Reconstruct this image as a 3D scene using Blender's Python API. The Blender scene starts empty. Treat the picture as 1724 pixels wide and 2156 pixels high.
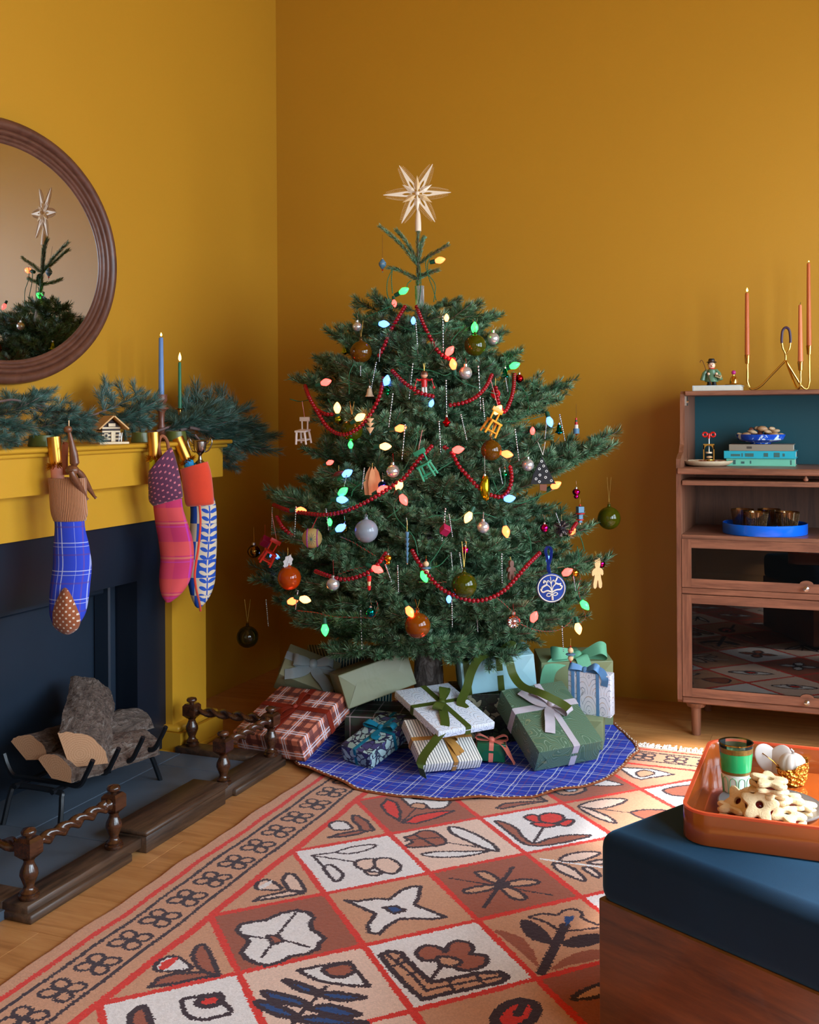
import bpy, bmesh, math, random
import numpy as np
from mathutils import Vector, Matrix, Euler, Quaternion
random.seed(7); np.random.seed(7)
SC = bpy.context.scene
COL = SC.collection
R = math.radians
# ------------------------------------------------------------------ camera
# the room: left wall at X=-2.64, back wall at Y=4.83, windows in the right wall at X=1.5
FOC = 2296.0; CX = 862.0; CY = 876.0; CH = 1.25
YAW = R(21.8); ROLL = R(0.36)
FW = Vector((-math.sin(YAW), math.cos(YAW), 0)); _r0 = Vector((math.cos(YAW), math.sin(YAW), 0)); _u0 = Vector((0, 0, 1))
RT = _r0*math.cos(ROLL) - _u0*math.sin(ROLL); UP = _u0*math.cos(ROLL) + _r0*math.sin(ROLL)
CAMP = Vector((0, 0, CH))
cd = bpy.data.cameras.new('camera'); cam = bpy.data.objects.new('camera', cd); COL.objects.link(cam)
cd.sensor_fit = 'HORIZONTAL'; cd.sensor_width = 36; cd.lens = 36*FOC/1724
cd.shift_x = 0.0; cd.shift_y = -(1078-CY)/1724; cd.clip_start = 0.05
cam.matrix_world = Matrix(((RT.x, UP.x, -FW.x, CAMP.x), (RT.y, UP.y, -FW.y, CAMP.y), (RT.z, UP.z, -FW.z, CAMP.z), (0, 0, 0, 1)))
SC.camera = cam
# ------------------------------------------------------------------ world, sun, daylight, exposure
SC.view_settings.view_transform = 'Standard'; SC.view_settings.look = 'None'
SC.view_settings.gamma = 1.0; SC.view_settings.use_curve_mapping = False
SC.view_settings.exposure = 0.14
W = bpy.data.worlds.new('sky'); SC.world = W; W.use_nodes = True
W.node_tree.nodes['Background'].inputs[0].default_value = (0.62, 0.78, 1.0, 1)
W.node_tree.nodes['Background'].inputs[1].default_value = 1.6
def sun(el, az, strength, ang, col):
    l = bpy.data.lights.new('sun', 'SUN'); l.energy = strength; l.angle = R(ang); l.color = col
    o = bpy.data.objects.new('sun', l); COL.objects.link(o)
    d = Vector((math.cos(R(el))*math.cos(R(az)), math.cos(R(el))*math.sin(R(az)), math.sin(R(el))))
    o.rotation_euler = d.to_track_quat('Z', 'Y').to_euler(); o.location = d*8; return o
sun(48, -3, 9.5, 3.0, (1.0, 0.93, 0.84))
def area(name, loc, aim, sx, sy, power, col):
    l = bpy.data.lights.new(name, 'AREA'); l.shape = 'RECTANGLE'; l.size = sx; l.size_y = sy; l.energy = power; l.color = col
    o = bpy.data.objects.new(name, l); COL.objects.link(o); o.location = loc
    o.rotation_euler = (Vector(loc)-Vector(aim)).to_track_quat('Z', 'Y').to_euler(); return o
WIN = [(2.92, 4.18), (1.10, 2.72), (-0.95, 0.55)]      # window openings along Y in the right wall
WZ = (0.72, 2.55)
for i, (a, b) in enumerate(WIN):
    area('window_daylight', (1.66, (a+b)/2, (WZ[0]+WZ[1])/2), (0, (a+b)/2, (WZ[0]+WZ[1])/2), b-a, WZ[1]-WZ[0], (78, 128, 66)[i], (0.72, 0.88, 1.0))

# ------------------------------------------------------------------ pixel helpers (photograph frame 1724x2156)
def ray(x, y): return FW + RT*((x-CX)/FOC) + UP*((CY-y)/FOC)
def at(x, y, d): return CAMP + ray(x, y)*d
def fl(x, y, z=0.0):
    d = ray(x, y); return CAMP + d*((z-CH)/d.z)
def onX(x, y, X):
    d = ray(x, y); return CAMP + d*(X/d.x)
def onY(x, y, Y):
    d = ray(x, y); return CAMP + d*(Y/d.y)
def depth(p): return (Vector(p)-CAMP).dot(FW)
# ------------------------------------------------------------------ object helpers
def tag(o, label=None, cat=None, group=None, kind=None):
    if label: o['label'] = label
    if cat: o['category'] = cat
    if group: o['group'] = group
    if kind: o['kind'] = kind
    return o
def empty(name, loc=(0, 0, 0), rot=None, label=None, cat=None, group=None):
    o = bpy.data.objects.new(name, None); COL.objects.link(o); o.location = loc
    o.empty_display_size = 0.05
    if rot is not None:
        if isinstance(rot, Matrix): o.rotation_euler = rot.to_euler()
        else: o.rotation_euler = rot
    return tag(o, label, cat, group)
def copy_tree(o, parent=None, loc=None, rot=None, label=None, group=None, mats=None):
    c = o.copy(); COL.objects.link(c); c.parent = parent
    if loc is not None: c.location = loc
    if rot is not None: c.rotation_euler = rot
    if label: c['label'] = label
    if group: c['group'] = group
    for ch in list(o.children): copy_tree(ch, c)
    return c
def frame(z, x=None):
    z = Vector(z).normalized()
    if x is None: x = Vector((1, 0, 0)) if abs(z.x) < 0.9 else Vector((0, 1, 0))
    x = Vector(x); x = (x - z*x.dot(z)).normalized(); y = z.cross(x)
    return Matrix((x, y, z)).transposed()
class MB:
    def __init__(s): s.v = []; s.f = []; s.m = []; s.cur = 0
    def add(s, vs, fs, mi=None):
        n = len(s.v); s.v.extend([tuple(v) for v in vs]); mi = s.cur if mi is None else mi
        for f in fs: s.f.append(tuple(i+n for i in f)); s.m.append(mi)
        return s
    def box(s, c, size, rot=None, bev=0.0, seg=1, mi=None):
        c = Vector(c); M = rot if isinstance(rot, Matrix) else (Euler(rot).to_matrix() if rot else Matrix.Identity(3))
        hx, hy, hz = [k/2 for k in size]
        if bev <= 0:
            vs = [c + M @ Vector((x*hx, y*hy, z*hz)) for x in (-1, 1) for y in (-1, 1) for z in (-1, 1)]
            return s.add(vs, [(0, 1, 3, 2), (4, 6, 7, 5), (0, 4, 5, 1), (2, 3, 7, 6), (0, 2, 6, 4), (1, 5, 7, 3)], mi)
        bm = bmesh.new(); bmesh.ops.create_cube(bm, size=1)
        for v in bm.verts: v.co = Vector((v.co.x*size[0], v.co.y*size[1], v.co.z*size[2]))
        bmesh.ops.bevel(bm, geom=bm.edges[:], offset=min(bev, min(size)*0.49), segments=seg, profile=0.5, affect='EDGES')
        bm.verts.index_update(); vs = [c + M @ v.co for v in bm.verts]; fs = [[v.index for v in f.verts] for f in bm.faces]; bm.free()
        return s.add(vs, fs, mi)
    def span(s, a, b, bev=0.0, mi=None):
        a = Vector(a); b = Vector(b); return s.box((a+b)/2, [abs(k) for k in (b-a)], None, bev, 1, mi)
    def lathe(s, prof, origin=(0, 0, 0), M=None, seg=20, mi=None, sx=1, sy=1, caps=True):
        M = M or Matrix.Identity(3); o = Vector(origin); vs = []; fs = []; n = len(prof)
        for r, z in prof:
            for k in range(seg):
                a = 2*math.pi*k/seg; vs.append(o + M @ Vector((r*math.cos(a)*sx, r*math.sin(a)*sy, z)))
        for i in range(n-1):
            for k in range(seg):
                k2 = (k+1) % seg; fs.append((i*seg+k, i*seg+k2, (i+1)*seg+k2, (i+1)*seg+k))
        if caps and prof[0][0] > 1e-6: fs.append(tuple(range(seg))[::-1])
        if caps and prof[-1][0] > 1e-6: fs.append(tuple((n-1)*seg+k for k in range(seg)))
        return s.add(vs, fs, mi)
    def sphere(s, c, r, seg=16, rings=10, sc=(1, 1, 1), M=None, mi=None):
        pr = [(max(1e-7, r*math.sin(math.pi*i/rings)), -r*math.cos(math.pi*i/rings)*sc[2]) for i in range(rings+1)]
        return s.lathe(pr, c, M, seg, mi, sc[0], sc[1])
    def tube(s, pts, r, seg=8, closed=False, mi=None, flat=1.0, up=None):
        pts = [Vector(p) for p in pts]; n = len(pts)
        rs = [r]*n if not hasattr(r, '__len__') else list(r)
        vs = []; fs = []; prev = None
        for i, p in enumerate(pts):
            if closed: t = pts[(i+1) % n]-pts[i-1]
            else: t = pts[min(n-1, i+1)]-pts[max(0, i-1)]
            if t.length < 1e-9: t = Vector((0, 0, 1))
            t.normalize()
            if prev is None:
                prev = Vector(up) if up is not None else (Vector((0, 0, 1)) if abs(t.z) < 0.9 else Vector((1, 0, 0)))
            a = (prev - t*prev.dot(t)); a = a.normalized() if a.length > 1e-6 else frame(t).col[0]
            prev = a; b = t.cross(a)
            for k in range(seg):
                an = 2*math.pi*k/seg; vs.append(p + a*(math.cos(an)*rs[i]) + b*(math.sin(an)*rs[i]*flat))
        m = n if closed else n-1
        for i in range(m):
            j = (i+1) % n
            for k in range(seg):
                k2 = (k+1) % seg; fs.append((i*seg+k, i*seg+k2, j*seg+k2, j*seg+k))
        if not closed: fs.append(tuple(range(seg))[::-1]); fs.append(tuple((n-1)*seg+k for k in range(seg)))
        return s.add(vs, fs, mi)
    def prism(s, poly, th, c=(0, 0, 0), M=None, mi=None, taper=1.0):
        """poly in local xz, thickness along local y (centred)"""
        M = M or Matrix.Identity(3); c = Vector(c); n = len(poly)
        vs = [c + M @ Vector((x*taper, -th/2, z*taper)) for x, z in poly] + [c + M @ Vector((x, th/2, z)) for x, z in poly]
        fs = [tuple(range(n)), tuple(range(2*n-1, n-1, -1))] + [(i, n+i, n+(i+1) % n, (i+1) % n) for i in range(n)]
        return s.add(vs, fs, mi)
    def ribbon(s, pts, side, w, th=0.0008, mi=None):
        """flat strip: pts path, side vector(s) = width direction"""
        pts = [Vector(p) for p in pts]; n = len(pts); vs = []; fs = []
        for i, p in enumerate(pts):
            t = (pts[min(n-1, i+1)]-pts[max(0, i-1)]).normalized()
            sd = Vector(side[i]) if isinstance(side, list) else Vector(side)
            sd = sd - t*sd.dot(t); sd = sd.normalized() if sd.length > 1e-6 else frame(t).col[0]
            nn = t.cross(sd); ww = w[i] if hasattr(w, '__len__') else w
            for a, b in ((-1, -1), (1, -1), (1, 1), (-1, 1)): vs.append(p + sd*(a*ww/2) + nn*(b*th/2))
        for i in range(n-1):
            for k in range(4):
                k2 = (k+1) % 4; fs.append((i*4+k, i*4+k2, (i+1)*4+k2, (i+1)*4+k))
        fs.append((3, 2, 1, 0)); fs.append(tuple((n-1)*4+k for k in range(4)))
        return s.add(vs, fs, mi)
    def mesh(s, name, mats, smooth=True, off=None, ang=35, uv=False):
        me = bpy.data.meshes.new(name)
        vs = s.v
        if off is not None: vs = [(x-off[0], y-off[1], z-off[2]) for x, y, z in vs]
        me.from_pydata(vs, [], s.f); 
        for m in (mats if isinstance(mats, (list, tuple)) else [mats]): me.materials.append(m)
        me.polygons.foreach_set('material_index', s.m)
        if smooth:
            me.polygons.foreach_set('use_smooth', [True]*len(me.polygons))
            me.set_sharp_from_angle(angle=R(ang))
        bm = bmesh.new(); bm.from_mesh(me); bmesh.ops.recalc_face_normals(bm, faces=bm.faces)
        bm.to_mesh(me); bm.free()
        if uv: box_uv(me)
        me.update(); return me
    def build(s, name, mats, parent=None, smooth=True, world=False, ang=35, uv=False, label=None, kind=None):
        """world=True: vertices were given in world space; the parent has no rotation"""
        off = None
        if world and parent is not None: 
            off = Vector((0, 0, 0)); p = parent
            while p is not None: off += p.location; p = p.parent
        me = s.mesh(name, mats, smooth, off, ang, uv)
        o = bpy.data.objects.new(name, me); COL.objects.link(o); o.parent = parent
        return tag(o, label, None, None, kind)
    def top(s, name, mats, label, cat, group=None, smooth=True, ang=35, uv=False, origin=None):
        """a thing that is one mesh, vertices in world space"""
        if origin is None:
            a = np.array(s.v); origin = Vector(((a[:, 0].min()+a[:, 0].max())/2, (a[:, 1].min()+a[:, 1].max())/2, a[:, 2].min()))
        me = s.mesh(name, mats, smooth, origin, ang, uv)
        o = bpy.data.objects.new(name, me); COL.objects.link(o); o.location = origin
        return tag(o, label, cat, group)
    def struct(s, name, mats, smooth=False, uv=False):
        o = s.build(name, mats, None, smooth, uv=uv); o['kind'] = 'structure'; return o
def box_uv(me):
    uv = me.uv_layers.new(name='UVMap'); n = len(me.loops); out = np.zeros((n, 2)); 
    for p in me.polygons:
        nx, ny, nz = abs(p.normal.x), abs(p.normal.y), abs(p.normal.z)
        for li in p.loop_indices:
            c = me.vertices[me.loops[li].vertex_index].co
            out[li] = (c.x, c.y) if nz >= nx and nz >= ny else ((c.x, c.z) if ny >= nx else (c.y, c.z))
    uv.data.foreach_set('uv', out.ravel())
def spline(pts, n=8, closed=False):
    P = [Vector(p) for p in pts]; out = []; m = len(P)
    rng = range(m if closed else m-1)
    for i in rng:
        p0 = P[(i-1) % m] if (closed or i > 0) else P[0]*2-P[1]
        p1 = P[i]; p2 = P[(i+1) % m]; p3 = P[(i+2) % m] if (closed or i+2 < m) else P[-1]*2-P[-2]
        for k in range(n):
            t = k/n; out.append(0.5*((2*p1)+(p2-p0)*t+(2*p0-5*p1+4*p2-p3)*t*t+(3*p1-p0-3*p2+p3)*t*t*t))
    if not closed: out.append(P[-1])
    return out
# ------------------------------------------------------------------ materials
def lin(c):
    return tuple(((v/255)/12.92 if v/255 <= 0.04045 else ((v/255+0.055)/1.055)**2.4) for v in c[:3])+(1.0,)
class NT:
    def __init__(s, name):
        s.mat = bpy.data.materials.new(name); s.mat.use_nodes = True; s.t = s.mat.node_tree
        s.b = s.t.nodes['Principled BSDF']; s.out = s.t.nodes['Material Output']
    def n(s, typ, **kw):
        x = s.t.nodes.new(typ)
        for k, v in kw.items(): setattr(x, k, v)
        return x
    def lk(s, a, b): s.t.links.new(a, b)
    def put(s, sock, v):
        if isinstance(v, bpy.types.NodeSocket): s.lk(v, sock)
        elif isinstance(v, (tuple, list)) and len(v) == 3 and sock.type == 'RGBA': sock.default_value = (*v, 1)
        else: sock.default_value = v
    def m(s, op, a, b=0.0, c=0.0):
        x = s.n('ShaderNodeMath', operation=op); s.put(x.inputs[0], a); s.put(x.inputs[1], b); s.put(x.inputs[2], c); return x.outputs[0]
    def mix(s, f, a, b, mode='MIX'):
        x = s.n('ShaderNodeMix', data_type='RGBA', blend_type=mode); s.put(x.inputs[0], f); s.put(x.inputs[6], a); s.put(x.inputs[7], b); return x.outputs[2]
    def coord(s, kind='Object', scale=(1, 1, 1), rot=(0, 0, 0), loc=(0, 0, 0)):
        tc = s.n('ShaderNodeTexCoord'); mp = s.n('ShaderNodeMapping')
        mp.inputs['Scale'].default_value = scale; mp.inputs['Rotation'].default_value = rot; mp.inputs['Location'].default_value = loc
        s.lk(tc.outputs[kind], mp.inputs[0]); return mp.outputs[0]
    def noise(s, vec, scale, detail=4, rough=0.55, dist=0.0):
        x = s.n('ShaderNodeTexNoise'); s.lk(vec, x.inputs['Vector']); x.inputs['Scale'].default_value = scale
        x.inputs['Detail'].default_value = detail; x.inputs['Roughness'].default_value = rough; x.inputs['Distortion'].default_value = dist
        return x.outputs['Fac']
    def wave(s, vec, scale, dist=2, detail=3, dscale=1.0, typ='BANDS', prof='SIN', dirn='X'):
        x = s.n('ShaderNodeTexWave', wave_type=typ, wave_profile=prof); s.lk(vec, x.inputs['Vector'])
        if typ == 'BANDS': x.bands_direction = dirn
        x.inputs['Scale'].default_value = scale; x.inputs['Distortion'].default_value = dist
        x.inputs['Detail'].default_value = detail; x.inputs['Detail Scale'].default_value = dscale; return x.outputs['Fac']
    def vor(s, vec, scale, feature='F1', out='Distance', rnd=1.0):
        x = s.n('ShaderNodeTexVoronoi', feature=feature); s.lk(vec, x.inputs['Vector']); x.inputs['Scale'].default_value = scale
        if 'Randomness' in x.inputs: x.inputs['Randomness'].default_value = rnd
        return x.outputs[out]
    def ramp(s, f, stops, interp='LINEAR'):
        x = s.n('ShaderNodeValToRGB'); x.color_ramp.interpolation = interp
        while len(x.color_ramp.elements) < len(stops): x.color_ramp.elements.new(0.5)
        for e, (p, c) in zip(x.color_ramp.elements, stops): e.position = p; e.color = c if len(c) == 4 else (*c, 1)
        s.put(x.inputs[0], f); return x.outputs[0]
    def bump(s, h, strength=0.3, dist=0.01):
        x = s.n('ShaderNodeBump'); x.inputs['Strength'].default_value = strength; x.inputs['Distance'].default_value = dist
        s.put(x.inputs['Height'], h); s.lk(x.outputs[0], s.b.inputs['Normal'])
    def set(s, **kw):
        for k, v in kw.items(): s.put(s.b.inputs[k.replace('_', ' ')], v)
        return s.mat
    def sep(s, vec):
        x = s.n('ShaderNodeSeparateXYZ'); s.lk(vec, x.inputs[0]); return x.outputs
    def stripe(s, u, period, off, width, soft=0.0):
        """1 inside the stripe"""
        q = s.m('DIVIDE', s.m('ADD', u, 100.0*period-off), period); fr = s.m('FRACT', q)
        return s.m('LESS_THAN', fr, width/period)
MATS = {}
def mat(name, col, rough=0.5, metal=0.0, var=0.06, vs=6.0, bump=0.0, bs=120.0, coat=0.0, spec=0.5, trans=0.0, ior=1.45, sheen=0.0, kind='Object'):
    if name in MATS: return MATS[name]
    t = NT(name); c = lin(col); v = t.coord(kind)
    f = t.noise(v, vs, 3)
    dk = tuple(k*(1-var*2) for k in c[:3]); lt = tuple(min(1, k*(1+var*2)) for k in c[:3])
    t.put(t.b.inputs['Base Color'], t.mix(f, dk, lt))
    if bump: t.bump(t.noise(v, bs, 3), bump, 0.004)
    t.set(Roughness=rough, Metallic=metal, Coat_Weight=coat, Specular_IOR_Level=spec, Transmission_Weight=trans, IOR=ior, Sheen_Weight=sheen)
    MATS[name] = t.mat; return t.mat
def wood(name, dark, light, axis='X', scale=1.0, rough=0.45, coat=0.0, stretch=12.0, bump=0.08):
    if name in MATS: return MATS[name]
    t = NT(name); sc = {'X': (1, stretch, stretch), 'Y': (stretch, 1, stretch), 'Z': (stretch, stretch, 1)}[axis]
    v = t.coord('Object', tuple(k*scale for k in sc))
    a = t.noise(v, 1.6, 6, 0.6, 0.6); b = t.noise(v, 9.0, 4, 0.7)
    f = t.m('ADD', t.m('MULTIPLY', a, 0.7), t.m('MULTIPLY', b, 0.3))
    d = lin(dark); l = lin(light)
    t.put(t.b.inputs['Base Color'], t.ramp(f, [(0.34, d), (0.5, tuple((d[i]+l[i])/2 for i in range(3))), (0.66, l)]))
    t.bump(b, bump, 0.002); t.set(Roughness=rough, Coat_Weight=coat); MATS[name] = t.mat; return t.mat
def metal(name, col, rough=0.25, var=0.03):
    return mat(name, col, rough, 1.0, var, 20)
def glow(name, col, strength):
    if name in MATS: return MATS[name]
    t = NT(name); c = lin(col); t.set(Base_Color=c[:3], Emission_Color=c[:3], Emission_Strength=strength, Roughness=0.3); MATS[name] = t.mat; return t.mat
def plaid(name, base, stripes, rough=0.6, twill=0.0, kind='UV', sheen=0.0, warp=0.0):
    """stripes: (axis 0/1, period, offset, width, colour, opacity)"""
    if name in MATS: return MATS[name]
    t = NT(name); v = t.coord(kind)
    if warp:
        nz = t.n('ShaderNodeTexNoise'); t.lk(v, nz.inputs['Vector']); nz.inputs['Scale'].default_value = 9
        ad = t.n('ShaderNodeMixRGB'); ad.blend_type = 'ADD'; ad.inputs[0].default_value = warp
        t.lk(v, ad.inputs[1]); t.lk(nz.outputs['Color'], ad.inputs[2]); v = ad.outputs[0]
    x, y, z = t.sep(v); c = lin(base)[:3]
    for ax, per, off, w, col, op in stripes:
        m = t.stripe((x, y)[ax] if kind == 'UV' or ax < 2 else z, per, off, w)
        if twill:
            tw = t.m('MAXIMUM', t.stripe(t.m('ADD', x, y), twill, 0, twill*0.65), 0.35); m = t.m('MULTIPLY', m, tw)
        c = t.mix(t.m('MULTIPLY', m, op), c, lin(col)[:3])
    t.put(t.b.inputs['Base Color'], c); t.bump(t.noise(v, 600, 2), 0.15, 0.001)
    t.set(Roughness=rough, Sheen_Weight=sheen); MATS[name] = t.mat; return t.mat
def clear_glass(name, col, rough=0.02, thin=True, alpha=0.25, tint=None):
    """coloured glass: a tinted see-through film with a glossy skin"""
    if name in MATS: return MATS[name]
    t = NT(name); nt = t.t; nt.nodes.remove(t.b)
    tr = t.n('ShaderNodeBsdfTransparent'); tr.inputs[0].default_value = lin(tint or col)
    df = t.n('ShaderNodeBsdfDiffuse'); df.inputs[0].default_value = lin(col)
    mx = t.n('ShaderNodeMixShader'); mx.inputs[0].default_value = alpha; t.lk(tr.outputs[0], mx.inputs[1]); t.lk(df.outputs[0], mx.inputs[2])
    gl = t.n('ShaderNodeBsdfGlossy'); gl.inputs[1].default_value = rough
    fr = t.n('ShaderNodeFresnel'); fr.inputs[0].default_value = 1.5
    m2 = t.n('ShaderNodeMixShader'); t.lk(fr.outputs[0], m2.inputs[0]); t.lk(mx.outputs[0], m2.inputs[1]); t.lk(gl.outputs[0], m2.inputs[2])
    t.lk(m2.outputs[0], t.out.inputs[0]); MATS[name] = t.mat; return t.mat
BRASS = metal('polished_brass', (212, 168, 84), 0.16)
SILVER = metal('silver_metal', (205, 203, 198), 0.18)
BLACK = mat('black_enamel', (22, 23, 26), 0.4)
RED = mat('red_paint', (190, 28, 30), 0.35)
NATWOOD = wood('pale_turned_wood', (205, 165, 118), (228, 194, 150), 'Z', 6, 0.55)
# ================================================================== ROOM
def wall_mat():
    t = NT('ochre_wall_paint'); v = t.coord('Object')
    f = t.noise(v, 1.3, 3); c = lin((181, 128, 30))
    t.put(t.b.inputs['Base Color'], t.mix(f, tuple(k*0.95 for k in c[:3]), tuple(k*1.05 for k in c[:3])))
    t.bump(t.noise(v, 260, 3, 0.6), 0.12, 0.002); t.set(Roughness=0.42, Specular_IOR_Level=0.45); return t.mat
WALL = wall_mat()
PAINT = mat('ochre_gloss_paint', (190, 140, 38), 0.32, var=0.02, bump=0.04, bs=200)
CREAM = mat('cream_wall', (226, 220, 208), 0.6, var=0.02)
WHITEP = mat('white_paint', (232, 230, 224), 0.4, var=0.02)
XL, XR, YB, YF, ZC = -2.64, 1.5, 4.83, -2.4, 3.75
MB().span((XL-0.1, YF, -0.1), (XL, YB+0.1, ZC)).struct('wall_left', WALL)
MB().span((XL, YB, -0.1), (XR+0.3, YB+0.1, ZC)).struct('wall_back', WALL)
MB().span((XL-0.1, YF-0.1, -0.1), (XR+0.3, YF, ZC)).struct('wall_front', CREAM)
MB().span((XL-0.1, YF-0.1, ZC), (XR+0.3, YB+0.1, ZC+0.1)).struct('ceiling', WALL)
b = MB(); ys = [YF] + [k for a in sorted(WIN) for k in a] + [YB]
for i in range(0, len(ys), 2): b.span((XR, ys[i], -0.1), (XR+0.12, ys[i+1], ZC))
for a, c in WIN: b.span((XR, a, -0.1), (XR+0.12, c, WZ[0])); b.span((XR, a, WZ[1]), (XR+0.12, c, ZC))
b.struct('wall_right', WALL)
def window(i, a, c):
    e = empty('window_%d' % i, (XR+0.04, (a+c)/2, WZ[0])); e['kind'] = 'structure'
    f = MB(); w = 0.045
    z0, z1 = WZ
    f.span((XR-0.01, a, z0), (XR+0.08, a+w, z1)); f.span((XR-0.01, c-w, z0), (XR+0.08, c, z1))
    f.span((XR-0.01, a, z0), (XR+0.08, c, z0+w)); f.span((XR-0.01, a, z1-w), (XR+0.08, c, z1))
    f.span((XR+0.0, a, (z0+z1)/2-0.03), (XR+0.07, c, (z0+z1)/2+0.03))
    f.span((XR+0.01, (a+c)/2-0.014, z0), (XR+0.05, (a+c)/2+0.014, z1))
    f.build('window_frame', WHITEP, e, smooth=False, world=True)
    MB().span((XR-0.07, a-0.05, z0-0.04), (XR+0.02, c+0.05, z0)).build('window_sill', WHITEP, e, smooth=False, world=True)
for i, (a, c) in enumerate(WIN): window(i+1, a, c)
bl = empty('added_sun_blind', (XR+0.02, 1.9, 2.28), label='added unseen blind blocking sun through the top of the window facing the fireplace', cat='blind')  # invented out-of-view blind, keeps a sun patch off the rug
MB().span((XR-0.015, 1.12, 2.27), (XR-0.012, 2.70, 2.56)).build('fabric', WHITEP, bl, world=True, smooth=False)
MB().tube([(XR-0.035, 1.10, 2.57), (XR-0.035, 2.72, 2.57)], 0.022, 14).build('roller', WHITEP, bl, world=True)
MB().span((XR-0.02, 1.12, 2.255), (XR-0.007, 2.70, 2.275), 0.003).build('bottom_bar', WHITEP, bl, world=True)
# floor: separate oak planks over a dark subfloor
fl_e = empty('floor', (0, 0, 0)); fl_e['kind'] = 'structure'
MB().span((XL, YF, -0.06), (XR+0.1, YB, -0.0125)).build('subfloor', mat('dark_joint', (60, 40, 24), 0.9), fl_e, smooth=False)
def oak():
    t = NT('oak_planks'); oi = t.n('ShaderNodeObjectInfo'); tc = t.n('ShaderNodeTexCoord')
    ad = t.n('ShaderNodeVectorMath', operation='ADD'); sc = t.n('ShaderNodeVectorMath', operation='SCALE'); sc.inputs[0].default_value = (7.3, 3.1, 0); t.lk(oi.outputs['Random'], sc.inputs['Scale'])
    t.lk(tc.outputs['Object'], ad.inputs[0]); t.lk(sc.outputs[0], ad.inputs[1])
    mp = t.n('ShaderNodeMapping'); mp.inputs['Scale'].default_value = (1.6, 16, 4); t.lk(ad.outputs[0], mp.inputs[0])
    a = t.noise(mp.outputs[0], 1.4, 5, 0.6, 1.2); bb = t.noise(mp.outputs[0], 12, 3, 0.6)
    f = t.m('ADD', t.m('MULTIPLY', a, 0.75), t.m('MULTIPLY', bb, 0.25))
    c = t.ramp(f, [(0.3, lin((158, 104, 56))), (0.5, lin((188, 132, 78))), (0.7, lin((204, 152, 96)))])
    c = t.mix(t.m('MULTIPLY', oi.outputs['Random'], 0.28), c, lin((158, 108, 62))[:3])
    t.put(t.b.inputs['Base Color'], c); t.bump(bb, 0.08, 0.002); t.set(Roughness=0.36); return t.mat
OAK = oak(); rng = random.Random(3)
base_plank = {}
def plank(x0, x1, y0, y1):
    L = x1-x0; key = (round(L, 3))
    if key not in base_plank:
        base_plank[key] = MB().box((0, 0, 0), (L-0.0008, 0.2042, 0.012), None, 0.0006).mesh('plank', OAK)
    o = bpy.data.objects.new('plank', base_plank[key]); COL.objects.link(o); o.parent = fl_e
    o.location = ((x0+x1)/2, (y0+y1)/2, -0.006)
PW = 0.205; y = 2.125 - PW*22; r = 0
fixed = {2.125-PW: [-1.828], 2.54-0.205*0: [-1.823], 4.585-0.0: [-0.847]}
for k in range(-22, 14):
    y0 = 2.125 + k*PW; y1 = y0+PW
    y1 = y0+PW
    joint = {-1: -1.828, 2: -1.822, 5: -0.2, 11: -0.847, 1: -1.0, 0: -0.6}.get(k, XL + rng.choice((0.35, 0.8, 1.25, 1.7)))
    xs = [joint]
    while xs[0] > XL+1.5: xs.insert(0, xs[0]-1.8)
    while xs[-1] < XR-1.5: xs.append(xs[-1]+1.8)
    xs = [XL] + [q for q in xs if XL+0.1 < q < XR] + [XR+0.05]
    for i in range(len(xs)-1):
        if y0 < YB-0.02 and y1-y0 > 0.15: plank(round(xs[i], 3), round(xs[i+1], 3), y0, y1)
# ================================================================== FIREPLACE
MX = -2.33                      # face of pilaster and frieze
DARKP = mat('navy_black_paint', (24, 36, 50), 0.45, var=0.1, vs=3, bump=0.05, bs=60)
DARKP2 = mat('blue_black_gloss_paint', (17, 25, 37), 0.35, var=0.1, vs=3)
SLATE = mat('slate_stone', (78, 90, 104), 0.5, var=0.14, vs=5, bump=0.12, bs=40)
fp = empty('fireplace_mantel', (-2.45, 2.6, 0), label='ochre-painted fireplace mantel with deep shelf and plain pilaster on the left wall', cat='fireplace')
b = MB()
b.span((XL, 1.0, 1.018), (-2.27, 3.70, 1.132)); 
b.build('shelf_band', PAINT, fp, world=True, smooth=False)
b = MB(); b.span((XL, 0.98, 1.132), (-2.255, 3.715, 1.146), 0.004); b.span((XL, 0.97, 1.146), (-2.24, 3.73, 1.162), 0.005)
b.build('shelf', PAINT, fp, world=True, ang=60)
MB().span((XL, 1.0, 0.878), (MX, 3.675, 1.018)).build('frieze', PAINT, fp, world=True, smooth=False)
for y0, y1 in ((3.435, 3.665), (1.2, 1.43)):
    MB().span((XL, y0, 0), (MX, y1, 0.878)).build('pilaster', PAINT, fp, world=True, smooth=False)
    b = MB(); b.span((XL, y0-0.025, 0), (MX+0.05, y1+0.04, 0.085)); b.span((XL, y0-0.018, 0.085), (MX+0.038, y1+0.03, 0.108), 0.006); b.span((XL, y0-0.03, 0), (MX+0.056, y1+0.05, 0.018), 0.003)
    b.build('plinth', PAINT, fp, world=True, ang=60)
ins = empty('firebox_panel', (-2.48, 2.5, 0.02), label='blue-black painted panel and surround closing the fireplace opening', cat='panel')
b = MB(); b.span((XL+0.01, 1.43, 0.665), (-2.36, 3.435, 0.878)); b.build('lintel', DARKP2, ins, world=True, smooth=False)
for y0, y1 in ((3.262, 3.435), (1.43, 1.6)):
    MB().span((XL+0.01, y0, 0.024), (-2.36, y1, 0.665)).build('stile', DARKP2, ins, world=True, smooth=False)
MB().span((XL+0.01, 1.6, 0.024), (-2.52, 3.262, 0.665)).build('back_panel', DARKP, ins, world=True, smooth=False)
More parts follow.
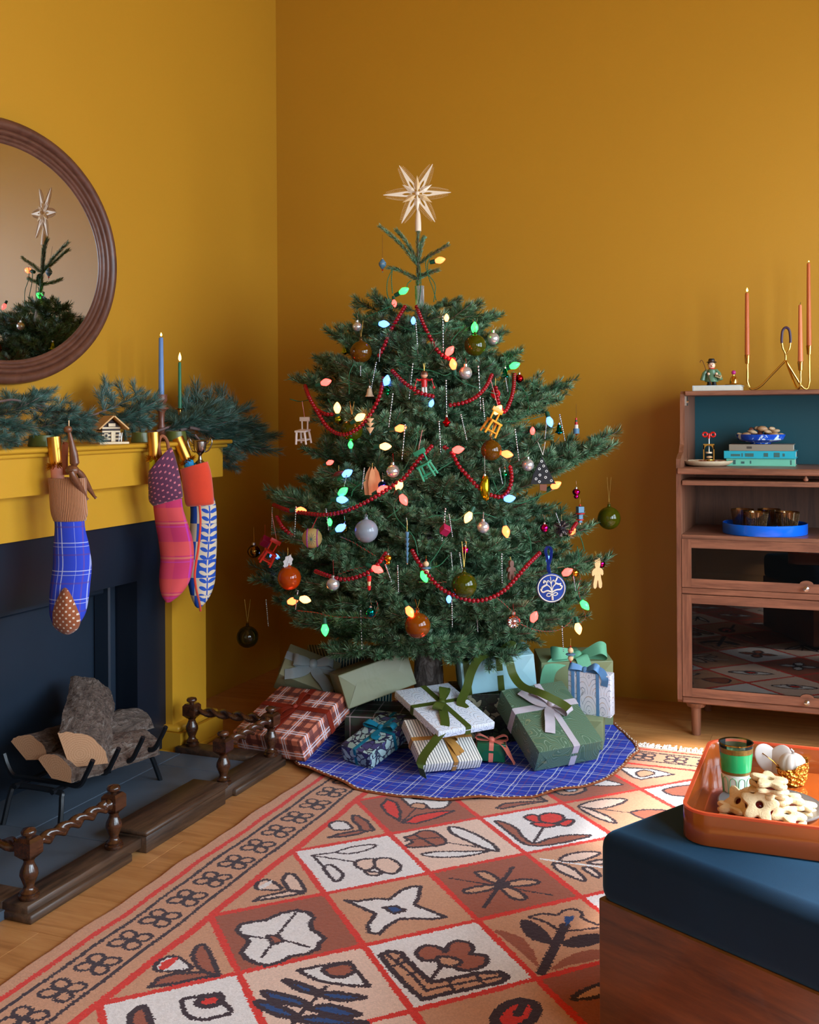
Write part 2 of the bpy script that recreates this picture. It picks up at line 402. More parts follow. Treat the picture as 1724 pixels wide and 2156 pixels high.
b = MB(); b.span((-2.52, 3.222, 0.024), (-2.45, 3.262, 0.665), 0.006); b.span((-2.52, 1.6, 0.62), (-2.47, 3.222, 0.665), 0.006); b.build('inner_moulding', DARKP, ins, world=True)
# the hearth: slate slabs
h = empty('hearth', (-2.2, 2.8, 0), label='grey-blue slate hearth slabs laid in front of the fireplace', cat='hearth')
for y0, y1 in ((1.3, 1.93), (1.934, 2.598), (2.602, 3.248), (3.252, 3.385)):
    for x0, x1 in ((-2.56, -2.262), (-2.258, -1.955)):
        MB().span((x0, y0, 0.0), (x1, y1, 0.024), 0.0015).build('slab', SLATE, h, world=True)
# fender of dark oak with turned posts and barley-twist rails
DOAK = wood('dark_turned_oak', (30, 16, 9), (82, 46, 26), 'Y', 3, 0.25, 0.35, 10)
DOAKB = wood('worn_dark_oak', (34, 25, 19), (92, 66, 48), 'Y', 2.2, 0.45, 0.0, 14, 0.2)
fd = empty('hearth_fender', (-1.92, 2.8, 0), label='dark oak hearth fender with turned posts and twisted rails round the slate', cat='fender')
b = MB(); H0 = 0.043
b.span((-1.965, 2.15, 0.014), (-1.885, 2.62, H0), 0.002); b.span((-1.96, 2.146, 0.0), (-1.871, 2.56, 0.024), 0.004); b.build('base_rail', DOAKB, fd, world=True, ang=50)
b = MB(); b.span((-1.965, 3.05, 0.0), (-1.885, 3.46, H0), 0.002); b.span((-1.96, 3.12, 0.0), (-1.87, 3.465, 0.024), 0.004); b.build('base_rail', DOAKB, fd, world=True, ang=50)
b = MB(); b.span((-1.99, 2.62, 0.0), (-1.868, 3.05, 0.058), 0.002); b.span((-1.995, 2.612, 0.05), (-1.861, 3.058, 0.066), 0.005); b.build('middle_block', DOAKB, fd, world=True, ang=50)
for y0, y1 in ((2.146, 2.236), (3.385, 3.465)):
    b = MB(); b.span((-2.29, y0+0.004, 0.0), (-1.9655, y1-0.004, H0-0.0003), 0.002); b.span((-2.29, y0, 0), (-1.9605, y1, 0.0215), 0.003); b.build('side_rail', DOAKB, fd, world=True, ang=50)
def fender_post(x, y):
    p = MB()
    p.lathe([(0.024, 0), (0.026, 0.004), (0.026, 0.01), (0.021, 0.013), (0.023, 0.018), (0.016, 0.023), (0.0125, 0.032), (0.018, 0.046), (0.0235, 0.06), (0.022, 0.072), (0.015, 0.086), (0.0125, 0.094), (0.016, 0.1)], (x, y, H0), None, 20)
    p.build('post_turning', DOAK, fd, world=True, ang=50)
    p = MB(); z0 = H0+0.1
    for r0, r1, za, zb in ((0.013, 0.025, 0, 0.012), (0.025, 0.025, 0.012, 0.047), (0.025, 0.017, 0.047, 0.056)):
        pass
    s4 = math.sqrt(2)
    p.lathe([(0.013*s4, z0), (0.0245*s4, z0+0.012), (0.0245*s4, z0+0.046), (0.018*s4, z0+0.054)], (x, y, 0), Matrix.Rotation(R(45), 3, 'Z'), 4)
    p.build('post_block', DOAK, fd, world=True, ang=10)
    MB().lathe([(0.008, z0+0.054), (0.009, z0+0.058), (0.018, z0+0.062), (0.0195, z0+0.068), (0.016, z0+0.074), (0.0, z0+0.078)], (x, y, 0), None, 18).build('finial', DOAK, fd, world=True, ang=50)
def twist(a, c, turns):
    a = Vector(a); c = Vector(c); L = (c-a).length; M = frame(c-a, (0, 0, 1)); n = 110; seg = 16; vs = []; fs = []
    for i in range(n+1):
        t = i/n; s_ = t*L; e = min(1, min(t, 1-t)/0.09)
        base = 0.0125 + 0.004*(1 if e < 0.25 else 0)
        if 0.25 < e < 0.6: base = 0.010
        for k in range(seg):
            an = 2*math.pi*k/seg
            r = base + (0.0062*math.cos(2*(an - turns*2*math.pi*t)) if e > 0.6 else 0)
            rr = r
            vs.append(a + M @ Vector((rr*math.cos(an), rr*math.sin(an), s_)))
    for i in range(n):
        for k in range(seg): fs.append((i*seg+k, i*seg+(k+1) % seg, (i+1)*seg+(k+1) % seg, (i+1)*seg+k))
    b = MB(); b.add(vs, fs); b.build('twisted_rail', DOAK, fd, world=True, ang=80)
PP = [(-2.243, 2.19), (-1.915, 2.19), (-1.915, 2.533), (-1.907, 3.10), (-1.907, 3.42), (-2.243, 3.43)]
for p in PP: fender_post(*p)
zr = H0+0.128
twist((PP[0][0]+.022, PP[0][1], zr), (PP[1][0]-.022, PP[1][1], zr), 2.2)
twist((PP[1][0], PP[1][1]+.022, zr), (PP[2][0], PP[2][1]-.022, zr), 2.6)
twist((PP[3][0], PP[3][1]+.022, zr), (PP[4][0], PP[4][1]-.022, zr), 2.4)
twist((PP[5][0]+.022, PP[5][1], zr), (PP[4][0]-.022, PP[4][1], zr), 2.4)
# log grate
IRON = mat('black_iron', (20, 24, 30), 0.38, 0.2, var=0.05)
gt = empty('log_grate', (-2.25, 2.8, 0.024), label='black iron log grate with upturned prongs on the slate hearth', cat='grate')
G0 = 0.024
def bar(pts, r=0.0085): return MB().tube(spline(pts, 5), r, 6)
def leg(p0, p1): bar([p0, p0*0.08+p1*0.92, p1]).build('leg', IRON, gt, world=True, ang=50)
xa, xb = -2.16, -2.37; ya, yb = 2.63, 3.06; zg = 0.135
for yy, dy in ((ya, -0.03), (yb, 0.05)):
    bar([(xa+0.0, yy+dy, G0), (xa-0.01, yy+dy*0.25, zg-0.02), (xa-0.03, yy, zg), (xb+0.03, yy, zg), (xb+0.01, yy+dy*0.25, zg-0.02), (xb, yy+dy, G0)]).build('end_frame', IRON, gt, world=True, ang=50)
for x in (xa-0.035, xb+0.035): bar([(x, ya-0.02, zg+0.004), (x, yb+0.02, zg+0.004)]).build('side_bar', IRON, gt, world=True)
for k in range(4):
    yy = ya+0.03+k*0.125
    bar([(-2.085, yy, 0.232), (-2.105, yy, 0.195), (-2.135, yy, 0.152), (-2.19, yy, 0.15), (-2.33, yy, 0.15), (-2.38, yy, 0.152), (-2.405, yy, 0.18), (-2.42, yy, 0.215)]).build('prong_bar', IRON, gt, world=True, ang=50)
# split logs
def bark_mat(name, a, c):
    t = NT(name); v = t.coord('Object', (6, 30, 30)); v2 = t.coord('Object')
    f = t.noise(v, 1.4, 6, 0.7, 1.0); g = t.noise(v2, 60, 5, 0.7)
    t.put(t.b.inputs['Base Color'], t.mix(t.m('MULTIPLY', t.m('GREATER_THAN', g, 0.56), 0.6), t.ramp(f, [(0.3, lin(a)), (0.55, lin(c)), (0.72, lin((186, 176, 168)))]), lin((62, 44, 36))[:3]))
    t.bump(t.m('ADD', t.m('MULTIPLY', f, 2.0), t.m('MULTIPLY', g, 1.5)), 1.0, 0.02); t.set(Roughness=0.85); return t.mat
BARK = bark_mat('log_bark', (78, 62, 54), (138, 118, 106)); BARK2 = bark_mat('peeling_bark', (96, 58, 40), (140, 118, 104))
def endgrain():
    t = NT('log_end_grain'); v = t.coord('Object', (1, 1, 1)); x, y, z = t.sep(v)
    rr = t.m('SQRT', t.m('ADD', t.m('MULTIPLY', y, y), t.m('MULTIPLY', z, z)))
    w = t.m('SINE', t.m('ADD', t.m('MULTIPLY', rr, 900), t.m('MULTIPLY', t.noise(v, 14, 3), 9)))
    c = t.mix(t.m('MULTIPLY', t.m('ADD', w, 1), 0.22), lin((196, 150, 112))[:3], lin((160, 108, 74))[:3])
    t.put(t.b.inputs['Base Color'], c); t.bump(t.noise(v, 260, 4), 0.5, 0.003); t.set(Roughness=0.8); return t.mat
ENDG = endgrain(); SPLIT = wood('split_wood_face', (186, 138, 92), (226, 186, 140), 'X', 5, 0.7, 0, 8, 0.6)
def log(a, c, up, rad, arc, bark, label, seed):
    """wedge-split log between a and c; bark arc faces 'up', pith at origin of section"""
    rg = random.Random(seed); a = Vector(a); c = Vector(c); L = (c-a).length
    M = frame(c-a, up); M = Matrix((M.col[2], M.col[0], M.col[1])).transposed()   # x=axis, y=up, z=side
    nl = 60; na = 26; e = empty('firewood_log', (a+c)/2, M, label=label, cat='log', group=None)
    vs = []; fs = []
    for i in range(nl+1):
        x = (i/nl-0.5)*L + (rg.uniform(-1, 1)*0.004 if i in (0, nl) else 0)
        for k in range(na+1):
            an = (k/na-0.5)*arc; r = rad*(1+0.03*math.sin(i*0.23+seed)+rg.uniform(-0.018, 0.018)+0.02*math.sin(k*0.7+i*0.12)+0.05*max(0, math.sin(i*0.31+k*0.2+seed))**6)
            vs.append(Vector((x, r*math.cos(an)-rad*0.5, r*math.sin(an))))
    st = na+1
    for i in range(nl):
        for k in range(na): fs.append((i*st+k, i*st+k+1, (i+1)*st+k+1, (i+1)*st+k))
    b = MB(); b.add(vs, fs); b.build('bark', bark, e, ang=80)
    ring0 = [vs[k] for k in range(st)]; ring1 = [vs[nl*st+k] for k in range(st)]
    p0 = Vector((-L/2, -rad*0.5+0.006, 0)); p1 = Vector((L/2, -rad*0.5+0.006, 0))
    for ring, p in ((ring0, p0), (ring1, p1)):
        b = MB(); b.add([p]+[q*1.0 for q in ring], [(0, k+1, k+2) for k in range(na)]); b.build('end_grain', ENDG, e, smooth=False)
    b = MB(); left = [vs[i*st] for i in range(nl+1)]; right = [vs[i*st+na] for i in range(nl+1)]
    mid = [p0.lerp(p1, i/nl)+Vector((0, rg.uniform(-.002, .002), 0)) for i in range(nl+1)]
    n = nl+1; b.add(left+mid, [(i, i+1, n+i+1, n+i) for i in range(nl)]); b.add(right+mid, [(i, i+1, n+i+1, n+i) for i in range(nl)])
    b.build('split_face', SPLIT, e, ang=60)
    return e
log(onX(118, 1618, -2.20), onX(305, 1562, -2.21), (0.45, 0.0, 1), 0.078, 2.3, BARK2, 'split log with peeling reddish bark lying along the front of the grate', 4)
log(onX(62, 1578, -2.33), onX(290, 1515, -2.36), (0.3, 0, 1), 0.08, 2.2, BARK, 'split log with grey bark lying along the back of the grate', 9)
log(onX(168, 1588, -2.14), onX(190, 1462, -2.40), (0.75, 0.2, 1.0), 0.112, 1.75, BARK, 'thick grey-barked log leaning on top of the other logs', 2)
# ================================================================== RUG (woven colour cells on one mesh)
RX0, RX1, RY0, RY1 = -1.735, 0.95, 0.9, 4.10
TAN, BRN, WHT, PNK, REDC, DRK, BLU = [lin(c)[:3] for c in ((204, 150, 118), (158, 84, 60), (232, 228, 230), (230, 198, 182), (220, 42, 26), (52, 26, 38), (22, 66, 128))]
LX, DX, LY, DY = -1.475, 0.2088, 2.333, 0.2178
def PA(x, y): return fl(600+x/2.612, 1600+y/2.612)
def PB(x, y): return fl(x/2.694, 1600+y/2.694)
def PC(x, y): return fl(900+x/4.53, 1680+y/4.53)
def PD(x, y): return fl(480+x/4.105, 1960+y/4.105)
def PE(x, y): return fl(100+x/4.105, 1900+y/4.105)
def PF(x, y): return fl(1100+x/2.763, 1500+y/2.763)
def build_rug():
    cs = 0.0036
    gx = np.concatenate([np.arange(RX0, -0.35, cs), np.arange(-0.35, RX1, 0.009)]); gy = np.concatenate([np.arange(RY0, 1.75, 0.009), np.arange(1.75, RY1+0.001, cs)])
    nx, ny = len(gx)-1, len(gy)-1; xc = (gx[1:]+gx[:-1])/2; yc = (gy[1:]+gy[:-1])/2
    X, Y = np.meshgrid(xc, yc, indexing='ij')
    rs = np.random.RandomState(5)
    jx = rs.uniform(-0.5, 0.5, X.shape)*0.0036; jy = rs.uniform(-0.5, 0.5, X.shape)*0.0042
    Xj = X+jx; Yj = Y+jy
    C = np.zeros(X.shape+(3,))
    C[:] = TAN
    gi = np.round((Xj-LX)/DX); 
    u = ((Xj-LX)/DX + (Yj-LY)/DY)/2; v = ((Xj-LX)/DX - (Yj-LY)/DY)/2
    a = np.floor(u).astype(int); b_ = np.floor(v).astype(int)
    ci = a+b_+1; ck = a-b_
    known = {(3, 2): BRN, (2, 1): TAN, (1, 0): BRN, (1, 2): WHT, (2, 3): PNK, (3, 4): WHT, (1, 4): BRN, (2, 5): TAN, (3, 6): BRN,
             (4, 3): TAN, (3, 0): WHT, (2, -1): PNK, (1, -2): WHT, (4, 1): TAN, (4, -1): TAN, (5, 0): BRN, (5, 2): WHT, (4, 5): TAN, (5, 4): PNK, (5, 6): WHT, (4, 7): TAN}
    base = [WHT, BRN, TAN, PNK]
    inner = (X > LX) & (Y < 3.885)
    for i in range(0, 13):
        for k in range(-9, 10):
            if (i+k) % 2 == 0: continue
            col = known.get((i, k), TAN if i == 0 or k >= 7 else base[(i*3+k) % 4])
            m = inner & (ci == i) & (ck == k); C[m] = col
    # diamond lines
    wig = 0.003*np.sin(X*37+Y*11)
    du = np.abs(u-np.round(u)); dv = np.abs(v-np.round(v))
    lw = 0.0105*0.0
    m = inner & ((np.minimum(du, dv)*2*DX*0.72+wig*0.3) < 0.0085); C[m] = REDC
    def band(d, w): return np.abs(d) < w/2
    wl = 0.004*np.sin(Y*9)+0.003*np.sin(Y*23)
    for off, w, col in ((-1.683, 0.017, REDC), (-1.648, 0.011, DRK), (-1.527, 0.011, DRK), (-1.476, 0.022, REDC)):
        C[band(Xj-off-wl*0.5, w) & (Y < (4.073 if off < -1.6 else 3.94 if off == -1.527 else 3.90))] = col
    wl = 0.004*np.sin(X*9)+0.003*np.sin(X*23)
    for off, w, col, x0 in ((4.073, 0.012, REDC, -1.68), (4.042, 0.010, DRK, -1.65), (3.942, 0.010, DRK, -1.53), (3.892, 0.016, REDC, -1.476)):
        C[band(Yj-off-wl*0.5, w) & (X > x0)] = col
    # border on the right side too (mirror of the left)
    for off, w, col in ((0.888, 0.017, REDC), (0.85, 0.011, DRK), (0.73, 0.011, DRK), (0.678, 0.022, REDC)): C[band(Xj-off, w)] = col
    def idx(p):
        return p
    def sub(pts, pad):
        q = np.array([(p[0], p[1]) for p in pts]); x0, y0 = q.min(0)-pad; x1, y1 = q.max(0)+pad
        i0, i1 = np.searchsorted(xc, (x0, x1)); j0, j1 = np.searchsorted(yc, (y0, y1))
        return q, slice(i0, i1), slice(j0, j1)
    def segd(px, py, a, b):
        d = b-a; L2 = max(1e-12, d@d); t = np.clip(((px-a[0])*d[0]+(py-a[1])*d[1])/L2, 0, 1)
        return np.hypot(px-(a[0]+d[0]*t), py-(a[1]+d[1]*t))
    def poly(pts, fill, out=DRK, w=0.0105, smooth=True):
        if smooth: pts = spline([(p[0], p[1], 0) for p in pts], 5, True)
        w = w*1.18
        q, si, sj = sub(pts, 0.02); px = Xj[si, sj]; py = Yj[si, sj]
        if px.size == 0: return
        ins = np.zeros(px.shape, bool); dist = np.full(px.shape, 9.0); n = len(q)
        for i in range(n):
            a = q[i]; b = q[(i+1) % n]
            cond = ((a[1] > py) != (b[1] > py)); 
            xi = (b[0]-a[0])*(py-a[1])/((b[1]-a[1]) if abs(b[1]-a[1]) > 1e-9 else 1e-9)+a[0]
            ins ^= cond & (px < xi); dist = np.minimum(dist, segd(px, py, a, b))
        sub_ = C[si, sj]
        if fill is not None: sub_[ins] = fill
        if out is not None: sub_[dist < w/2] = out
        C[si, sj] = sub_
    def line(pts, col=DRK, w=0.0095, smooth=False):
        w = w*1.1
        if smooth: pts = spline([(p[0], p[1], 0) for p in pts], 5)
        q, si, sj = sub(pts, 0.02); px = Xj[si, sj]; py = Yj[si, sj]
        if px.size == 0: return
        dist = np.full(px.shape, 9.0)
        for i in range(len(q)-1): dist = np.minimum(dist, segd(px, py, q[i], q[i+1]))
        s_ = C[si, sj]; s_[dist < w/2] = col; C[si, sj] = s_
    def P(f, s_):
        v_ = [float(k) for k in s_.replace(',', ' ').split()]; return [f(v_[i], v_[i+1]) for i in range(0, len(v_), 2)]
    # border flowers
    def bflower(cx, cy, rot=0, s=1.0):
        for k in range(4):
            an = rot+math.pi/4+k*math.pi/2; d = Vector((math.cos(an), math.sin(an), 0)); n_ = Vector((-d.y, d.x, 0)); c = Vector((cx, cy, 0))
            poly([c+d*0.006*s, c+d*0.026*s+n_*0.018*s, c+d*0.047*s+n_*0.009*s, c+d*0.047*s-n_*0.009*s, c+d*0.026*s-n_*0.018*s], TAN, DRK, 0.0085)
        line([Vector((cx-0.006, cy, 0)), Vector((cx+0.006, cy, 0))], DRK, 0.013)
    yv = 1.905-0.12*8
    while yv < 3.9:
        bflower(-1.586, yv); bflower(0.79, yv); yv += 0.1213
    xv = -1.49
    while xv < 0.7: bflower(xv+0.0, 3.991, 0, 0.92); xv += 0.1145
    # ---- motifs, traced on the rug plane
    # (1,0) brown, white four-petal flower
    q = P(PB, '1350,990 1400,950 1500,935 1600,890 1700,880'); 
    poly(P(lambda x, y: fl(x, y), '499,1967 506,1955 530,1949 560,1945 590,1931 625,1924 650,1929 660,1940 653,1952 657,1965 672,1974 684,1984 672,1994 669,2006 645,2017 612,2022 590,2034 562,2042 538,2036 518,2028 508,2014 518,2000 524,1988 508,1977'), WHT, DRK, 0.011, False)
    for s_ in ('-240,985 -110,1003', '130,1050 -20,1010', '-130,1110 -75,1040', '-45,988 60,860'):
        line(P(PA, s_), DRK, 0.007)
    poly(P(PA, '-100,990 -40,985 -10,1020 -65,1038'), BRN, DRK, 0.009, False)
    # (2,1) star
    poly(P(PA, '330,790 400,795 500,780 570,785 640,735 700,712 745,715 735,775 710,815 790,845 885,885 800,895 700,890 620,895 560,935 520,975 460,970 455,925 500,865 420,830'), WHT, DRK, 0.010, False)
    poly(P(PA, '540,828 610,822 660,845 600,865'), BLU, DRK, 0.009, False)
    # (1,2) white with tulip
    line(P(PA, '150,540 385,575'), DRK, 0.007); line(P(PA, '150,540 210,600 215,625'), DRK, 0.008)
    poly(P(PA, '285,520 380,490 500,480 450,510 350,530'), WHT, DRK, 0.007); line(P(PA, '150,540 290,520'), DRK, 0.007)
    poly(P(PA, '215,600 260,595 315,640 310,665 280,685 240,650'), WHT, DRK, 0.009)
    poly(P(PA, '385,590 410,565 480,558 500,590 470,615 430,620'), PNK, DRK, 0.009); poly(P(PA, '500,560 570,555 610,575 640,605 600,640 540,632 495,600'), PNK, DRK, 0.009)
    poly(P(PA, '440,625 490,632 530,640 500,652 455,645'), PNK, DRK, 0.008)
    # (0,3) side triangle tulips
    def corner(f, l1, l2, bud, budc, leafc, b2=None):
        poly(P(f, l1), leafc, DRK, 0.010, False); poly(P(f, l2), leafc, DRK, 0.010, False); poly(P(f, bud), budc, DRK, 0.009)
        if b2: poly(P(f, b2[0]), b2[1], None)
    corner(PA, '370,320 400,320 450,350 490,400 425,410 410,380 375,350', '240,440 300,420 420,400 440,405 410,420 330,435', '245,370 275,352 330,355 370,390 310,400 260,395', WHT, BRN)
    corner(PB, '1630,660 1665,665 1700,700 1735,765 1640,755 1600,700', '1440,820 1480,795 1640,760 1720,775 1600,795', '1450,740 1475,705 1530,700 1600,750 1500,755', PNK, PNK, ('1475,735 1540,700 1530,725 1480,750', WHT))
    corner(PE, '1250,490 1300,410 1350,395 1400,470 1440,560 1480,670 1350,640 1290,580', '880,765 960,690 1100,650 1350,640 1480,670 1300,690 1100,740', '920,590 1000,520 1100,500 1180,540 1240,610 1050,630 950,625', WHT, BRN, ('965,600 1000,550 1110,505 1120,530 1040,600 1000,620', REDC))
    # (2,3) pink, brown tulip and white leaves
    poly(P(PA, '900,385 960,390 1060,430 1140,480 1170,520 1090,500 1000,460 920,420'), WHT); poly(P(PA, '750,535 850,520 1000,520 1120,518 1000,545 850,552'), WHT, DRK, 0.008)
    line(P(PA, '885,470 1120,505'), DRK, 0.006)
    poly(P(PA, '655,440 700,430 750,405 820,410 880,455 870,480 800,490 700,495 665,485 700,465'), BRN, DRK, 0.009); line(P(PA, '720,430 830,490'), DRK, 0.009); line(P(PA, '660,460 720,450 870,440'), DRK, 0.007)
    # (1,4) brown, red leaves white flower
    poly(P(PA, '530,265 560,230 610,250 635,300 630,350 560,310'), REDC, DRK, 0.009, False); poly(P(PA, '650,360 720,320 830,300 930,295 830,335 720,365'), REDC, DRK, 0.009, False)
    line(P(PA, '640,360 725,275'), DRK, 0.006)
    poly(P(PA, '630,210 680,205 710,230 760,230 790,210 830,220 840,240 905,240 880,275 800,283 760,255 700,270 660,245'), WHT, DRK, 0.009)
    poly(P(PA, '690,272 720,252 775,262 760,285'), TAN, DRK, 0.007)
    # (2,5)
    poly(P(PA, '985,215 1040,200 1080,205 1060,225 1010,225'), BLU); line(P(PA, '1070,200 1400,235'), DRK, 0.005); poly(P(PA, '1160,280 1200,255 1300,245 1440,240 1300,262 1200,283'), BRN, DRK, 0.009, False)
    poly(P(PA, '1290,170 1350,180 1400,215 1440,240 1350,215 1320,205'), BRN, DRK, 0.008, False)
    # (3,4) white, red flower
    line(P(PA, '1420,385 1370,470'), DRK, 0.009)
    poly(P(PA, '1160,355 1210,360 1270,390 1310,440 1370,475 1450,450 1550,430 1680,430 1600,455 1480,480 1380,490 1310,475 1250,430'), BRN, DRK, 0.009)
    for s_ in ('1315,330 1350,315 1400,325 1405,360 1350,350', '1400,320 1450,305 1520,315 1530,345 1460,365 1405,350', '1500,365 1560,340 1590,350 1550,378', '1360,360 1430,360 1500,370 1450,385 1380,378'):
        poly(P(PA, s_), REDC, DRK, 0.009)
    # (3,2) brown, crossed pod flower
    for s_ in ('1250,610 1095,830', '905,668 1475,765'): line(P(PA, s_), DRK, 0.011 if s_[0] == '1' and s_[1] == '2' else 0.006)
    for s_ in ('1050,635 1110,635 1160,665 1190,700 1130,690 1070,660', '1200,700 1290,678 1370,680 1395,695 1340,710 1230,715', '985,735 1060,715 1180,705 1150,725 1080,745 1000,752', '1190,715 1260,730 1320,770 1310,790 1250,780 1200,740'):
        poly(P(PA, s_), TAN, DRK, 0.010)
    poly(P(PA, '1155,700 1190,688 1225,700 1200,722 1170,718'), DRK, DRK)
    # (3,0) white, L-shaped leaves and brown flower
    line(P(PA, '855,1155 800,1230'), DRK, 0.011)
    poly(P(PA, '720,1080 770,1040 850,1050 880,1075 905,1030 950,1015 1010,1025 1035,1060 1020,1085 1100,1095 1110,1135 1060,1165 980,1175 900,1150 830,1125 760,1120'), BRN)
    poly(P(PA, '835,1110 880,1100 950,1115 965,1135 920,1155 860,1145'), TAN)
    poly(P(PA, '525,1095 570,1070 640,1080 670,1120 800,1240 900,1225 1060,1190 1180,1185 1225,1210 1190,1240 1050,1270 900,1300 760,1335 690,1280 600,1190'), TAN, DRK, 0.013, False)
    line(P(PA, '560,1090 700,1200 780,1290'), DRK, 0.008); line(P(PA, '780,1285 950,1250 1210,1205'), DRK, 0.008)
    for s_ in ('600,1150 660,1130', '680,1200 730,1180', '900,1230 930,1290', '1050,1200 1090,1250', '640,1100 610,1130'): line(P(PA, s_), DRK, 0.008)
    # (4,1) tan with blue-tipped stem
    poly(P(PC, '640,1295 750,1310 900,1370 1000,1480 1060,1640 1000,1600 850,1470 720,1370'), BRN, None); poly(P(PC, '1170,1680 1300,1570 1450,1500 1640,1480 1800,1500 1600,1580 1400,1620'), BRN, None)
    poly(P(PC, '975,1170 1100,1140 1230,1150 1300,1110 1400,1095 1470,1130 1480,1180 1620,1240 1750,1250 1550,1280 1400,1300 1250,1290 1150,1230 1060,1195'), TAN, DRK, 0.008)
    line(P(PC, '1090,1700 1310,1250'), DRK, 0.022); poly(P(PC, '1300,1165 1400,1160 1390,1200 1320,1255'), BLU, None, smooth=False)
    poly(P(PC, '905,1240 930,1205 1050,1260 1175,1390 1150,1415 1000,1370 930,1300'), DRK, DRK); poly(P(PC, '1300,1430 1400,1370 1560,1340 1700,1360 1560,1430 1400,1450'), DRK, DRK)
    # (4,3) tan with leaves
    line(P(PC, '1090,615 1650,690 1900,730'), WHT, 0.009)
    poly(P(PC, '1260,625 1340,570 1480,545 1640,550 1560,600 1400,640'), PNK, DRK, 0.009); poly(P(PC, '1200,665 1260,655 1380,700 1490,790 1480,825 1380,790 1250,730'), PNK, DRK, 0.010)
    poly(P(PC, '1480,700 1560,700 1640,760 1620,790 1540,750'), PNK, DRK, 0.010); poly(P(PC, '1530,650 1640,620 1760,630 1650,665'), PNK, DRK, 0.009)
    # (2,-1) pink, eye and blue leaves
    poly(P(PD, '605,375 800,335 1040,300 1130,400 1220,512 1000,500 800,470 680,420'), WHT, DRK, 0.010, False)
    poly(P(PD, '820,365 900,335 1050,320 1090,380 1000,430 880,420'), BRN, DRK)
    line(P(PD, '850,515 620,760 500,900'), DRK, 0.010)
    for s_ in ('485,465 520,460 680,510 790,570 650,560 540,500', '780,580 900,565 1100,590 1180,610 1000,635 850,610', '300,560 400,570 600,620 700,685 550,670 360,620', '710,700 880,675 1050,720 1140,755 1000,775 800,740', '235,650 350,655 500,710 590,775 450,770 300,710', '560,800 800,770 1000,800 1200,830 900,850'):
        poly(P(PD, s_), BLU, DRK, 0.012)
    # (1,-2) white, eye with red
    poly(P(PE, '1165,880 1300,850 1490,825 1520,900 1585,975 1520,1010 1350,1050 1220,1020 1180,960'), WHT); poly(P(PE, '1290,905 1370,850 1480,850 1500,900 1420,935 1350,935'), REDC, DRK, 0.014)
    poly(P(PE, '715,1015 820,935 860,980 890,1100 750,1150'), BRN, DRK, 0.013)
    # (4,-1) tan, red flower
    poly(P(PC, '640,2150 720,2030 850,1975 950,1975 1040,2030 1000,2150 850,2230 700,2250'), REDC, DRK, 0.020); line(P(PC, '930,1985 860,2100'), DRK, 0.018); line(P(PC, '850,2300 700,2600'), DRK, 0.015)
    # (5,0) brown
    poly(P(PC, '1380,1955 1480,1880 1620,1820 1800,1800 1700,1900 1550,1950'), TAN, DRK, 0.011)
    # (4,5) tan leaves ; (3,6) brown rose ; (4,7) eye ; (5,6)
    poly(P(PF, '325,560 400,530 500,515 605,520 540,555 430,575'), PNK, DRK, 0.009); poly(P(PF, '325,560 400,580 500,620 540,660 440,630 360,590'), PNK, DRK, 0.009); line(P(PF, '330,560 640,600 700,610'), DRK, 0.005)
    poly(P(PF, '630,600 720,580 850,590 860,640 760,650'), BRN, DRK, 0.009)
    poly(P(PF, '170,455 220,430 330,440 365,465 300,490 220,490'), TAN, DRK, 0.011); poly(P(PF, '240,460 280,445 320,465 270,475'), WHT, DRK, 0.006); poly(P(PF, '340,405 420,395 520,415 580,435 460,440 380,430'), WHT, DRK, 0.008); line(P(PF, '290,440 330,380 360,365'), DRK, 0.010)
    poly(P(PF, '560,335 700,340 760,345 880,375 740,395 690,405 640,390'), WHT, DRK, 0.009, False); poly(P(PF, '660,365 710,350 770,370 690,390'), TAN, DRK, 0.008)
    poly(P(PF, '820,465 900,445 1000,440 1000,500 900,500 850,490'), BRN, DRK, 0.009)
    # generic motifs on the part hidden by or reflected behind the footstool and nearer than the frame
    for i in range(1, 12):
        for k in range(-6, 8):
            if (i+k) % 2 == 0 or (i, k) in ((5, 0), (5, 6)) or (i < 5 and (k > -2 or (i, k) == (1, -2))): continue
            c = Vector((LX+i*DX, LY+k*DY, 0))
            if c.x > 0.62 or c.y > 3.75: continue
            col = known.get((i, k), base[(i*3+k) % 4]); f2 = WHT if col is not WHT else BRN
            ty = (i+k*2) % 3
            if ty == 0:
                for s_ in (0, 1, 2, 3):
                    an = s_*math.pi/2; d = Vector((math.cos(an), math.sin(an), 0)); n_ = Vector((-d.y, d.x, 0))
                    poly([c+d*0.01, c+d*0.05+n_*0.025, c+d*0.09, c+d*0.05-n_*0.025], f2)
            elif ty == 1:
                poly([c+Vector((-0.1, 0.02, 0)), c+Vector((0, 0.045, 0)), c+Vector((0.1, 0.0, 0)), c+Vector((0, -0.03, 0))], f2); poly([c+Vector((-0.03, 0, 0)), c+Vector((0.0, 0.025, 0)), c+Vector((0.03, 0, 0)), c+Vector((0, -0.015, 0))], REDC)
            else:
                for s_ in (-1, 1):
                    poly([c+Vector((0, -0.09, 0)), c+Vector((s_*0.05, -0.02, 0)), c+Vector((s_*0.08, 0.06, 0)), c+Vector((s_*0.02, 0.0, 0))], f2)
                line([c+Vector((0, -0.09, 0)), c+Vector((0, 0.05, 0))], DRK, 0.009)
    C *= (1+rs.uniform(-0.09, 0.09, X.shape))[..., None]
    # mesh: grid quads with one colour per face
    VX, VY = np.meshgrid(gx, gy, indexing='ij')
    edge = 0.003*np.sin(VY*14)+0.002*np.sin(VY*31)
    VXe = VX + np.where(VX < RX0+0.1, edge*(1-(VX-RX0)/0.1), 0)
    VZ = 0.0085+rs.uniform(-0.0005, 0.0005, VX.shape)+0.0012*np.sin(VX*6)*np.sin(VY*5)
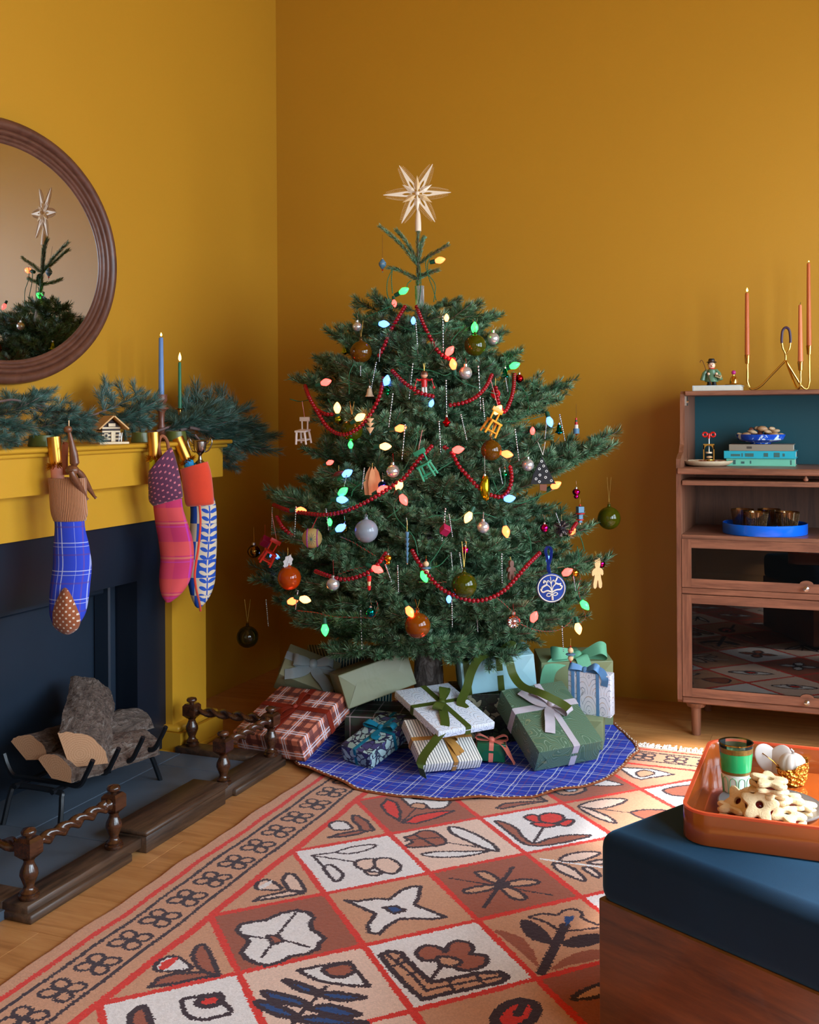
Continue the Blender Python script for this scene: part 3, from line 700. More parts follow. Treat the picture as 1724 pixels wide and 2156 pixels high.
    VZ[0, :] = 0.0005; VZ[-1, :] = 0.0005; VZ[:, 0] = 0.0005; VZ[:, -1] = 0.0005
    co = np.stack([VXe, VY, VZ], -1).reshape(-1, 3)
    I = np.arange(nx)[:, None]*(ny+1)+np.arange(ny)[None, :]
    q = np.stack([I, I+ny+1, I+ny+2, I+1], -1).reshape(-1, 4)
    me = bpy.data.meshes.new('rug'); me.vertices.add(len(co)); me.vertices.foreach_set('co', co.ravel())
    me.loops.add(q.size); me.loops.foreach_set('vertex_index', q.ravel()); me.polygons.add(len(q))
    me.polygons.foreach_set('loop_start', np.arange(len(q))*4); me.polygons.foreach_set('loop_total', np.full(len(q), 4))
    me.update(calc_edges=True)
    at_ = me.color_attributes.new('weave', 'FLOAT_COLOR', 'CORNER')
    cc = np.ones((len(q), 4, 4)); cc[:, :, :3] = C.reshape(-1, 1, 3); at_.data.foreach_set('color', cc.ravel())
    t = NT('flatweave_wool'); vc = t.n('ShaderNodeVertexColor'); vc.layer_name = 'weave'
    t.lk(vc.outputs[0], t.b.inputs['Base Color']); v = t.coord('Object')
    t.bump(t.noise(v, 420, 3, 0.7), 0.5, 0.003); t.set(Roughness=0.95, Sheen_Weight=0.15, Specular_IOR_Level=0.15)
    me.materials.append(t.mat)
    o = bpy.data.objects.new('rug', me); COL.objects.link(o)
    tag(o, 'flatweave rug of tan, brown and white diamonds with flower motifs and red lines', 'rug')
    # fringe at the far end
    FR = mat('white_wool_fringe', (232, 228, 222), 0.9)
    b = MB(); x = RX0+0.02; rg = random.Random(4)
    while x < RX1-0.02:
        for _ in range(2):
            p = [Vector((x, 4.095, 0.006))]; dx = rg.uniform(-0.006, 0.006); L = rg.uniform(0.045, 0.062)
            for s_ in (0.3, 0.6, 1.0): p.append(Vector((x+dx*s_*2+rg.uniform(-.003, .003), 4.095+L*s_, 0.006+rg.uniform(-0.002, 0.007))))
            b.tube(p, [0.0026, 0.0024, 0.0026, 0.0018], 4)
        x += 0.0062
    b.build('fringe', FR, o, kind='stuff')
build_rug()
# ================================================================== CABINET
WAL = wood('walnut_horizontal', (92, 54, 38), (150, 98, 72), 'X', 2.0, 0.38, 0.0, 14, 0.06)
WALV = wood('walnut_vertical', (92, 54, 38), (150, 98, 72), 'Z', 2.0, 0.38, 0.0, 14, 0.06)
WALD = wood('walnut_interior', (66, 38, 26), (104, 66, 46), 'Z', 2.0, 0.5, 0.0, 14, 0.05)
CXL, CXR, CYF, CYB = -0.615, 0.335, 4.33, 4.79
cb = empty('walnut_cabinet', (-0.14, 4.56, 0), label='walnut secretary cabinet with glass flap doors, open top and teal back', cat='cabinet')
T = 0.018
def side(x0):
    poly = [(CYF+0.012, 0.128), (CYF+0.002, 0.14), (CYF, 0.16), (CYF, 1.05), (CYF+0.003, 1.075), (CYF+0.03, 1.09), (CYF+0.075, 1.10), (CYF+0.105, 1.13), (CYF+0.118, 1.18), (CYF+0.12, 1.30), (CYF+0.126, 1.33), (CYF+0.14, 1.343), (CYB, 1.343), (CYB, 0.128)]
    b = MB(); n = len(poly); vs = [(x0, y, z) for y, z in poly]+[(x0+T, y, z) for y, z in poly]
    b.add(vs, [tuple(range(n)), tuple(range(2*n-1, n-1, -1))]+[(i, n+i, n+(i+1) % n, (i+1) % n) for i in range(n)])
    b.build('side_panel', WALV, cb, world=True, ang=25)
side(CXL); side(CXR-T)
xi0, xi1 = CXL+T, CXR-T
MB().span((xi0, CYF+0.122, 1.325), (xi1, CYB, 1.343), 0.003).build('top_panel', WAL, cb, world=True)
MB().span((xi0, CYB-0.02, 1.042), (xi1, CYB-0.008, 1.325)).build('back_panel', mat('teal_painted_back', (14, 74, 84), 0.45, var=0.03), cb, world=True, label='teal painted back panel')
MB().span((CXL+0.004, CYF-0.012, 1.018), (CXR-0.004, CYB-0.02, 1.042), 0.004).build('desk_top', WAL, cb, world=True)
MB().span((xi0, CYF+0.006, 0.765), (xi1, CYB-0.02, 0.782), 0.002).build('shelf', WAL, cb, world=True)
MB().span((xi0, CYF+0.001, 0.553), (xi1, CYB-0.02, 0.577), 0.002).build('shelf', WAL, cb, world=True)
MB().span((xi0, CYF+0.001, 0.128), (xi1, CYB, 0.153), 0.004).build('bottom_panel', WAL, cb, world=True)
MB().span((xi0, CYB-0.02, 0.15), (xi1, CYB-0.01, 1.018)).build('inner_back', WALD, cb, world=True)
d = MB().span((xi0+0.004, CYF-0.002, 0.975), (xi1-0.004, CYF+0.22, 0.994), 0.002).build('raised_door', WAL, cb, world=True)
MB().lathe([(0.0, 0), (0.008, 0.003), (0.009, 0.008), (0.006, 0.014), (0.004, 0.02)], (-0.14, CYF+0.006, 0.995), None, 14).build('knob', WAL, d, world=True)
GLS = clear_glass('door_glass', (30, 34, 36), 0.01, alpha=0.12, tint=(150, 140, 130))
def door(z0, z1):
    s_ = 0.036; gap = 0.002
    e = empty('door', (0, 0, 0)); e.parent = cb; e.location = Vector((-0.14, CYF, z0))-cb.location
    b = MB(); yA, yB = CYF-0.001, CYF+0.017; x0, x1 = xi0+gap, xi1-gap
    b.span((x0+s_, yA, z1-s_), (x1-s_, yB, z1-gap)); b.span((x0+s_, yA, z0+gap), (x1-s_, yB, z0+s_)); 
    # raised tab behind the knob
    pl = [(-0.03, 0)]+[(-0.024*math.cos(a), 0.013*math.sin(a)) for a in [i*math.pi/10 for i in range(0, 11)]]+[(0.03, 0)]
    b.prism([(x, z) for x, z in pl], 0.018, (-0.14, CYF+0.008, z0+s_-0.001))
    o = b.build('door_rail', WAL, e, world=True, ang=40)
    for xa in (x0, x1-s_): MB().span((xa, yA, z0+gap), (xa+s_, yB, z1-gap)).build('door_stile', WALV, e, world=True, smooth=False)
    MB().span((x0+s_, CYF+0.006, z0+s_), (x1-s_, CYF+0.009, z1-s_)).build('glass_pane', GLS, e, world=True, smooth=False)
    MB().lathe([(0.004, 0), (0.004, 0.01), (0.0075, 0.014), (0.0105, 0.02), (0.010, 0.026), (0.005, 0.030), (0, 0.031)], (-0.14, CYF, z0+0.021), frame((0, -1, 0)), 18).build('knob', metal('brushed_steel', (176, 168, 160), 0.28), e, world=True)
door(0.153, 0.553); door(0.577, 0.768)
for x in (CXL+0.066, CXR-0.066):
    for y in (CYF+0.035, CYB-0.05):
        MB().lathe([(0.0165, 0.0), (0.0175, 0.003), (0.0195, 0.10), (0.0205, 0.108), (0.034, 0.112), (0.040, 0.128)], (x, y, 0), None, 22).build('leg', WALV, cb, world=True)
b = MB(); b.span((xi0, CYF+0.135, 1.285), (xi0+0.006, CYF+0.165, 1.322)); b.lathe([(0.006, 0), (0.006, 0.008), (0, 0.009)], (xi0+0.005, CYF+0.15, 1.30), frame((1, 0, 0)), 10); b.build('hinge', SILVER, cb, world=True)
# ---- things on the cabinet
ZT = 1.343
PAGE = mat('book_pages', (214, 208, 192), 0.8, var=0.04, vs=80)
def book(x0, x1, y0, y1, z0, th, cover, label, group, spine='front', marks=()):
    e = empty('book', ((x0+x1)/2, (y0+y1)/2, z0), label=label, cat='book', group=group)
    c = 0.0025; b = MB()
    b.span((x0, y0, z0), (x1, y1, z0+c)); b.span((x0, y0, z0+th-c), (x1, y1, z0+th)); 
    b.span((x0, y0-0.001, z0), (x1, y0+0.003, z0+th), 0.001)
    b.build('cover', cover, e, world=True, smooth=False)
    MB().span((x0+0.003, y0+0.003, z0+c), (x1-0.004, y1-0.004, z0+th-c)).build('pages', PAGE, e, world=True, smooth=False)
    if marks:
        b = MB()
        for (u0, u1, v0, v1) in marks:
            b.span((x0+(x1-x0)*u0, y0-0.0016, z0+th*v0), (x0+(x1-x0)*u1, y0-0.0008, z0+th*v1))
        b.build('spine_print', mat('spine_gilt_dark', (60, 96, 92), 0.5) if cover.name != 'taupe_cloth' else mat('spine_dark', (70, 60, 52), 0.5), e, world=True, smooth=False)
    return e
e = empty('book', (-0.47, 4.58, ZT), label='thin pale grey-white book lying on top of the cabinet under the smoker figure', cat='book')
b = MB(); b.span((-0.572, 4.50, ZT), (-0.384, 4.65, ZT+0.002)); b.span((-0.572, 4.50, ZT+0.020), (-0.384, 4.65, ZT+0.022)); b.span((-0.572, 4.498, ZT), (-0.569, 4.65, ZT+0.022)); b.build('cover', mat('slate_white_cover', (196, 206, 210), 0.4), e, world=True, smooth=False)
MB().span((-0.568, 4.502, ZT+0.002), (-0.388, 4.647, ZT+0.020)).build('pages', PAGE, e, world=True, smooth=False)
ZB = ZT+0.022
# smoker figure
def smoker():
    x, y = -0.505, 4.57
    e = empty('smoker_figurine', (x, y, ZB), label='painted wooden smoker man in green coat and black hat on the white book', cat='figurine')
    def P(n, m, b, par=e): return b.build(n, m, par, world=True)
    GC = mat('green_coat', (88, 122, 92), 0.3)
    o = Vector((x, y, ZB))
    b = MB(); 
    for s_ in (-1, 1): b.lathe([(0.009, 0), (0.011, 0.002), (0.010, 0.006), (0.0085, 0.009), (0.009, 0.022)], o+Vector((s_*0.0095, 0, 0)), None, 12)
    P('trousers_and_boots', BLACK, b)
    P('coat', GC, MB().lathe([(0.0, 0.016), (0.026, 0.016), (0.027, 0.018), (0.0235, 0.034), (0.0195, 0.05), (0.0175, 0.063), (0.012, 0.068), (0, 0.069)], o, None, 24))
    for s_ in (-1, 1):
        P('sleeve', GC, MB().tube([o+Vector((s_*0.017, 0, 0.064)), o+Vector((s_*0.028, -0.004, 0.05)), o+Vector((s_*0.034, -0.006, 0.022))], [0.007, 0.009, 0.0115], 10))
        hx = -0.009 if s_ < 0 else 0.022
        P('hand', mat('skin_paint', (238, 192, 160), 0.4), MB().sphere(o+Vector((hx, -0.026, 0.048)), 0.0055, 10, 8))
    h = P('head', mat('skin_paint', (238, 192, 160), 0.4), MB().sphere(o+Vector((0, -0.001, 0.083)), 0.0145, 18, 12))
    P('hair', BLACK, MB().sphere(o+Vector((-0.001, 0.003, 0.087)), 0.0148, 16, 10), h)
    P('collar', RED, MB().lathe([(0.0105, 0.066), (0.012, 0.069), (0.0105, 0.072)], o, None, 16))
    b = MB(); b.sphere(o+Vector((-0.0045, -0.0145, 0.087)), 0.0014, 8, 6); b.sphere(o+Vector((0.0055, -0.0143, 0.087)), 0.0014, 8, 6); b.sphere(o+Vector((0.001, -0.0165, 0.083)), 0.0022, 8, 6, mi=1); b.tube([o+Vector((0.001, -0.015, 0.078)), o+Vector((0.003, -0.021, 0.0765)), o+Vector((0.003, -0.021, 0.0805))], [0.001, 0.001, 0.0028], 8, mi=2)
    b.build('face', [BLACK, mat('nose_red', (200, 90, 70), 0.4), mat('brown_paint', (96, 52, 30), 0.4)], h, world=True)
    P('hat', BLACK, MB().lathe([(0.0, 0.0945), (0.019, 0.0945), (0.0205, 0.097), (0.0185, 0.098), (0.0135, 0.099), (0.0128, 0.106), (0.0105, 0.1105), (0, 0.111)], o, None, 22))
    P('hat_band', mat('brown_paint', (96, 52, 30), 0.4), MB().lathe([(0.0139, 0.0985), (0.0139, 0.1015), (0.0133, 0.102)], o, None, 22))
    pts = [o+Vector((0.004+0.012*0, -0.028, 0.0)), o+Vector((-0.008, -0.028, 0.035)), o+Vector((-0.026, -0.026, 0.085)), o+Vector((-0.031, -0.026, 0.098)), o+Vector((-0.036, -0.026, 0.1035)), o+Vector((-0.041, -0.026, 0.101)), o+Vector((-0.042, -0.026, 0.094))]
    P('walking_stick', mat('brown_paint', (96, 52, 30), 0.4), MB().tube(spline(pts, 5), 0.0013, 6))
    b = MB(); b.box(o+Vector((0.029, -0.022, 0.038)), (0.024, 0.014, 0.013), (0, R(22), 0), 0.001)
    for k in range(4): b.box(o+Vector((0.022+k*0.0045, -0.0295, 0.042-k*0.0018)), (0.0018, 0.001, 0.008), (0, R(22+(20 if k % 2 else -20)), 0), 0, 1, 1)
    b.build('basket', [mat('basket_tan', (188, 160, 112), 0.6), BLACK], e, world=True)
smoker()
e = empty('brass_bell', (-0.419, 4.57, ZB), label='small brass desk bell with a magenta ball knob beside the smoker figure', cat='bell')
MB().lathe([(0.030, 0.0), (0.034, 0.002), (0.035, 0.0045), (0.031, 0.006), (0.022, 0.007), (0.017, 0.009), (0.016, 0.018), (0.0135, 0.030), (0.0095, 0.036), (0.004, 0.038), (0.003, 0.046)], e.location, None, 28).build('bell', BRASS, e, world=True)
MB().sphere(e.location+Vector((0, 0, 0.0525)), 0.0088, 18, 12).build('knob', mat('magenta_lacquer', (176, 40, 120), 0.2), e, world=True)
# candelabra: bent brass rod with three cups
def candelabra():
    y = 4.60; e = empty('candelabra', (-0.23, y, ZT), label='three-arm bent brass candelabra with purple-wrapped loop on top of the cabinet', cat='candelabra')
    r = 0.0042
    def P(x, z, yy=0): return Vector((x, y+yy, z))
    apex = P(-0.222, 1.462)
    def arm(dst, yy, z1):
        return [apex]+spline([apex.lerp(P(-0.222+(dst+0.222)*0.62, 1.366, yy*.62), t_) for t_ in (0.5, 0.75, 1.0)]+[P(-0.222+(dst+0.222)*0.78, 1.351, yy*.8), P(-0.222+(dst+0.222)*0.92, 1.352, yy*.95), P(dst, 1.378, yy), P(dst, 1.40, yy), P(dst, z1, yy)], 6)
    for dst, yy, z1, nm in ((-0.368, 0.0, 1.452, 0), (-0.164, -0.055, 1.41, 0), (-0.135, 0.055, 1.462, 0)):
        MB().tube(arm(dst, yy, z1), r, 10).build('arm', BRASS, e, world=True)
        z0 = {-0.368: 1.452, -0.164: 1.418, -0.135: 1.486}[dst]
        MB().lathe([(0.004, 0), (0.0085, 0.001), (0.009, 0.004), (0.0115, 0.032), (0.0125, 0.036), (0.0115, 0.0365), (0.010, 0.030)], P(dst, z0, yy), None, 20).build('candle_cup', BRASS, e, world=True)
        if z1 < z0: MB().tube([P(dst, z1-0.004, yy), P(dst, z0+0.001, yy)], r, 10).build('arm', BRASS, e, world=True)
    MB().tube(spline([apex-Vector((0.0, 0, 0.004)), P(-0.222, 1.485), P(-0.226, 1.497), P(-0.233, 1.515), P(-0.236, 1.55), P(-0.232, 1.582), P(-0.2195, 1.594), P(-0.207, 1.582), P(-0.203, 1.55), P(-0.206, 1.515), P(-0.214, 1.497), P(-0.221, 1.486)], 6), 0.0036, 10).build('loop', BRASS, e, world=True)
    MB().tube(spline([P(-0.2355, 1.532), P(-0.236, 1.55), P(-0.232, 1.582), P(-0.2195, 1.594), P(-0.207, 1.582), P(-0.203, 1.55), P(-0.2035, 1.532)], 6), 0.0052, 10).build('leather_wrap', mat('purple_leather', (70, 48, 72), 0.4), e, world=True)
candelabra()
FLAME = glow('candle_flame', (255, 196, 96), 7.0)
def candle(p, L, r0, r1, col, label, lit=True, fh=0.026, lean=0.0, group=None, matname=None):
    p = Vector(p); e = empty('candle', p, label=label, cat='candle', group=group)
    t = Vector((lean, 0, 0))
    MB().lathe([(r0, 0), (r0, 0.02), (r1, L-0.006), (r1*0.8, L-0.001), (0, L-0.002)], p, None, 18).build('wax', mat(matname, col, 0.4, var=0.04, sheen=0.1), e, world=True)
    MB().tube([p+Vector((0, 0, L-0.003)), p+Vector((0.001, 0, L+0.005)), p+Vector((0.002, 0, L+0.009))], 0.0009, 6).build('wick', mat('burnt_wick', (40, 32, 28), 0.9), e, world=True)
    if lit:
        k_ = fh/0.026; MB().lathe([(0, 0), (0.0035*k_**.5, 0.003*k_), (0.0052*k_**.5, 0.008*k_), (0.0045*k_**.5, 0.014*k_), (0.002*k_**.5, 0.021*k_), (0, fh)], p+Vector((0.001, 0, L+0.003)), None, 12).build('flame', FLAME, e, world=True)
OR = (186, 92, 40)
candle((-0.368, 4.60, 1.478), 0.262, 0.0098, 0.0075, OR, 'lit rust-orange taper candle in the left cup of the candelabra', True, 0.018, 0, None, 'rust_wax')
candle((-0.164, 4.545, 1.442), 0.236, 0.0098, 0.0065, (206, 112, 66), 'unlit coral-orange taper candle in the front right cup of the candelabra', False, 0, 0, None, 'coral_wax')
candle((-0.135, 4.655, 1.512), 0.342, 0.0098, 0.0068, OR, 'tallest rust-orange taper candle in the rear cup of the candelabra, just lit', True, 0.007, 0, None, 'rust_wax')
# compartment under the top: books, bowl of nuts, dish with nutcracker
ZS = 1.042
tb = [(0.30, 0.42, .25, .7), (0.10, 0.23, .3, .6), (0.25, 0.27, .25, .7), (0.56, 0.62, .25, .75), (0.70, 0.78, .2, .8), (0.82, 0.85, .3, .7)]
book(-0.448, -0.186, 4.55, 4.72, ZS, 0.030, mat('mint_cloth', (112, 190, 160), 0.7, bump=0.1), 'mint green cloth-bound book, bottom of the stack in the cabinet', 'stacked cloth books', marks=tb[:0]+[(0.1, 0.14, .2, .8), (0.22, 0.27, .3, .6), (0.35, 0.37, .3, .7), (0.93, 0.95, .2, .8)])
book(-0.456, -0.183, 4.54, 4.72, ZS+0.030, 0.030, mat('turquoise_cloth', (30, 160, 178), 0.6, bump=0.1), 'turquoise cloth-bound book with dark spine print, middle of the stack in the cabinet', 'stacked cloth books', marks=tb)
book(-0.437, -0.192, 4.55, 4.72, ZS+0.060, 0.026, mat('taupe_cloth', (136, 122, 104), 0.8, bump=0.1), 'worn taupe book, top of the stack under the blue bowl', 'stacked cloth books', marks=[(0.28, 0.36, .35, .7)])
# blue and white bowl of nuts
BZ = ZS+0.086
def bowl():
    t = NT('blue_glazed_pottery'); v = t.coord('Object'); n_ = t.noise(v, 22, 4, 0.6, 1.5)
    t.put(t.b.inputs['Base Color'], t.ramp(n_, [(0.40, lin((18, 62, 170))), (0.56, lin((30, 84, 190))), (0.60, lin((210, 220, 226)))])); t.set(Roughness=0.12)
    e = empty('blue_bowl', (-0.321, 4.63, BZ), label='blue glazed footed bowl on the stack of books', cat='bowl')
    MB().lathe([(0.035, 0), (0.040, 0.001), (0.042, 0.006), (0.07, 0.010), (0.088, 0.018), (0.096, 0.032), (0.0975, 0.039), (0.094, 0.040), (0.090, 0.034), (0.075, 0.022), (0.0, 0.017)], e.location, None, 40).build('bowl', t.mat, e, world=True)
bowl()
PEC = wood('pecan_shell', (150, 104, 66), (196, 152, 108), 'X', 12, 0.5, 0, 3); HAZ = wood('hazel_shell', (92, 46, 34), (140, 80, 58), 'X', 12, 0.35, 0, 3); ALM = wood('almond_shell', (176, 136, 96), (214, 180, 140), 'X', 14, 0.7, 0, 3, 0.5)
def nut(kind, loc, rz, ry, label, group, s=1.0):
    b = MB()
    if kind == 'almond':
        pr = [(0.0, -0.016), (0.006, -0.012), (0.0095, -0.004), (0.0095, 0.004), (0.006, 0.011), (0, 0.018)]; m = ALM; f = 0.7
    elif kind == 'pecan':
        pr = [(0.0, -0.018), (0.006, -0.014), (0.0095, -0.006), (0.0095, 0.006), (0.006, 0.013), (0.001, 0.018), (0, 0.019)]; m = PEC; f = 1.0
    elif kind == 'brazil': pr = [(0.0, -0.017), (0.007, -0.011), (0.0095, 0), (0.006, 0.012), (0, 0.018)]; m = HAZ; f = 0.85
    else: pr = [(0.0, -0.009), (0.007, -0.007), (0.0095, 0), (0.007, 0.007), (0, 0.0105)]; m = HAZ; f = 1.0
    M = Euler((0, R(ry), R(rz))).to_matrix() @ frame((1, 0, 0))
    b.lathe([(r*s, z*s) for r, z in pr], loc, M, 10, None, 1, f)
    return b.top('nut', m, label, 'nut', group)
NN = {'almond': 'tan almond in its shell', 'pecan': 'smooth brown pecan', 'haz': 'round dark hazelnut', 'brazil': 'dark red-brown brazil nut'}
def nut_label(k, dx, dy, lv):
    h = 'far left' if dx < -0.06 else 'left' if dx < -0.03 else 'middle' if dx < 0.03 else 'right' if dx < 0.06 else 'far right'
    v = 'front' if dy < -0.015 else 'back' if dy > 0.015 else 'centre'
    return NN[k]+' at the %s %s of the blue nut bowl%s' % (h, v, ', topmost' if lv > 1.8 else ', on top' if lv > 1.2 else ', second layer' if lv > 0.5 else '')
rn = random.Random(8); kinds = ['almond', 'pecan', 'haz', 'brazil']
pos = [(-0.075, -0.02, 0), (-0.05, 0.01, 0), (-0.055, -0.035, 0), (-0.028, -0.03, 1), (0.0, -0.045, 0), (0.0, 0, 1), (0.03, -0.02, 1), (0.052, -0.035, 0), (0.07, 0.0, 0), (0.048, 0.02, 1), (0.02, 0.03, 0), (-0.02, 0.035, 0), (0.01, -0.02, 2.0), (-0.012, 0.0, 2.1), (0.045, -0.01, 2.0), (-0.035, 0.0, 1.6), (0.058, -0.008, 1.3)]
for i, (dx, dy, lv) in enumerate(pos):
    k = ['almond', 'haz', 'pecan', 'almond', 'brazil', 'haz', 'almond', 'pecan', 'almond', 'brazil', 'haz', 'pecan', 'pecan', 'almond', 'almond', 'haz', 'almond'][i]
    nut(k, (-0.321+dx, 4.63+dy, BZ+0.036+lv*0.013), rn.uniform(0, 180), rn.uniform(-25, 25), nut_label(k, dx, dy, lv), 'mixed nuts in the blue bowl', 1.22)
# wooden dish with nutcracker
DISH = wood('pale_ash_dish', (196, 166, 128), (226, 202, 168), 'X', 3, 0.5, 0, 8)
e = empty('wooden_dish', (-0.515, 4.50, ZS), label='shallow pale wooden dish on the cabinet desk holding nuts and a nutcracker', cat='dish')
MB().lathe([(0.05, 0), (0.06, 0.0), (0.082, 0.006), (0.096, 0.016), (0.099, 0.022), (0.096, 0.023), (0.088, 0.018), (0.06, 0.008), (0, 0.007)], e.location, None, 40).build('dish', DISH, e, world=True)
def cracker():
    o = Vector((-0.508, 4.49, ZS+0.0095)); e = empty('screw_nutcracker', o, label='brass screw nutcracker with a red butterfly key standing in the wooden dish', cat='nutcracker')
    b = MB(); b.lathe([(0.020, 0), (0.0205, 0.002), (0.0205, 0.018), (0.018, 0.019), (0.0, 0.019)], o, None, 24); b.build('base_cup', BRASS, e, world=True)
    for s_ in (-1, 1): MB().span(o+Vector((s_*0.0195-0.0022, -0.008, 0.015)), o+Vector((s_*0.0195+0.0022, 0.008, 0.075))).build('upright', BRASS, e, world=True)
    b = MB(); n = 12; pts = [(0.0215*math.cos(math.pi*i/n), 0.060+0.018*math.sin(math.pi*i/n)) for i in range(n+1)]+[(0.0165*math.cos(math.pi*(1-i/n)), 0.056+0.014*math.sin(math.pi*(1-i/n))) for i in range(n+1)]
    pts = [(0.0215, 0.058), (0.0215, 0.080), (-0.0215, 0.080), (-0.0215, 0.058)]+[(-0.0165*math.cos(math.pi*i/n), 0.058+0.016*math.sin(math.pi*i/n)) for i in range(0, n+1)]
    b.prism(pts, 0.016, o); b.build('arch', BRASS, e, world=True)
    MB().lathe([(0.0, 0.042), (0.013, 0.042), (0.013, 0.048), (0, 0.048)], o, None, 18).build('press_plate', DISH, e, world=True)
    MB().lathe([(0.0022, 0.046), (0.0022, 0.105)], o, None, 10).build('screw', metal('steel', (170, 168, 164), 0.3), e, world=True)
    k = MB(); c = o+Vector((0, 0, 0.117))
    k.lathe([(0.005, -0.016), (0.005, -0.002), (0.003, 0.004)], c, None, 12)
    for s_ in (-1, 1):
        k.tube([c+Vector((s_*0.0155+0.0085*math.cos(a), 0, 0.0085*math.sin(a))) for a in [i*2*math.pi/16 for i in range(16)]], 0.0036, 8, True)
    k.box(c, (0.018, 0.005, 0.011), None, 0.002); k.build('wing_key', mat('red_enamel', (196, 30, 24), 0.25), e, world=True)
cracker()
for i, (dx, dy, k) in enumerate([(-0.026, -0.028, 'haz'), (-0.012, -0.04, 'haz'), (-0.032, -0.008, 'pecan'), (0.028, -0.032, 'haz'), (0.043, -0.03, 'brazil'), (0.03, 0.0, 'almond'), (0.055, -0.01, 'almond')]):
    nut(k, (-0.508+dx, 4.49+dy, ZS+0.017), 40*i, 0, ['small hazelnut in the wooden dish, front left of the nutcracker', 'hazelnut in the wooden dish, at its very front edge', 'brown pecan at the left of the wooden dish', 'hazelnut just right of the nutcracker base in the wooden dish', 'dark brazil nut at the right of the wooden dish', 'almond behind the right side of the nutcracker', 'almond at the far right of the wooden dish'][i], 'nuts in the wooden dish')
nut('almond', (-0.506, 4.487, ZS+0.0365), 15, 0, 'single nut clamped inside the brass nutcracker', None, 0.8)
# blue tray of amber glasses
ZC2 = 0.782
e = empty('round_tray', (-0.298, 4.49, ZC2), label='bright blue round tray with upright rim on the open cabinet shelf', cat='tray')
MB().lathe([(0.155, 0), (0.158, 0.001), (0.160, 0.004), (0.160, 0.040), (0.1585, 0.042), (0.156, 0.040), (0.156, 0.006), (0, 0.006)], e.location, None, 64).build('tray', mat('blue_lacquer', (10, 96, 214), 0.22, var=0.01), e, world=True)
def hob():
    t = NT('amber_hobnail_glass'); nt = t.t; nt.nodes.remove(t.b); v = t.coord('Object')
    tr = t.n('ShaderNodeBsdfTransparent'); tr.inputs[0].default_value = lin((196, 160, 110))
    df = t.n('ShaderNodeBsdfDiffuse'); df.inputs[0].default_value = lin((70, 48, 24))
    gl = t.n('ShaderNodeBsdfGlossy'); gl.inputs[1].default_value = 0.12; gl.inputs[0].default_value = lin((235, 210, 170))
    m1 = t.n('ShaderNodeMixShader'); m1.inputs[0].default_value = 0.35; t.lk(tr.outputs[0], m1.inputs[1]); t.lk(df.outputs[0], m1.inputs[2])
    m2 = t.n('ShaderNodeMixShader'); m2.inputs[0].default_value = 0.22; t.lk(m1.outputs[0], m2.inputs[1]); t.lk(gl.outputs[0], m2.inputs[2]); t.lk(m2.outputs[0], t.out.inputs[0]); return t.mat
HOB = hob()
def tumbler(x, y, label):
    e = empty('glass_tumbler', (x, y, ZC2+0.0062), label=label, cat='tumbler', group='amber hobnail tumblers on the blue tray')
    MB().lathe([(0.022, 0), (0.028, 0.001), (0.027, 0.012), (0.034, 0.018), (0.044, 0.078), (0.0445, 0.082), (0.0425, 0.082), (0.040, 0.074), (0.031, 0.022), (0, 0.016)], e.location, None, 32).build('bowl', HOB, e, world=True)
    b = MB()
    for j in range(11):
        z = 0.021+j*0.0053; r = 0.0345+0.0097*(z-0.018)/0.060
        for k in range(36):
            a = 2*math.pi*k/36; c = e.location+Vector((r*math.cos(a), r*math.sin(a), z)); d = Vector((math.cos(a), math.sin(a), 0)); M = frame(d, (0, 0, 1))
            b.lathe([(0.0021, 0), (0.0012, 0.0016), (0, 0.002)], c, M, 5)
    b.build('hobnails', HOB, e, world=True, kind='stuff', ang=180)
for x, y, l in ((-0.386, 4.545, 'amber hobnail glass tumbler at the back left of the blue tray'), (-0.325, 4.435, 'amber hobnail glass tumbler at the front of the blue tray'), (-0.287, 4.58, 'amber hobnail glass tumbler at the back of the blue tray'), (-0.212, 4.47, 'amber hobnail glass tumbler at the right of the blue tray')): tumbler(x, y, l)
# ================================================================== FOOTSTOOL, TRAY, SNACKS
OA = R(111.8+39.6)                       # direction of the long front face, towards its left corner
du = Vector((-math.cos(OA), -math.sin(OA), 0)); dn = Vector((math.sin(OA), -math.cos(OA), 0))   # du: along front to the right, dn: to the far side
if dn.y < 0: dn = -dn
ZO = 0.45; C0 = fl(1258, 1748, ZO); C0 = Vector((C0.x-0.004, C0.y, 0))
Lf, Wd = 1.25, 0.60
ot = empty('footstool', (C0+du*Lf/2+dn*Wd/2), Matrix((du, dn, Vector((0, 0, 1)))).transposed(), 'large rectangular footstool with navy velvet cushion on a walnut box base', 'footstool')
def velvet():
    t = NT('navy_velvet'); v = t.coord('Object'); f = t.noise(v, 5, 4, 0.6)
    t.put(t.b.inputs['Base Color'], t.mix(f, lin((3, 22, 40))[:3], lin((7, 38, 64))[:3])); t.bump(t.noise(v, 900, 2), 0.25, 0.001)
    t.set(Roughness=0.75, Sheen_Weight=0.45, Sheen_Roughness=0.35, Sheen_Tint=(0.15, 0.5, 0.85, 1), Specular_IOR_Level=0.2); return t.mat
MB().box((0, 0, ZO-0.07), (Lf, Wd, 0.14), None, 0.032, 6).build('cushion', velvet(), ot, ang=60)
WALB = wood('walnut_veneer', (54, 26, 10), (118, 64, 28), 'X', 1.5, 0.32, 0.1, 7, 0.03)
MB().box((0, 0, 0.175), (Lf-0.006, Wd-0.006, 0.29), None, 0.003).build('box_base', WALB, ot)
MB().box((0, 0, 0.0215), (Lf-0.08, Wd-0.08, 0.02), None, 0).build('plinth', BLACK, ot, smooth=False)
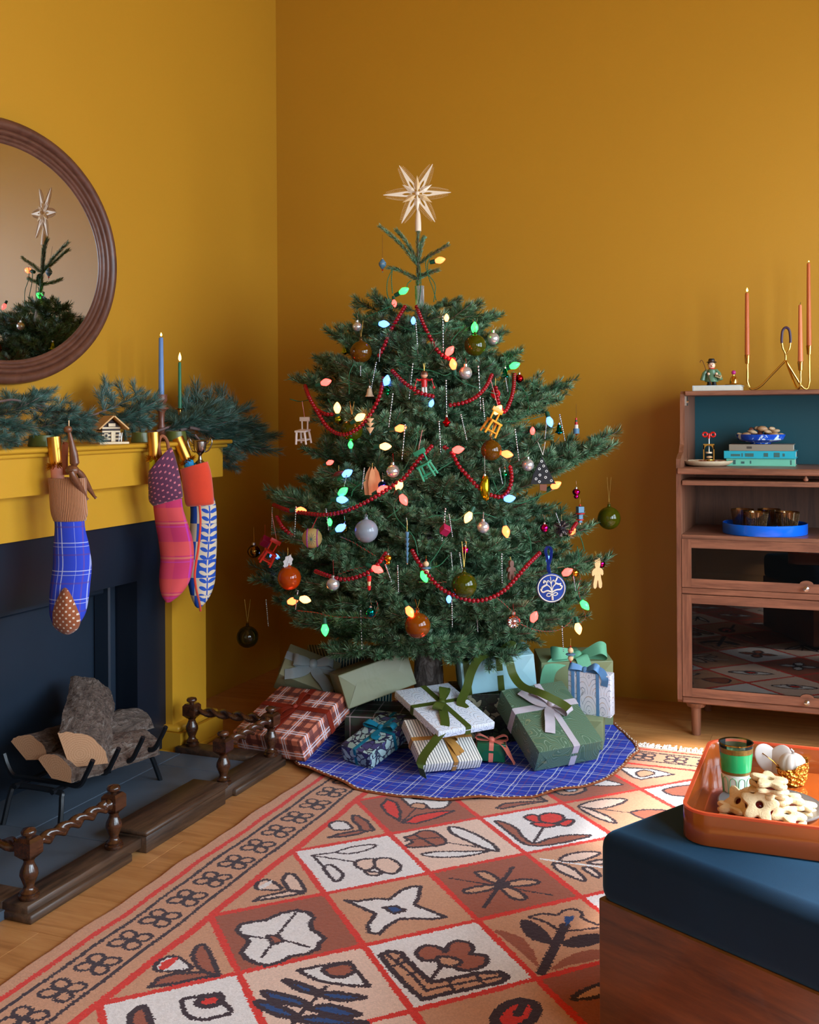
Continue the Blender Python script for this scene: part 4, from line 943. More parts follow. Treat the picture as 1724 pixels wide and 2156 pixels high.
# tray, aligned with the room
def tray():
    x0, x1, y0, y1 = -0.292, 0.16, 2.07, 2.565; rc = 0.055; e = empty('serving_tray', ((x0+x1)/2, (y0+y1)/2, ZO), label='rust-orange lacquered tray with deep rounded rim on the footstool', cat='tray')
    def ring(ins, z):
        out = []; r = rc-ins
        for cx, cy, a0 in ((x1-rc, y1-rc, 0), (x0+rc, y1-rc, 90), (x0+rc, y0+rc, 180), (x1-rc, y0+rc, 270)):
            for k in range(9): a = R(a0+90*k/8); out.append(Vector((cx+r*math.cos(a), cy+r*math.sin(a), z)))
        return out
    rings = [ring(0.006, ZO+0.0005), ring(0.001, ZO+0.003), ring(0, ZO+0.006), ring(0, ZO+0.0615), ring(0.001, ZO+0.063), ring(0.005, ZO+0.063), ring(0.006, ZO+0.0615), ring(0.006, ZO+0.007)]
    n = len(rings[0]); vs = [v for r_ in rings for v in r_]; fs = []
    for i in range(len(rings)-1):
        for k in range(n): fs.append((i*n+k, i*n+(k+1) % n, (i+1)*n+(k+1) % n, (i+1)*n+k))
    fs.append(tuple(range(n))[::-1]); fs.append(tuple(7*n+k for k in range(n)))
    b = MB(); b.add(vs, fs); b.build('tray', mat('rust_lacquer', (146, 70, 27), 0.12, var=0.01, coat=0.5), e, world=True)
    b = MB(); rr = [ring(-0.0003, ZO+0.059), ring(-0.0004, ZO+0.0637), ring(0.0064, ZO+0.0637), ring(0.0063, ZO+0.059)]; vs = [v for r_ in rr for v in r_]
    b.add(vs, [(i*n+k, i*n+(k+1) % n, ((i+1))*n+(k+1) % n, (i+1)*n+k) for i in range(3) for k in range(n)]); b.build('rim_edge', mat('coral_edge', (214, 84, 50), 0.25), e, world=True, label='coral red rim edge')
tray()
ZTR = ZO+0.007
# tea glass
gp = fl(1548, 1683, ZTR); gp = Vector((gp.x, gp.y+0.02, ZTR))
def glass():
    e = empty('tea_glass', gp, label='tall tea glass with green band, white arches and gold rim on the tray', cat='glass')
    H = 0.112
    pr = lambda z: 0.0245+ (0.0345-0.0245)*(z/H)
    t = clear_glass('clear_glass', (230, 240, 238), 0.01, alpha=0.03, tint=(244, 250, 248))
    MB().lathe([(0.022, 0), (0.0245, 0.002)]+[(pr(z), z) for z in (0.02, 0.05, 0.08, H-0.002)]+[(pr(H)-0.0005, H), (pr(H)-0.002, H-0.001)]+[(pr(z)-0.002, z) for z in (0.08, 0.05, 0.02, 0.009)]+[(0, 0.008)], gp, None, 44).build('glass_body', t, e, world=True)
    def sl(z0, z1, m, nm, off=0.0006):
        MB().lathe([(pr(z0)+off*0.2, z0), (pr(z0)+off, z0+0.0002), (pr(z1)+off, z1-0.0002), (pr(z1)+off*.2, z1)], gp, None, 44, caps=False).build(nm, m, e, world=True)
    GR = mat('green_enamel', (44, 170, 100), 0.12, var=0.06, vs=40); WH = mat('white_enamel', (232, 234, 224), 0.15); GD = mat('gold_glass_band', (150, 118, 60), 0.3, 0.6, var=0.25, vs=300)
    sl(0.006, 0.050, WH, 'white_band'); sl(0.050, 0.056, GD, 'gold_band'); sl(0.056, 0.093, GR, 'green_band'); sl(0.093, 0.104, GD, 'gold_band')
    b = MB()
    for k in range(10):
        a0 = 2*math.pi*k/10+0.2; pts = []
        for u, z in ((-0.0066, 0.008), (-0.0066, 0.038), (-0.0045, 0.043), (0, 0.045), (0.0045, 0.043), (0.0066, 0.038), (0.0066, 0.008), (0, 0.0065)):
            r = pr(z)+0.0012; a = a0+u/r; pts.append(gp+Vector((r*math.cos(a), r*math.sin(a), z)))
        b.tube(pts, 0.0008, 6, True)
    b.build('green_arches', mat('mint_enamel', (122, 190, 140), 0.2), e, world=True)
    MB().lathe([(pr(H)-0.002, H-0.0012), (pr(H)+0.001, H-0.0012), (pr(H)+0.0008, H+0.001), (pr(H)-0.002, H+0.001), (pr(H)-0.002, H-0.0012)], gp, None, 44, caps=False).build('gold_rim', metal('gold_rim', (226, 170, 66), 0.12), e, world=True)
    MB().lathe([(0, 0.09), (pr(0.09)-0.0026, 0.09), (pr(0.010)-0.0026, 0.010), (0, 0.0095)], gp, None, 30).build('green_drink', mat('green_drink', (60, 130, 62), 0.08, var=0.02), e, world=True)
glass()
# plate and cookies
pc = fl(1612, 1708, ZTR); pc = Vector((pc.x+0.008, pc.y+0.012, ZTR))
e = empty('plate', pc, label='white stoneware plate with grey rim under the cookies on the tray', cat='plate')
MB().lathe([(0.065, 0), (0.07, 0.001), (0.092, 0.006), (0.1005, 0.0115), (0.100, 0.013), (0.098, 0.0125), (0.088, 0.006), (0.07, 0.004), (0, 0.004)], pc, None, 48).build('dish', mat('white_stoneware', (228, 228, 222), 0.2), e, world=True)
MB().lathe([(0.0965, 0.0122), (0.0995, 0.0136), (0.1020, 0.0122), (0.1012, 0.0095), (0.093, 0.0058)], pc, None, 48).build('rim', mat('grey_glaze', (96, 92, 92), 0.3), e, world=True, label='grey glazed rim')
DOUGH = mat('pale_shortbread', (228, 202, 156), 0.75, var=0.06, vs=90, bump=0.35, bs=300)
JAM = mat('red_jam', (86, 12, 16), 0.08)
def cookie_meshes():
    def star(th, hole, z0, s=1.0):
        n = 60; b = MB(); prof = [(0.0, 0), (0.90, 0), (1.0, 0.25), (1.0, 0.65), (0.92, 0.93), (0.8, 1.0)]
        vs = []; 
        def rad(a): return 0.0365*s*(0.80+0.20*math.cos(5*a))
        layers = []
        for sc_, zz in prof[1:]: layers.append([Vector((rad(2*math.pi*k/n)*sc_*math.cos(2*math.pi*k/n), rad(2*math.pi*k/n)*sc_*math.sin(2*math.pi*k/n), z0+th*zz)) for k in range(n)])
        if hole:
            for sc_, zz in ((0.009, 1.0), (0.0075, 0.9), (0.007, 0.3)): layers.append([Vector((sc_*math.cos(2*math.pi*k/n), sc_*math.sin(2*math.pi*k/n), z0+th*zz)) for k in range(n)])
        flat = [v for l in layers for v in l]; fs = []
        for i in range(len(layers)-1):
            for k in range(n): fs.append((i*n+k, i*n+(k+1) % n, (i+1)*n+(k+1) % n, (i+1)*n+k))
        fs.append(tuple(range(n))[::-1])
        if not hole: fs.append(tuple((len(layers)-1)*n+k for k in range(n)))
        b.add(flat, fs); return b
    bot = star(0.0095, False, 0).mesh('biscuit', DOUGH); top = star(0.0095, True, 0.0110).mesh('biscuit', DOUGH)
    j = MB(); j.lathe([(0, 0.0085), (0.025, 0.0088), (0.026, 0.0112), (0.008, 0.0118), (0.0, 0.0135)], (0, 0, 0), None, 24); jm = j.mesh('jam', JAM)
    return bot, top, jm
cm = cookie_meshes()
def cookie(loc, rot, label):
    e = empty('star_cookie', loc, tuple(R(k) for k in rot), label, 'cookie', 'star jam cookies on the plate')
    for me, nm in zip(cm, ('biscuit_bottom', 'biscuit_top', 'jam')):
        o = bpy.data.objects.new(nm, me); COL.objects.link(o); o.parent = e
def pz(x, y, z):
    q = fl(x, y, z); return (q.x, q.y, z)
zz = ZTR+0.006
CK = [((1545, 1712), 0.002, (0, 0, 10), 'jam star cookie lying flat at the left edge of the plate'),
      ((1600, 1725), 0.004, (4, -3, 40), 'jam star cookie lowest at the front of the pile'),
      ((1655, 1726), 0.010, (10, 4, 0), 'jam star cookie at the front right of the plate, jam eye facing up'),
      ((1680, 1705), 0.003, (0, 6, 25), 'jam star cookie at the right edge of the plate'),
      ((1610, 1700), 0.022, (0, 3, 15), 'jam star cookie in the lower middle of the pile'),
      ((1654, 1692), 0.026, (3, 4, 50), 'jam star cookie sticking out of the right side of the pile'),
      ((1563, 1690), 0.020, (28, -48, 20), 'jam star cookie leaning on edge at the left of the pile'),
      ((1597, 1694), 0.046, (58, -6, 12), 'large jam star cookie leaning on the front of the pile, star face towards the room'),
      ((1622, 1680), 0.046, (2, 3, 30), 'jam star cookie below the top two of the pile'),
      ((1612, 1668), 0.064, (4, -5, 0), 'jam star cookie second from the top of the pile'),
      ((1617, 1655), 0.082, (8, 4, 28), 'jam star cookie crowning the pile')]
for (x, y), dz, rot, l in CK:
    q = fl(x, y, zz+dz+0.006); cookie((q.x, q.y+0.006, zz+dz), rot, l)
# mandarin-like bauble in gold foil and a paper flower
def foil():
    t = NT('crumpled_gold_foil'); v = t.coord('Object'); t.put(t.b.inputs['Base Color'], lin((244, 176, 70))[:3])
    t.bump(t.m('ADD', t.vor(v, 130), t.m('MULTIPLY', t.noise(v, 60, 4), 1.5)), 1.0, 0.012); t.set(Metallic=0.85, Roughness=0.22); return t.mat
q = fl(1667, 1658, ZTR)
def wrapped():
    o = Vector((q.x+0.0, q.y+0.02, ZTR)); e = empty('foil_wrapped_pumpkin', o, label='small pale ribbed pumpkin sweet half wrapped in gold foil on the tray', cat='sweet')
    rg = random.Random(5); n = 28; rings = []
    for i, (r, z) in enumerate([(0.016, 0.0), (0.024, 0.004), (0.029, 0.014), (0.031, 0.026), (0.032, 0.036), (0.033, 0.044)]):
        rings.append([o+Vector(((r+rg.uniform(-.002, .002))*math.cos(2*math.pi*k/n), (r+rg.uniform(-.002, .002))*math.sin(2*math.pi*k/n), z+(rg.uniform(-.002, .005)*(i == 5))+(0.010*math.cos(2*math.pi*(k/n)-0.3) if i == 5 else 0))) for k in range(n)])
    b = MB(); vs = [v for r_ in rings for v in r_]; b.add(vs, [(i*n+k, i*n+(k+1) % n, (i+1)*n+(k+1) % n, (i+1)*n+k) for i in range(5) for k in range(n)]+[tuple(range(n))[::-1]])
    b.build('foil', foil(), e, world=True, ang=20)
    b = MB(); n = 54; c = o+Vector((0, 0, 0.044)); vs = []; pr = [(0.0, -0.02)]+[(0.029*math.cos(a), 0.024*math.sin(a)) for a in [R(k) for k in (-60, -30, 0, 25, 45, 60, 75)]]+[(0.003, 0.021)]
    for r, z in pr:
        for k in range(n): a = 2*math.pi*k/n; rr = r*(1-0.07*abs(math.cos(9*a/2))**6); vs.append(c+Vector((rr*math.cos(a), rr*math.sin(a), z)))
    b.add(vs, [(i*n+k, i*n+(k+1) % n, (i+1)*n+(k+1) % n, (i+1)*n+k) for i in range(len(pr)-1) for k in range(n)])
    b.build('ribbed_body', mat('pale_grey_white', (206, 196, 190), 0.5), e, world=True, ang=60)
    MB().tube([c+Vector((0, 0, 0.02)), c+Vector((0.002, 0, 0.027)), c+Vector((-0.003, 0, 0.031))], 0.0025, 7).build('stem', metal('silver_stem', (190, 190, 190), 0.3), e, world=True)
wrapped()
def paperflower():
    p = fl(1625, 1648, ZTR); o = Vector((p.x+0.0, p.y+0.045, ZTR+0.0)); e = empty('paper_petals', o, label='two white paper petals with a thin gold band standing behind the cookies', cat='decoration')
    WP = mat('white_paper', (224, 214, 208), 0.7)
    for dx, rz, ry in ((-0.012, 20, -32), (0.014, -10, 24)):
        b = MB(); b.sphere(o+Vector((dx, 0, 0.038)), 0.028, 24, 14, (0.85, 0.10, 1.25), Euler((0, R(ry), R(rz))).to_matrix()); b.build('petal', WP, e, world=True)
    MB().tube([o+Vector((-0.022, -0.006, 0.05)), o+Vector((0.0, -0.010, 0.036)), o+Vector((0.012, -0.006, 0.022))], 0.001, 6).build('gold_band', metal('gold_rim', (226, 170, 66), 0.12), e, world=True)
paperflower()
# ================================================================== CHRISTMAS TREE
TD = 4.38
TB = fl(905, 876+FOC*CH/TD); TB = Vector((TB.x, TB.y, 0))             # trunk foot
TT = at(880, 487, TD)                                                 # tip of the leader
def axis(z): t = z/TT.z; return Vector((TB.x+(TT.x-TB.x)*t, TB.y+(TT.y-TB.y)*t, z))
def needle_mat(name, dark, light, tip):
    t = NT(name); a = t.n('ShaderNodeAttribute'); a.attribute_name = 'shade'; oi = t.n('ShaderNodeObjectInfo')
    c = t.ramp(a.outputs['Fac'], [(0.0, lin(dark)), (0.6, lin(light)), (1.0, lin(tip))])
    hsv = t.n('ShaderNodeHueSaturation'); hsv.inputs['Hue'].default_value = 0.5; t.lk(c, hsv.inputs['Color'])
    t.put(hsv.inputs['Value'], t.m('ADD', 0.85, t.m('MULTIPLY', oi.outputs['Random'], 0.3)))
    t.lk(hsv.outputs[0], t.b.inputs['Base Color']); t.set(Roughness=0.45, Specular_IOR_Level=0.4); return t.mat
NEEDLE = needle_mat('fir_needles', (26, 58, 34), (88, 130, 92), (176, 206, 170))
TWIG = mat('fir_twig', (98, 82, 66), 0.85)
class Fir:
    """collects needles (numpy) and twig tubes"""
    def __init__(s, seed): s.rg = np.random.RandomState(seed); s.V = []; s.S = []; s.b = MB()
    def shoot(s, pts, rad=0.0018, nl=0.020, dens=1500, up=0.5, fwd=0.5, w=0.0016, tip=0.0):
        P = np.array([[*p] for p in pts]); seg = np.diff(P, axis=0); L = np.linalg.norm(seg, axis=1); tot = L.sum(); cum = np.concatenate([[0], np.cumsum(L)])
        n = max(6, int(tot*dens)); t = s.rg.uniform(0, tot, n); i = np.clip(np.searchsorted(cum, t)-1, 0, len(L)-1)
        f = ((t-cum[i])/np.maximum(L[i], 1e-9))[:, None]; p = P[i]*(1-f)+P[i+1]*f; T = seg[i]/np.maximum(L[i], 1e-9)[:, None]
        Z = np.array([0, 0, 1.0]); A = np.cross(T, Z); nA = np.linalg.norm(A, axis=1, keepdims=True); A = np.where(nA > 0.1, A/np.maximum(nA, 1e-6), np.array([[1, 0, 0]])); B = np.cross(A, T)
        ph = s.rg.uniform(0, 2*np.pi, n)[:, None]; rad_ = A*np.cos(ph)+B*np.sin(ph)
        rd = rad_+Z*up*(0.4+0.6*s.rg.rand(n, 1)); rd -= T*(rd*T).sum(1, keepdims=True); rd /= np.maximum(np.linalg.norm(rd, axis=1, keepdims=True), 1e-6)
        endf = ((t/tot)[:, None])**3
        d = T*(fwd*(0.8+0.5*s.rg.rand(n, 1))+endf*0.5)+rd; d /= np.linalg.norm(d, axis=1, keepdims=True)
        ln = nl*(0.8+0.35*s.rg.rand(n, 1)); W_ = np.cross(d, rd); W_ /= np.maximum(np.linalg.norm(W_, axis=1, keepdims=True), 1e-6)
        W_ = W_+rd*s.rg.uniform(-0.5, 0.5, (n, 1)); W_ /= np.linalg.norm(W_, axis=1, keepdims=True)
        b0 = p+rad_*rad; m = b0+d*ln*0.55; d2 = d+T*0.25+Z*0.25*up; d2 /= np.linalg.norm(d2, axis=1, keepdims=True); e = m+d2*ln*0.5
        V = np.stack([b0-W_*w*.4, b0+W_*w*.4, m-W_*w*.5, m+W_*w*.5, e], 1); s.V.append(V)
        sh = np.clip(s.rg.normal(0.38+tip, 0.2, (n, 1)), 0, 1); s.S.append(np.repeat(sh, 5, 1)+np.array([[-.35, -.35, 0, 0, .38]]))  # random tone, plus painted shade: bases darkened, tips lightened inside each shoot
        s.b.tube(pts, [max(0.0008, rad*(1-0.4*k/(len(pts)-1))) for k in range(len(pts))], 5)
    def mesh(s, name, mats):
        nb = len(s.b.v); V = np.concatenate(s.V).reshape(-1, 3); n = len(V)//5
        base = nb+np.arange(n)*5
        q = np.stack([base, base+1, base+3, base+2], 1); t = np.stack([base+2, base+3, base+4], 1)
        me = bpy.data.meshes.new(name)
        tf = s.b.f; lv = [i for f in tf for i in f]; lt = [len(f) for f in tf]
        me.vertices.add(nb+len(V)); me.vertices.foreach_set('co', np.concatenate([np.array(s.b.v).reshape(-1, 3), V]).ravel())
        loops = np.concatenate([np.array(lv, int), q.ravel(), t.ravel()]); tot = np.concatenate([np.array(lt, int), np.full(n, 4), np.full(n, 3)])
        start = np.concatenate([[0], np.cumsum(tot)[:-1]])
        me.loops.add(len(loops)); me.loops.foreach_set('vertex_index', loops); me.polygons.add(len(tot)); me.polygons.foreach_set('loop_start', start); me.polygons.foreach_set('loop_total', tot)
        mi = np.ones(len(tot), int); mi[:len(tf)] = 0
        for m in mats: me.materials.append(m)
        me.polygons.foreach_set('material_index', mi); me.update(calc_edges=True)
        at_ = me.attributes.new('shade', 'FLOAT', 'POINT'); at_.data.foreach_set('value', np.concatenate([np.zeros(nb), np.concatenate(s.S).ravel()]).clip(0, 1))
        return me
def frond(L, seed, nl=0.025, dens=1700, nside=None, up=0.75, droop=0.0, flatness=0.25, w=0.0019, fwd=0.42):
    """a branch along +x in the xy plane, z up"""
    f = Fir(seed); rg = random.Random(seed)
    def curve(p, d, l, lift, n=5):
        pts = [p]; 
        for k in range(n): d = (d+Vector((0, 0, lift/n))+Vector((rg.uniform(-.05, .05), rg.uniform(-.05, .05), 0))).normalized(); pts.append(pts[-1]+d*(l/n))
        return pts
    main = curve(Vector((0, 0, 0)), Vector((1, 0, -droop)), L, 0.25+droop, 9)
    st = 0.30 if L > 0.3 else 0.1
    f.shoot([p for p in main[int(len(main)*st):]], 0.0028, nl, dens, up, fwd, w)
    f.b.tube(main, [0.0065*(1-0.75*k/9)*max(0.5, L/0.5) for k in range(10)], 6)
    ns = nside or max(3, int(L/0.054))
    def p_at(t): x = t*9; i = min(8, int(x)); return main[i].lerp(main[i+1], x-i)
    for k in range(ns):
        t = 0.22+0.70*(k/ns) if L > 0.3 else 0.15+0.72*k/ns
        p = p_at(t); sgn = 1 if k % 2 else -1; an = R(rg.uniform(42, 62))*sgn
        l2 = (L*(1-t)*0.62+0.035)*rg.uniform(0.8, 1.15); l2 = min(l2, 0.24)
        d = Vector((math.cos(an), math.sin(an), rg.uniform(-1, 1)*flatness))
        s2 = curve(p, d, l2, 0.3); f.shoot(s2, 0.0018, nl, dens, up, fwd, w)
        if l2 > 0.07:
            for j in range(int(l2/0.048)):
                tt = 0.3+0.6*j/max(1, int(l2/0.048)); q = s2[min(4, int(tt*5))].lerp(s2[min(5, int(tt*5)+1)], tt*5 % 1); a2 = an+R(rg.uniform(38, 55))*(1 if j % 2 else -1)
                l3 = rg.uniform(0.028, 0.055)*(1.2-0.5*tt)
                f.shoot(curve(q, Vector((math.cos(a2), math.sin(a2), rg.uniform(-1, 1)*flatness*1.2)), l3, 0.25, 3), 0.0013, nl*0.95, dens, up, fwd, w)
    return f
tree = empty('christmas_tree', TB, label='tall noble fir Christmas tree with dense blue-green branches in the corner', cat='tree')
def trunk():
    t = NT('fir_trunk_bark'); v = t.coord('Object', (1, 1, 0.5)); n_ = t.noise(v, 26, 5, 0.7, 0.6)
    t.put(t.b.inputs['Base Color'], t.ramp(n_, [(0.35, lin((72, 64, 60))), (0.52, lin((146, 136, 130))), (0.62, lin((212, 208, 204)))])); t.bump(n_, 0.9, 0.01); t.set(Roughness=0.9)
    pts = [axis(z)-TB for z in np.linspace(0.0, TT.z-0.22, 26)]
    rs = [0.056*(1-z/ (TT.z))**0.8+0.007+0.002*math.sin(z*40) for z in np.linspace(0, TT.z-0.22, 26)]
    b = MB(); b.tube(pts, rs, 18); b.build('trunk', t.mat, tree, ang=80)
    b = MB(); b.lathe([(0.13, 0.012), (0.13, 0.03), (0.10, 0.04), (0.07, 0.10), (0.062, 0.10), (0.062, 0.02)], (0, 0, 0), None, 24); b.build('stand', mat('dark_green_stand', (24, 44, 34), 0.5), tree)
trunk()
variants = {}
for L in (0.26, 0.38, 0.5, 0.62):
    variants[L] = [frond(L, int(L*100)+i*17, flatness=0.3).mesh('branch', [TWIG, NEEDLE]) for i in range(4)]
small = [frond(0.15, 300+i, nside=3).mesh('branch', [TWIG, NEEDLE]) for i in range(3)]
rt = random.Random(12)
def put_branch(me, L0, p, d, Lw, roll=0.0):
    d = Vector(d).normalized(); up = Vector((0, 0, 1)); y = up.cross(d).normalized(); z = d.cross(y)
    M = Matrix((d, y, z)).transposed() @ Matrix.Rotation(roll, 3, 'X')
    o = bpy.data.objects.new('branch', me); COL.objects.link(o); o.parent = tree; o.location = p-TB; o.rotation_euler = M.to_euler(); s_ = Lw/L0; o.scale = (s_, s_, s_)
def best(L):
    k = min(variants, key=lambda q: abs(q-L)); return rt.choice(variants[k]), k
# horizontal reach of the crown against height, towards the left, right and the room
RZ = [(0.30, 0.42, 0.50, 0.50), (0.44, 0.62, 0.68, 0.60), (0.63, 0.70, 0.70, 0.66), (0.88, 0.64, 0.62, 0.62), (1.09, 0.45, 0.58, 0.56), (1.32, 0.50, 0.44, 0.47), (1.41, 0.46, 0.40, 0.42), (1.586, 0.31, 0.34, 0.33), (1.67, 0.27, 0.30, 0.26), (1.80, 0.15, 0.15, 0.15)]
def reach(z, az):
    """az: 0 = picture right, 90 = away, 180 = left, 270 = towards the camera"""
    for i in range(len(RZ)-1):
        if z <= RZ[i+1][0]: break
    a, b_ = RZ[i], RZ[i+1]; t = min(1, max(0, (z-a[0])/(b_[0]-a[0]))); l, r_, f_ = [a[k]+(b_[k]-a[k])*t for k in (1, 2, 3)]
    c, s_ = math.cos(az), math.sin(az); rx = r_ if c > 0 else l; ry = f_
    return 1/math.sqrt((c/rx)**2+(s_/ry)**2)
def dir_az(az): return _r0*math.cos(az)+FW*math.sin(az)
def surf(x, y, out=1.0, extra=0.0):
    """point on the room-facing surface of the crown behind pixel x, y"""
    d = TD
    for _ in range(4):
        p = at(x, y, d); z = min(1.8, max(0.3, p.z)); c = axis(z); lat = (p-c).dot(_r0)
        rr = reach(z, R(270)); rl = reach(z, 0 if lat > 0 else math.pi)
        q = min(0.96, abs(lat)/rl); d = (c-CAMP).dot(FW)-out*rr*math.sqrt(1-q*q)*0.93-extra
    return at(x, y, d)
z = 0.36; lev = 0
while z < 1.60:
    el = 4+13*((z-0.36)/1.24)
    nb = int(12-4*(z-0.36)/1.24); a0 = rt.uniform(0, 6.28)
    for k in range(nb):
        az = a0+2*math.pi*k/nb+rt.uniform(-0.12, 0.12); zz_ = z+rt.uniform(-0.03, 0.03); e_ = R(el+rt.uniform(-6, 6))
        L = reach(zz_+math.tan(e_)*0.3*reach(z, az), az)*rt.uniform(0.84, 1.02)/math.cos(e_)*0.98
        p = axis(zz_); back = math.sin(az) > 0.5
        if p.y+dir_az(az).y*L > 4.80: L = (4.80-p.y)/max(0.1, dir_az(az).y)
        me, k0 = best(L); d = dir_az(az)*math.cos(e_)+Vector((0, 0, math.sin(e_)-0.10))
        put_branch(me, k0, p, d, L, rt.uniform(-0.3, 0.3))
    z += 0.082 if z > 0.5 else 0.065; lev += 1
# inner shorter branches filling the crown
for k in range(60):
    z = rt.uniform(0.42, 1.42); az = rt.uniform(math.pi*0.9, math.pi*2.1); L = reach(z, az)*rt.uniform(0.55, 0.75); me, k0 = best(L)
    put_branch(me, k0, axis(z), dir_az(az)+Vector((0, 0, rt.uniform(-0.25, 0.5))), L, rt.uniform(-1, 1))
# branch tips that stand clear of the crown in the photograph: (x, y of tip, depth offset, attach height drop, length)
for x, y, dz, L in ((1312, 990, 0.00, 0.64), (1310, 962, 0.02, 0.62), (1225, 842, 0.03, 0.56), (1205, 872, -0.03, 0.5), (600, 835, -0.05, 0.52), (652, 785, 0.02, 0.5), (548, 1075, -0.05, 0.62), (552, 1095, 0.05, 0.6), (508, 1245, 0.0, 0.66), (530, 1262, 0.08, 0.62), (1300, 1222, 0.05, 0.66), (1268, 1150, 0.0, 0.6), (1250, 1290, -0.1, 0.6), (1240, 1345, -0.15, 0.58), (1075, 722, 0, 0.36), (1108, 765, -0.02, 0.4), (712, 706, 0.0, 0.34), (740, 655, 0.02, 0.27), (1020, 655, 0.0, 0.28), (1052, 682, 0.02, 0.3), (770, 638, -0.02, 0.2), (975, 640, 0, 0.2), (585, 1300, -0.1, 0.56), (600, 1325, -0.2, 0.5), (670, 1350, -0.35, 0.5), (790, 1365, -0.5, 0.55), (640, 1345, -0.3, 0.5), (720, 1345, -0.45, 0.52), (1080, 1345, -0.5, 0.55), (1180, 1350, -0.35, 0.55), (1010, 1335, -0.5, 0.5), (1110, 1330, -0.55, 0.6), (860, 1340, -0.5, 0.5), (930, 1330, -0.45, 0.45)):
    tip = at(x, y, TD+dz); lat = (tip-axis(tip.z)); lat.z = 0
    zatt = tip.z-0.16*L; 
    for _ in range(6):
        zatt = tip.z-0.16*max(lat.length, 0.15)
        if y > 1320: zatt = tip.z+0.10*L
    p = axis(max(0.3, min(1.72, zatt))); v = tip-p; me, k0 = best(v.length); put_branch(me, k0, p, v, v.length, 0.0)
# leader and top whorls, single shoots
f = Fir(77)
top = MB()
def tp(x, y, dz=0.0): return at(x, y, TD+dz)-TB
f.shoot(spline([tp(879, 632), tp(880, 580), tp(880, 530), tp(880, 486)], 4), 0.006, 0.013, 2600, 0.2, 1.3, 0.0014, 0.05)
me = f.mesh('leader_shoot', [TWIG, NEEDLE]); o = bpy.data.objects.new('leader_shoot', me); COL.objects.link(o); o.parent = tree
for pts in ([(878, 558, 0), (855, 527, -.02), (825, 497, -.04), (799, 476, -.05)], [(878, 556, 0), (865, 525, .03), (848, 500, .06), (834, 484, .08)], [(882, 556, 0), (905, 538, -.02), (930, 524, -.04), (943, 515, -.05)], [(880, 552, 0), (884, 530, .06), (890, 505, .12), (893, 500, .14)],
            [(879, 588, 0), (862, 580, -.03), (838, 568, -.05), (816, 563, -.06)], [(881, 582, 0), (900, 576, -.02), (915, 571, -.03), (923, 568, -.03)], [(880, 585, 0), (890, 580, .06), (900, 575, .1), (905, 572, .12)]):
    f = Fir(len(pts)+int(pts[0][1])); f.shoot(spline([tp(*q) for q in pts], 4), 0.0035, 0.015, 3000, 0.35, 1.15, 0.0015, 0.05)
    o = bpy.data.objects.new('top_shoot', f.mesh('top_shoot', [TWIG, NEEDLE])); COL.objects.link(o); o.parent = tree
# star of pale wood shavings
def star():
    c = at(878, 408, TD-0.01); e = empty('star_tree_topper', at(880, 487, TD), label='pale wooden star tree topper with curled wood-shaving edges', cat='tree topper')
    W1 = mat('pale_lime_wood', (226, 204, 178), 0.5, var=0.03); W2 = mat('tan_lime_wood', (214, 178, 130), 0.5, var=0.03)
    n_ = -FW; x_ = _r0; M = Matrix((x_, -n_, _u0)).transposed()      # prism: xz plane faces the camera
    MB().lathe([(0.0128, -0.038), (0.0125, -0.004), (0.010, 0.028), (0.0062, 0.045), (0.005, 0.07), (0.004, 0.10)], at(880, 467, TD), None, 20).build('socket', W1, e, world=True)
    for k in range(6):
        an = R(60*k+2); d = Vector((math.cos(an), 0, math.sin(an))); s_ = Vector((-d.z, 0, d.x)); Lr = 0.136 if k % 3 == 0 else 0.134
        def q(u, v): w = d*u+s_*v; return (w.x, w.z)
        for sg in (-1, 1): MB().prism([q(0.02, 0), q(0.02, sg*0.010), q(0.03, sg*0.013), q(Lr, sg*0.001), q(Lr, 0), q(0.062, sg*0.0002), q(0.05, sg*0.004), q(0.036, sg*0.004)], 0.004, c, M).build('long_ray', W1, e, world=True, smooth=False)
        b = MB()
        for sg in (-1, 1):
            for j in range(15):
                u = 0.042+j*0.0058; r = 0.0085*(1-((j-5)/13)**2*0.75); 
                if r < 0.002: r = 0.002
                v = sg*(0.013*(1-(u-0.03)/0.11)+r*0.85); cc = c+M @ (d*u+s_*v)
                pts = [cc+M @ ((d*math.cos(a)*0.75+s_*math.sin(a))*r) for a in [i*2*math.pi/10 for i in range(9)]]
                b.ribbon(pts, n_, 0.003, 0.0006)
        b.build('wood_curls', W2, e, world=True, kind='stuff')
    for k in range(8):
        an = R(90+ [0, 52, 90-30, 0][0]+45*k) if False else R({0: 90, 1: 31, 2: -31, 3: -90, 4: -149, 5: 149, 6: 90, 7: -90}[k])
        if k > 5: continue
        d = Vector((math.cos(an), 0, math.sin(an))); s_ = Vector((-d.z, 0, d.x)); Ls = 0.074 if k in (0, 3) else 0.07
        b = MB(); cc = c+n_*0.004; pts = [cc, cc+M @ (d*Ls*0.45+s_*0.0115), cc+M @ (d*Ls), cc+M @ (d*Ls*0.45-s_*0.0115), cc+M @ (d*Ls*0.4)+n_*0.008]
        b.add(pts, [(0, 1, 4), (1, 2, 4), (2, 3, 4), (3, 0, 4), (0, 3, 2, 1)]); b.build('short_ray', W2 if k % 2 == 0 else W1, e, world=True, smooth=False)
    MB().sphere(c+n_*0.012, 0.0095, 16, 12).build('centre_bead', W1, e, world=True)
star()
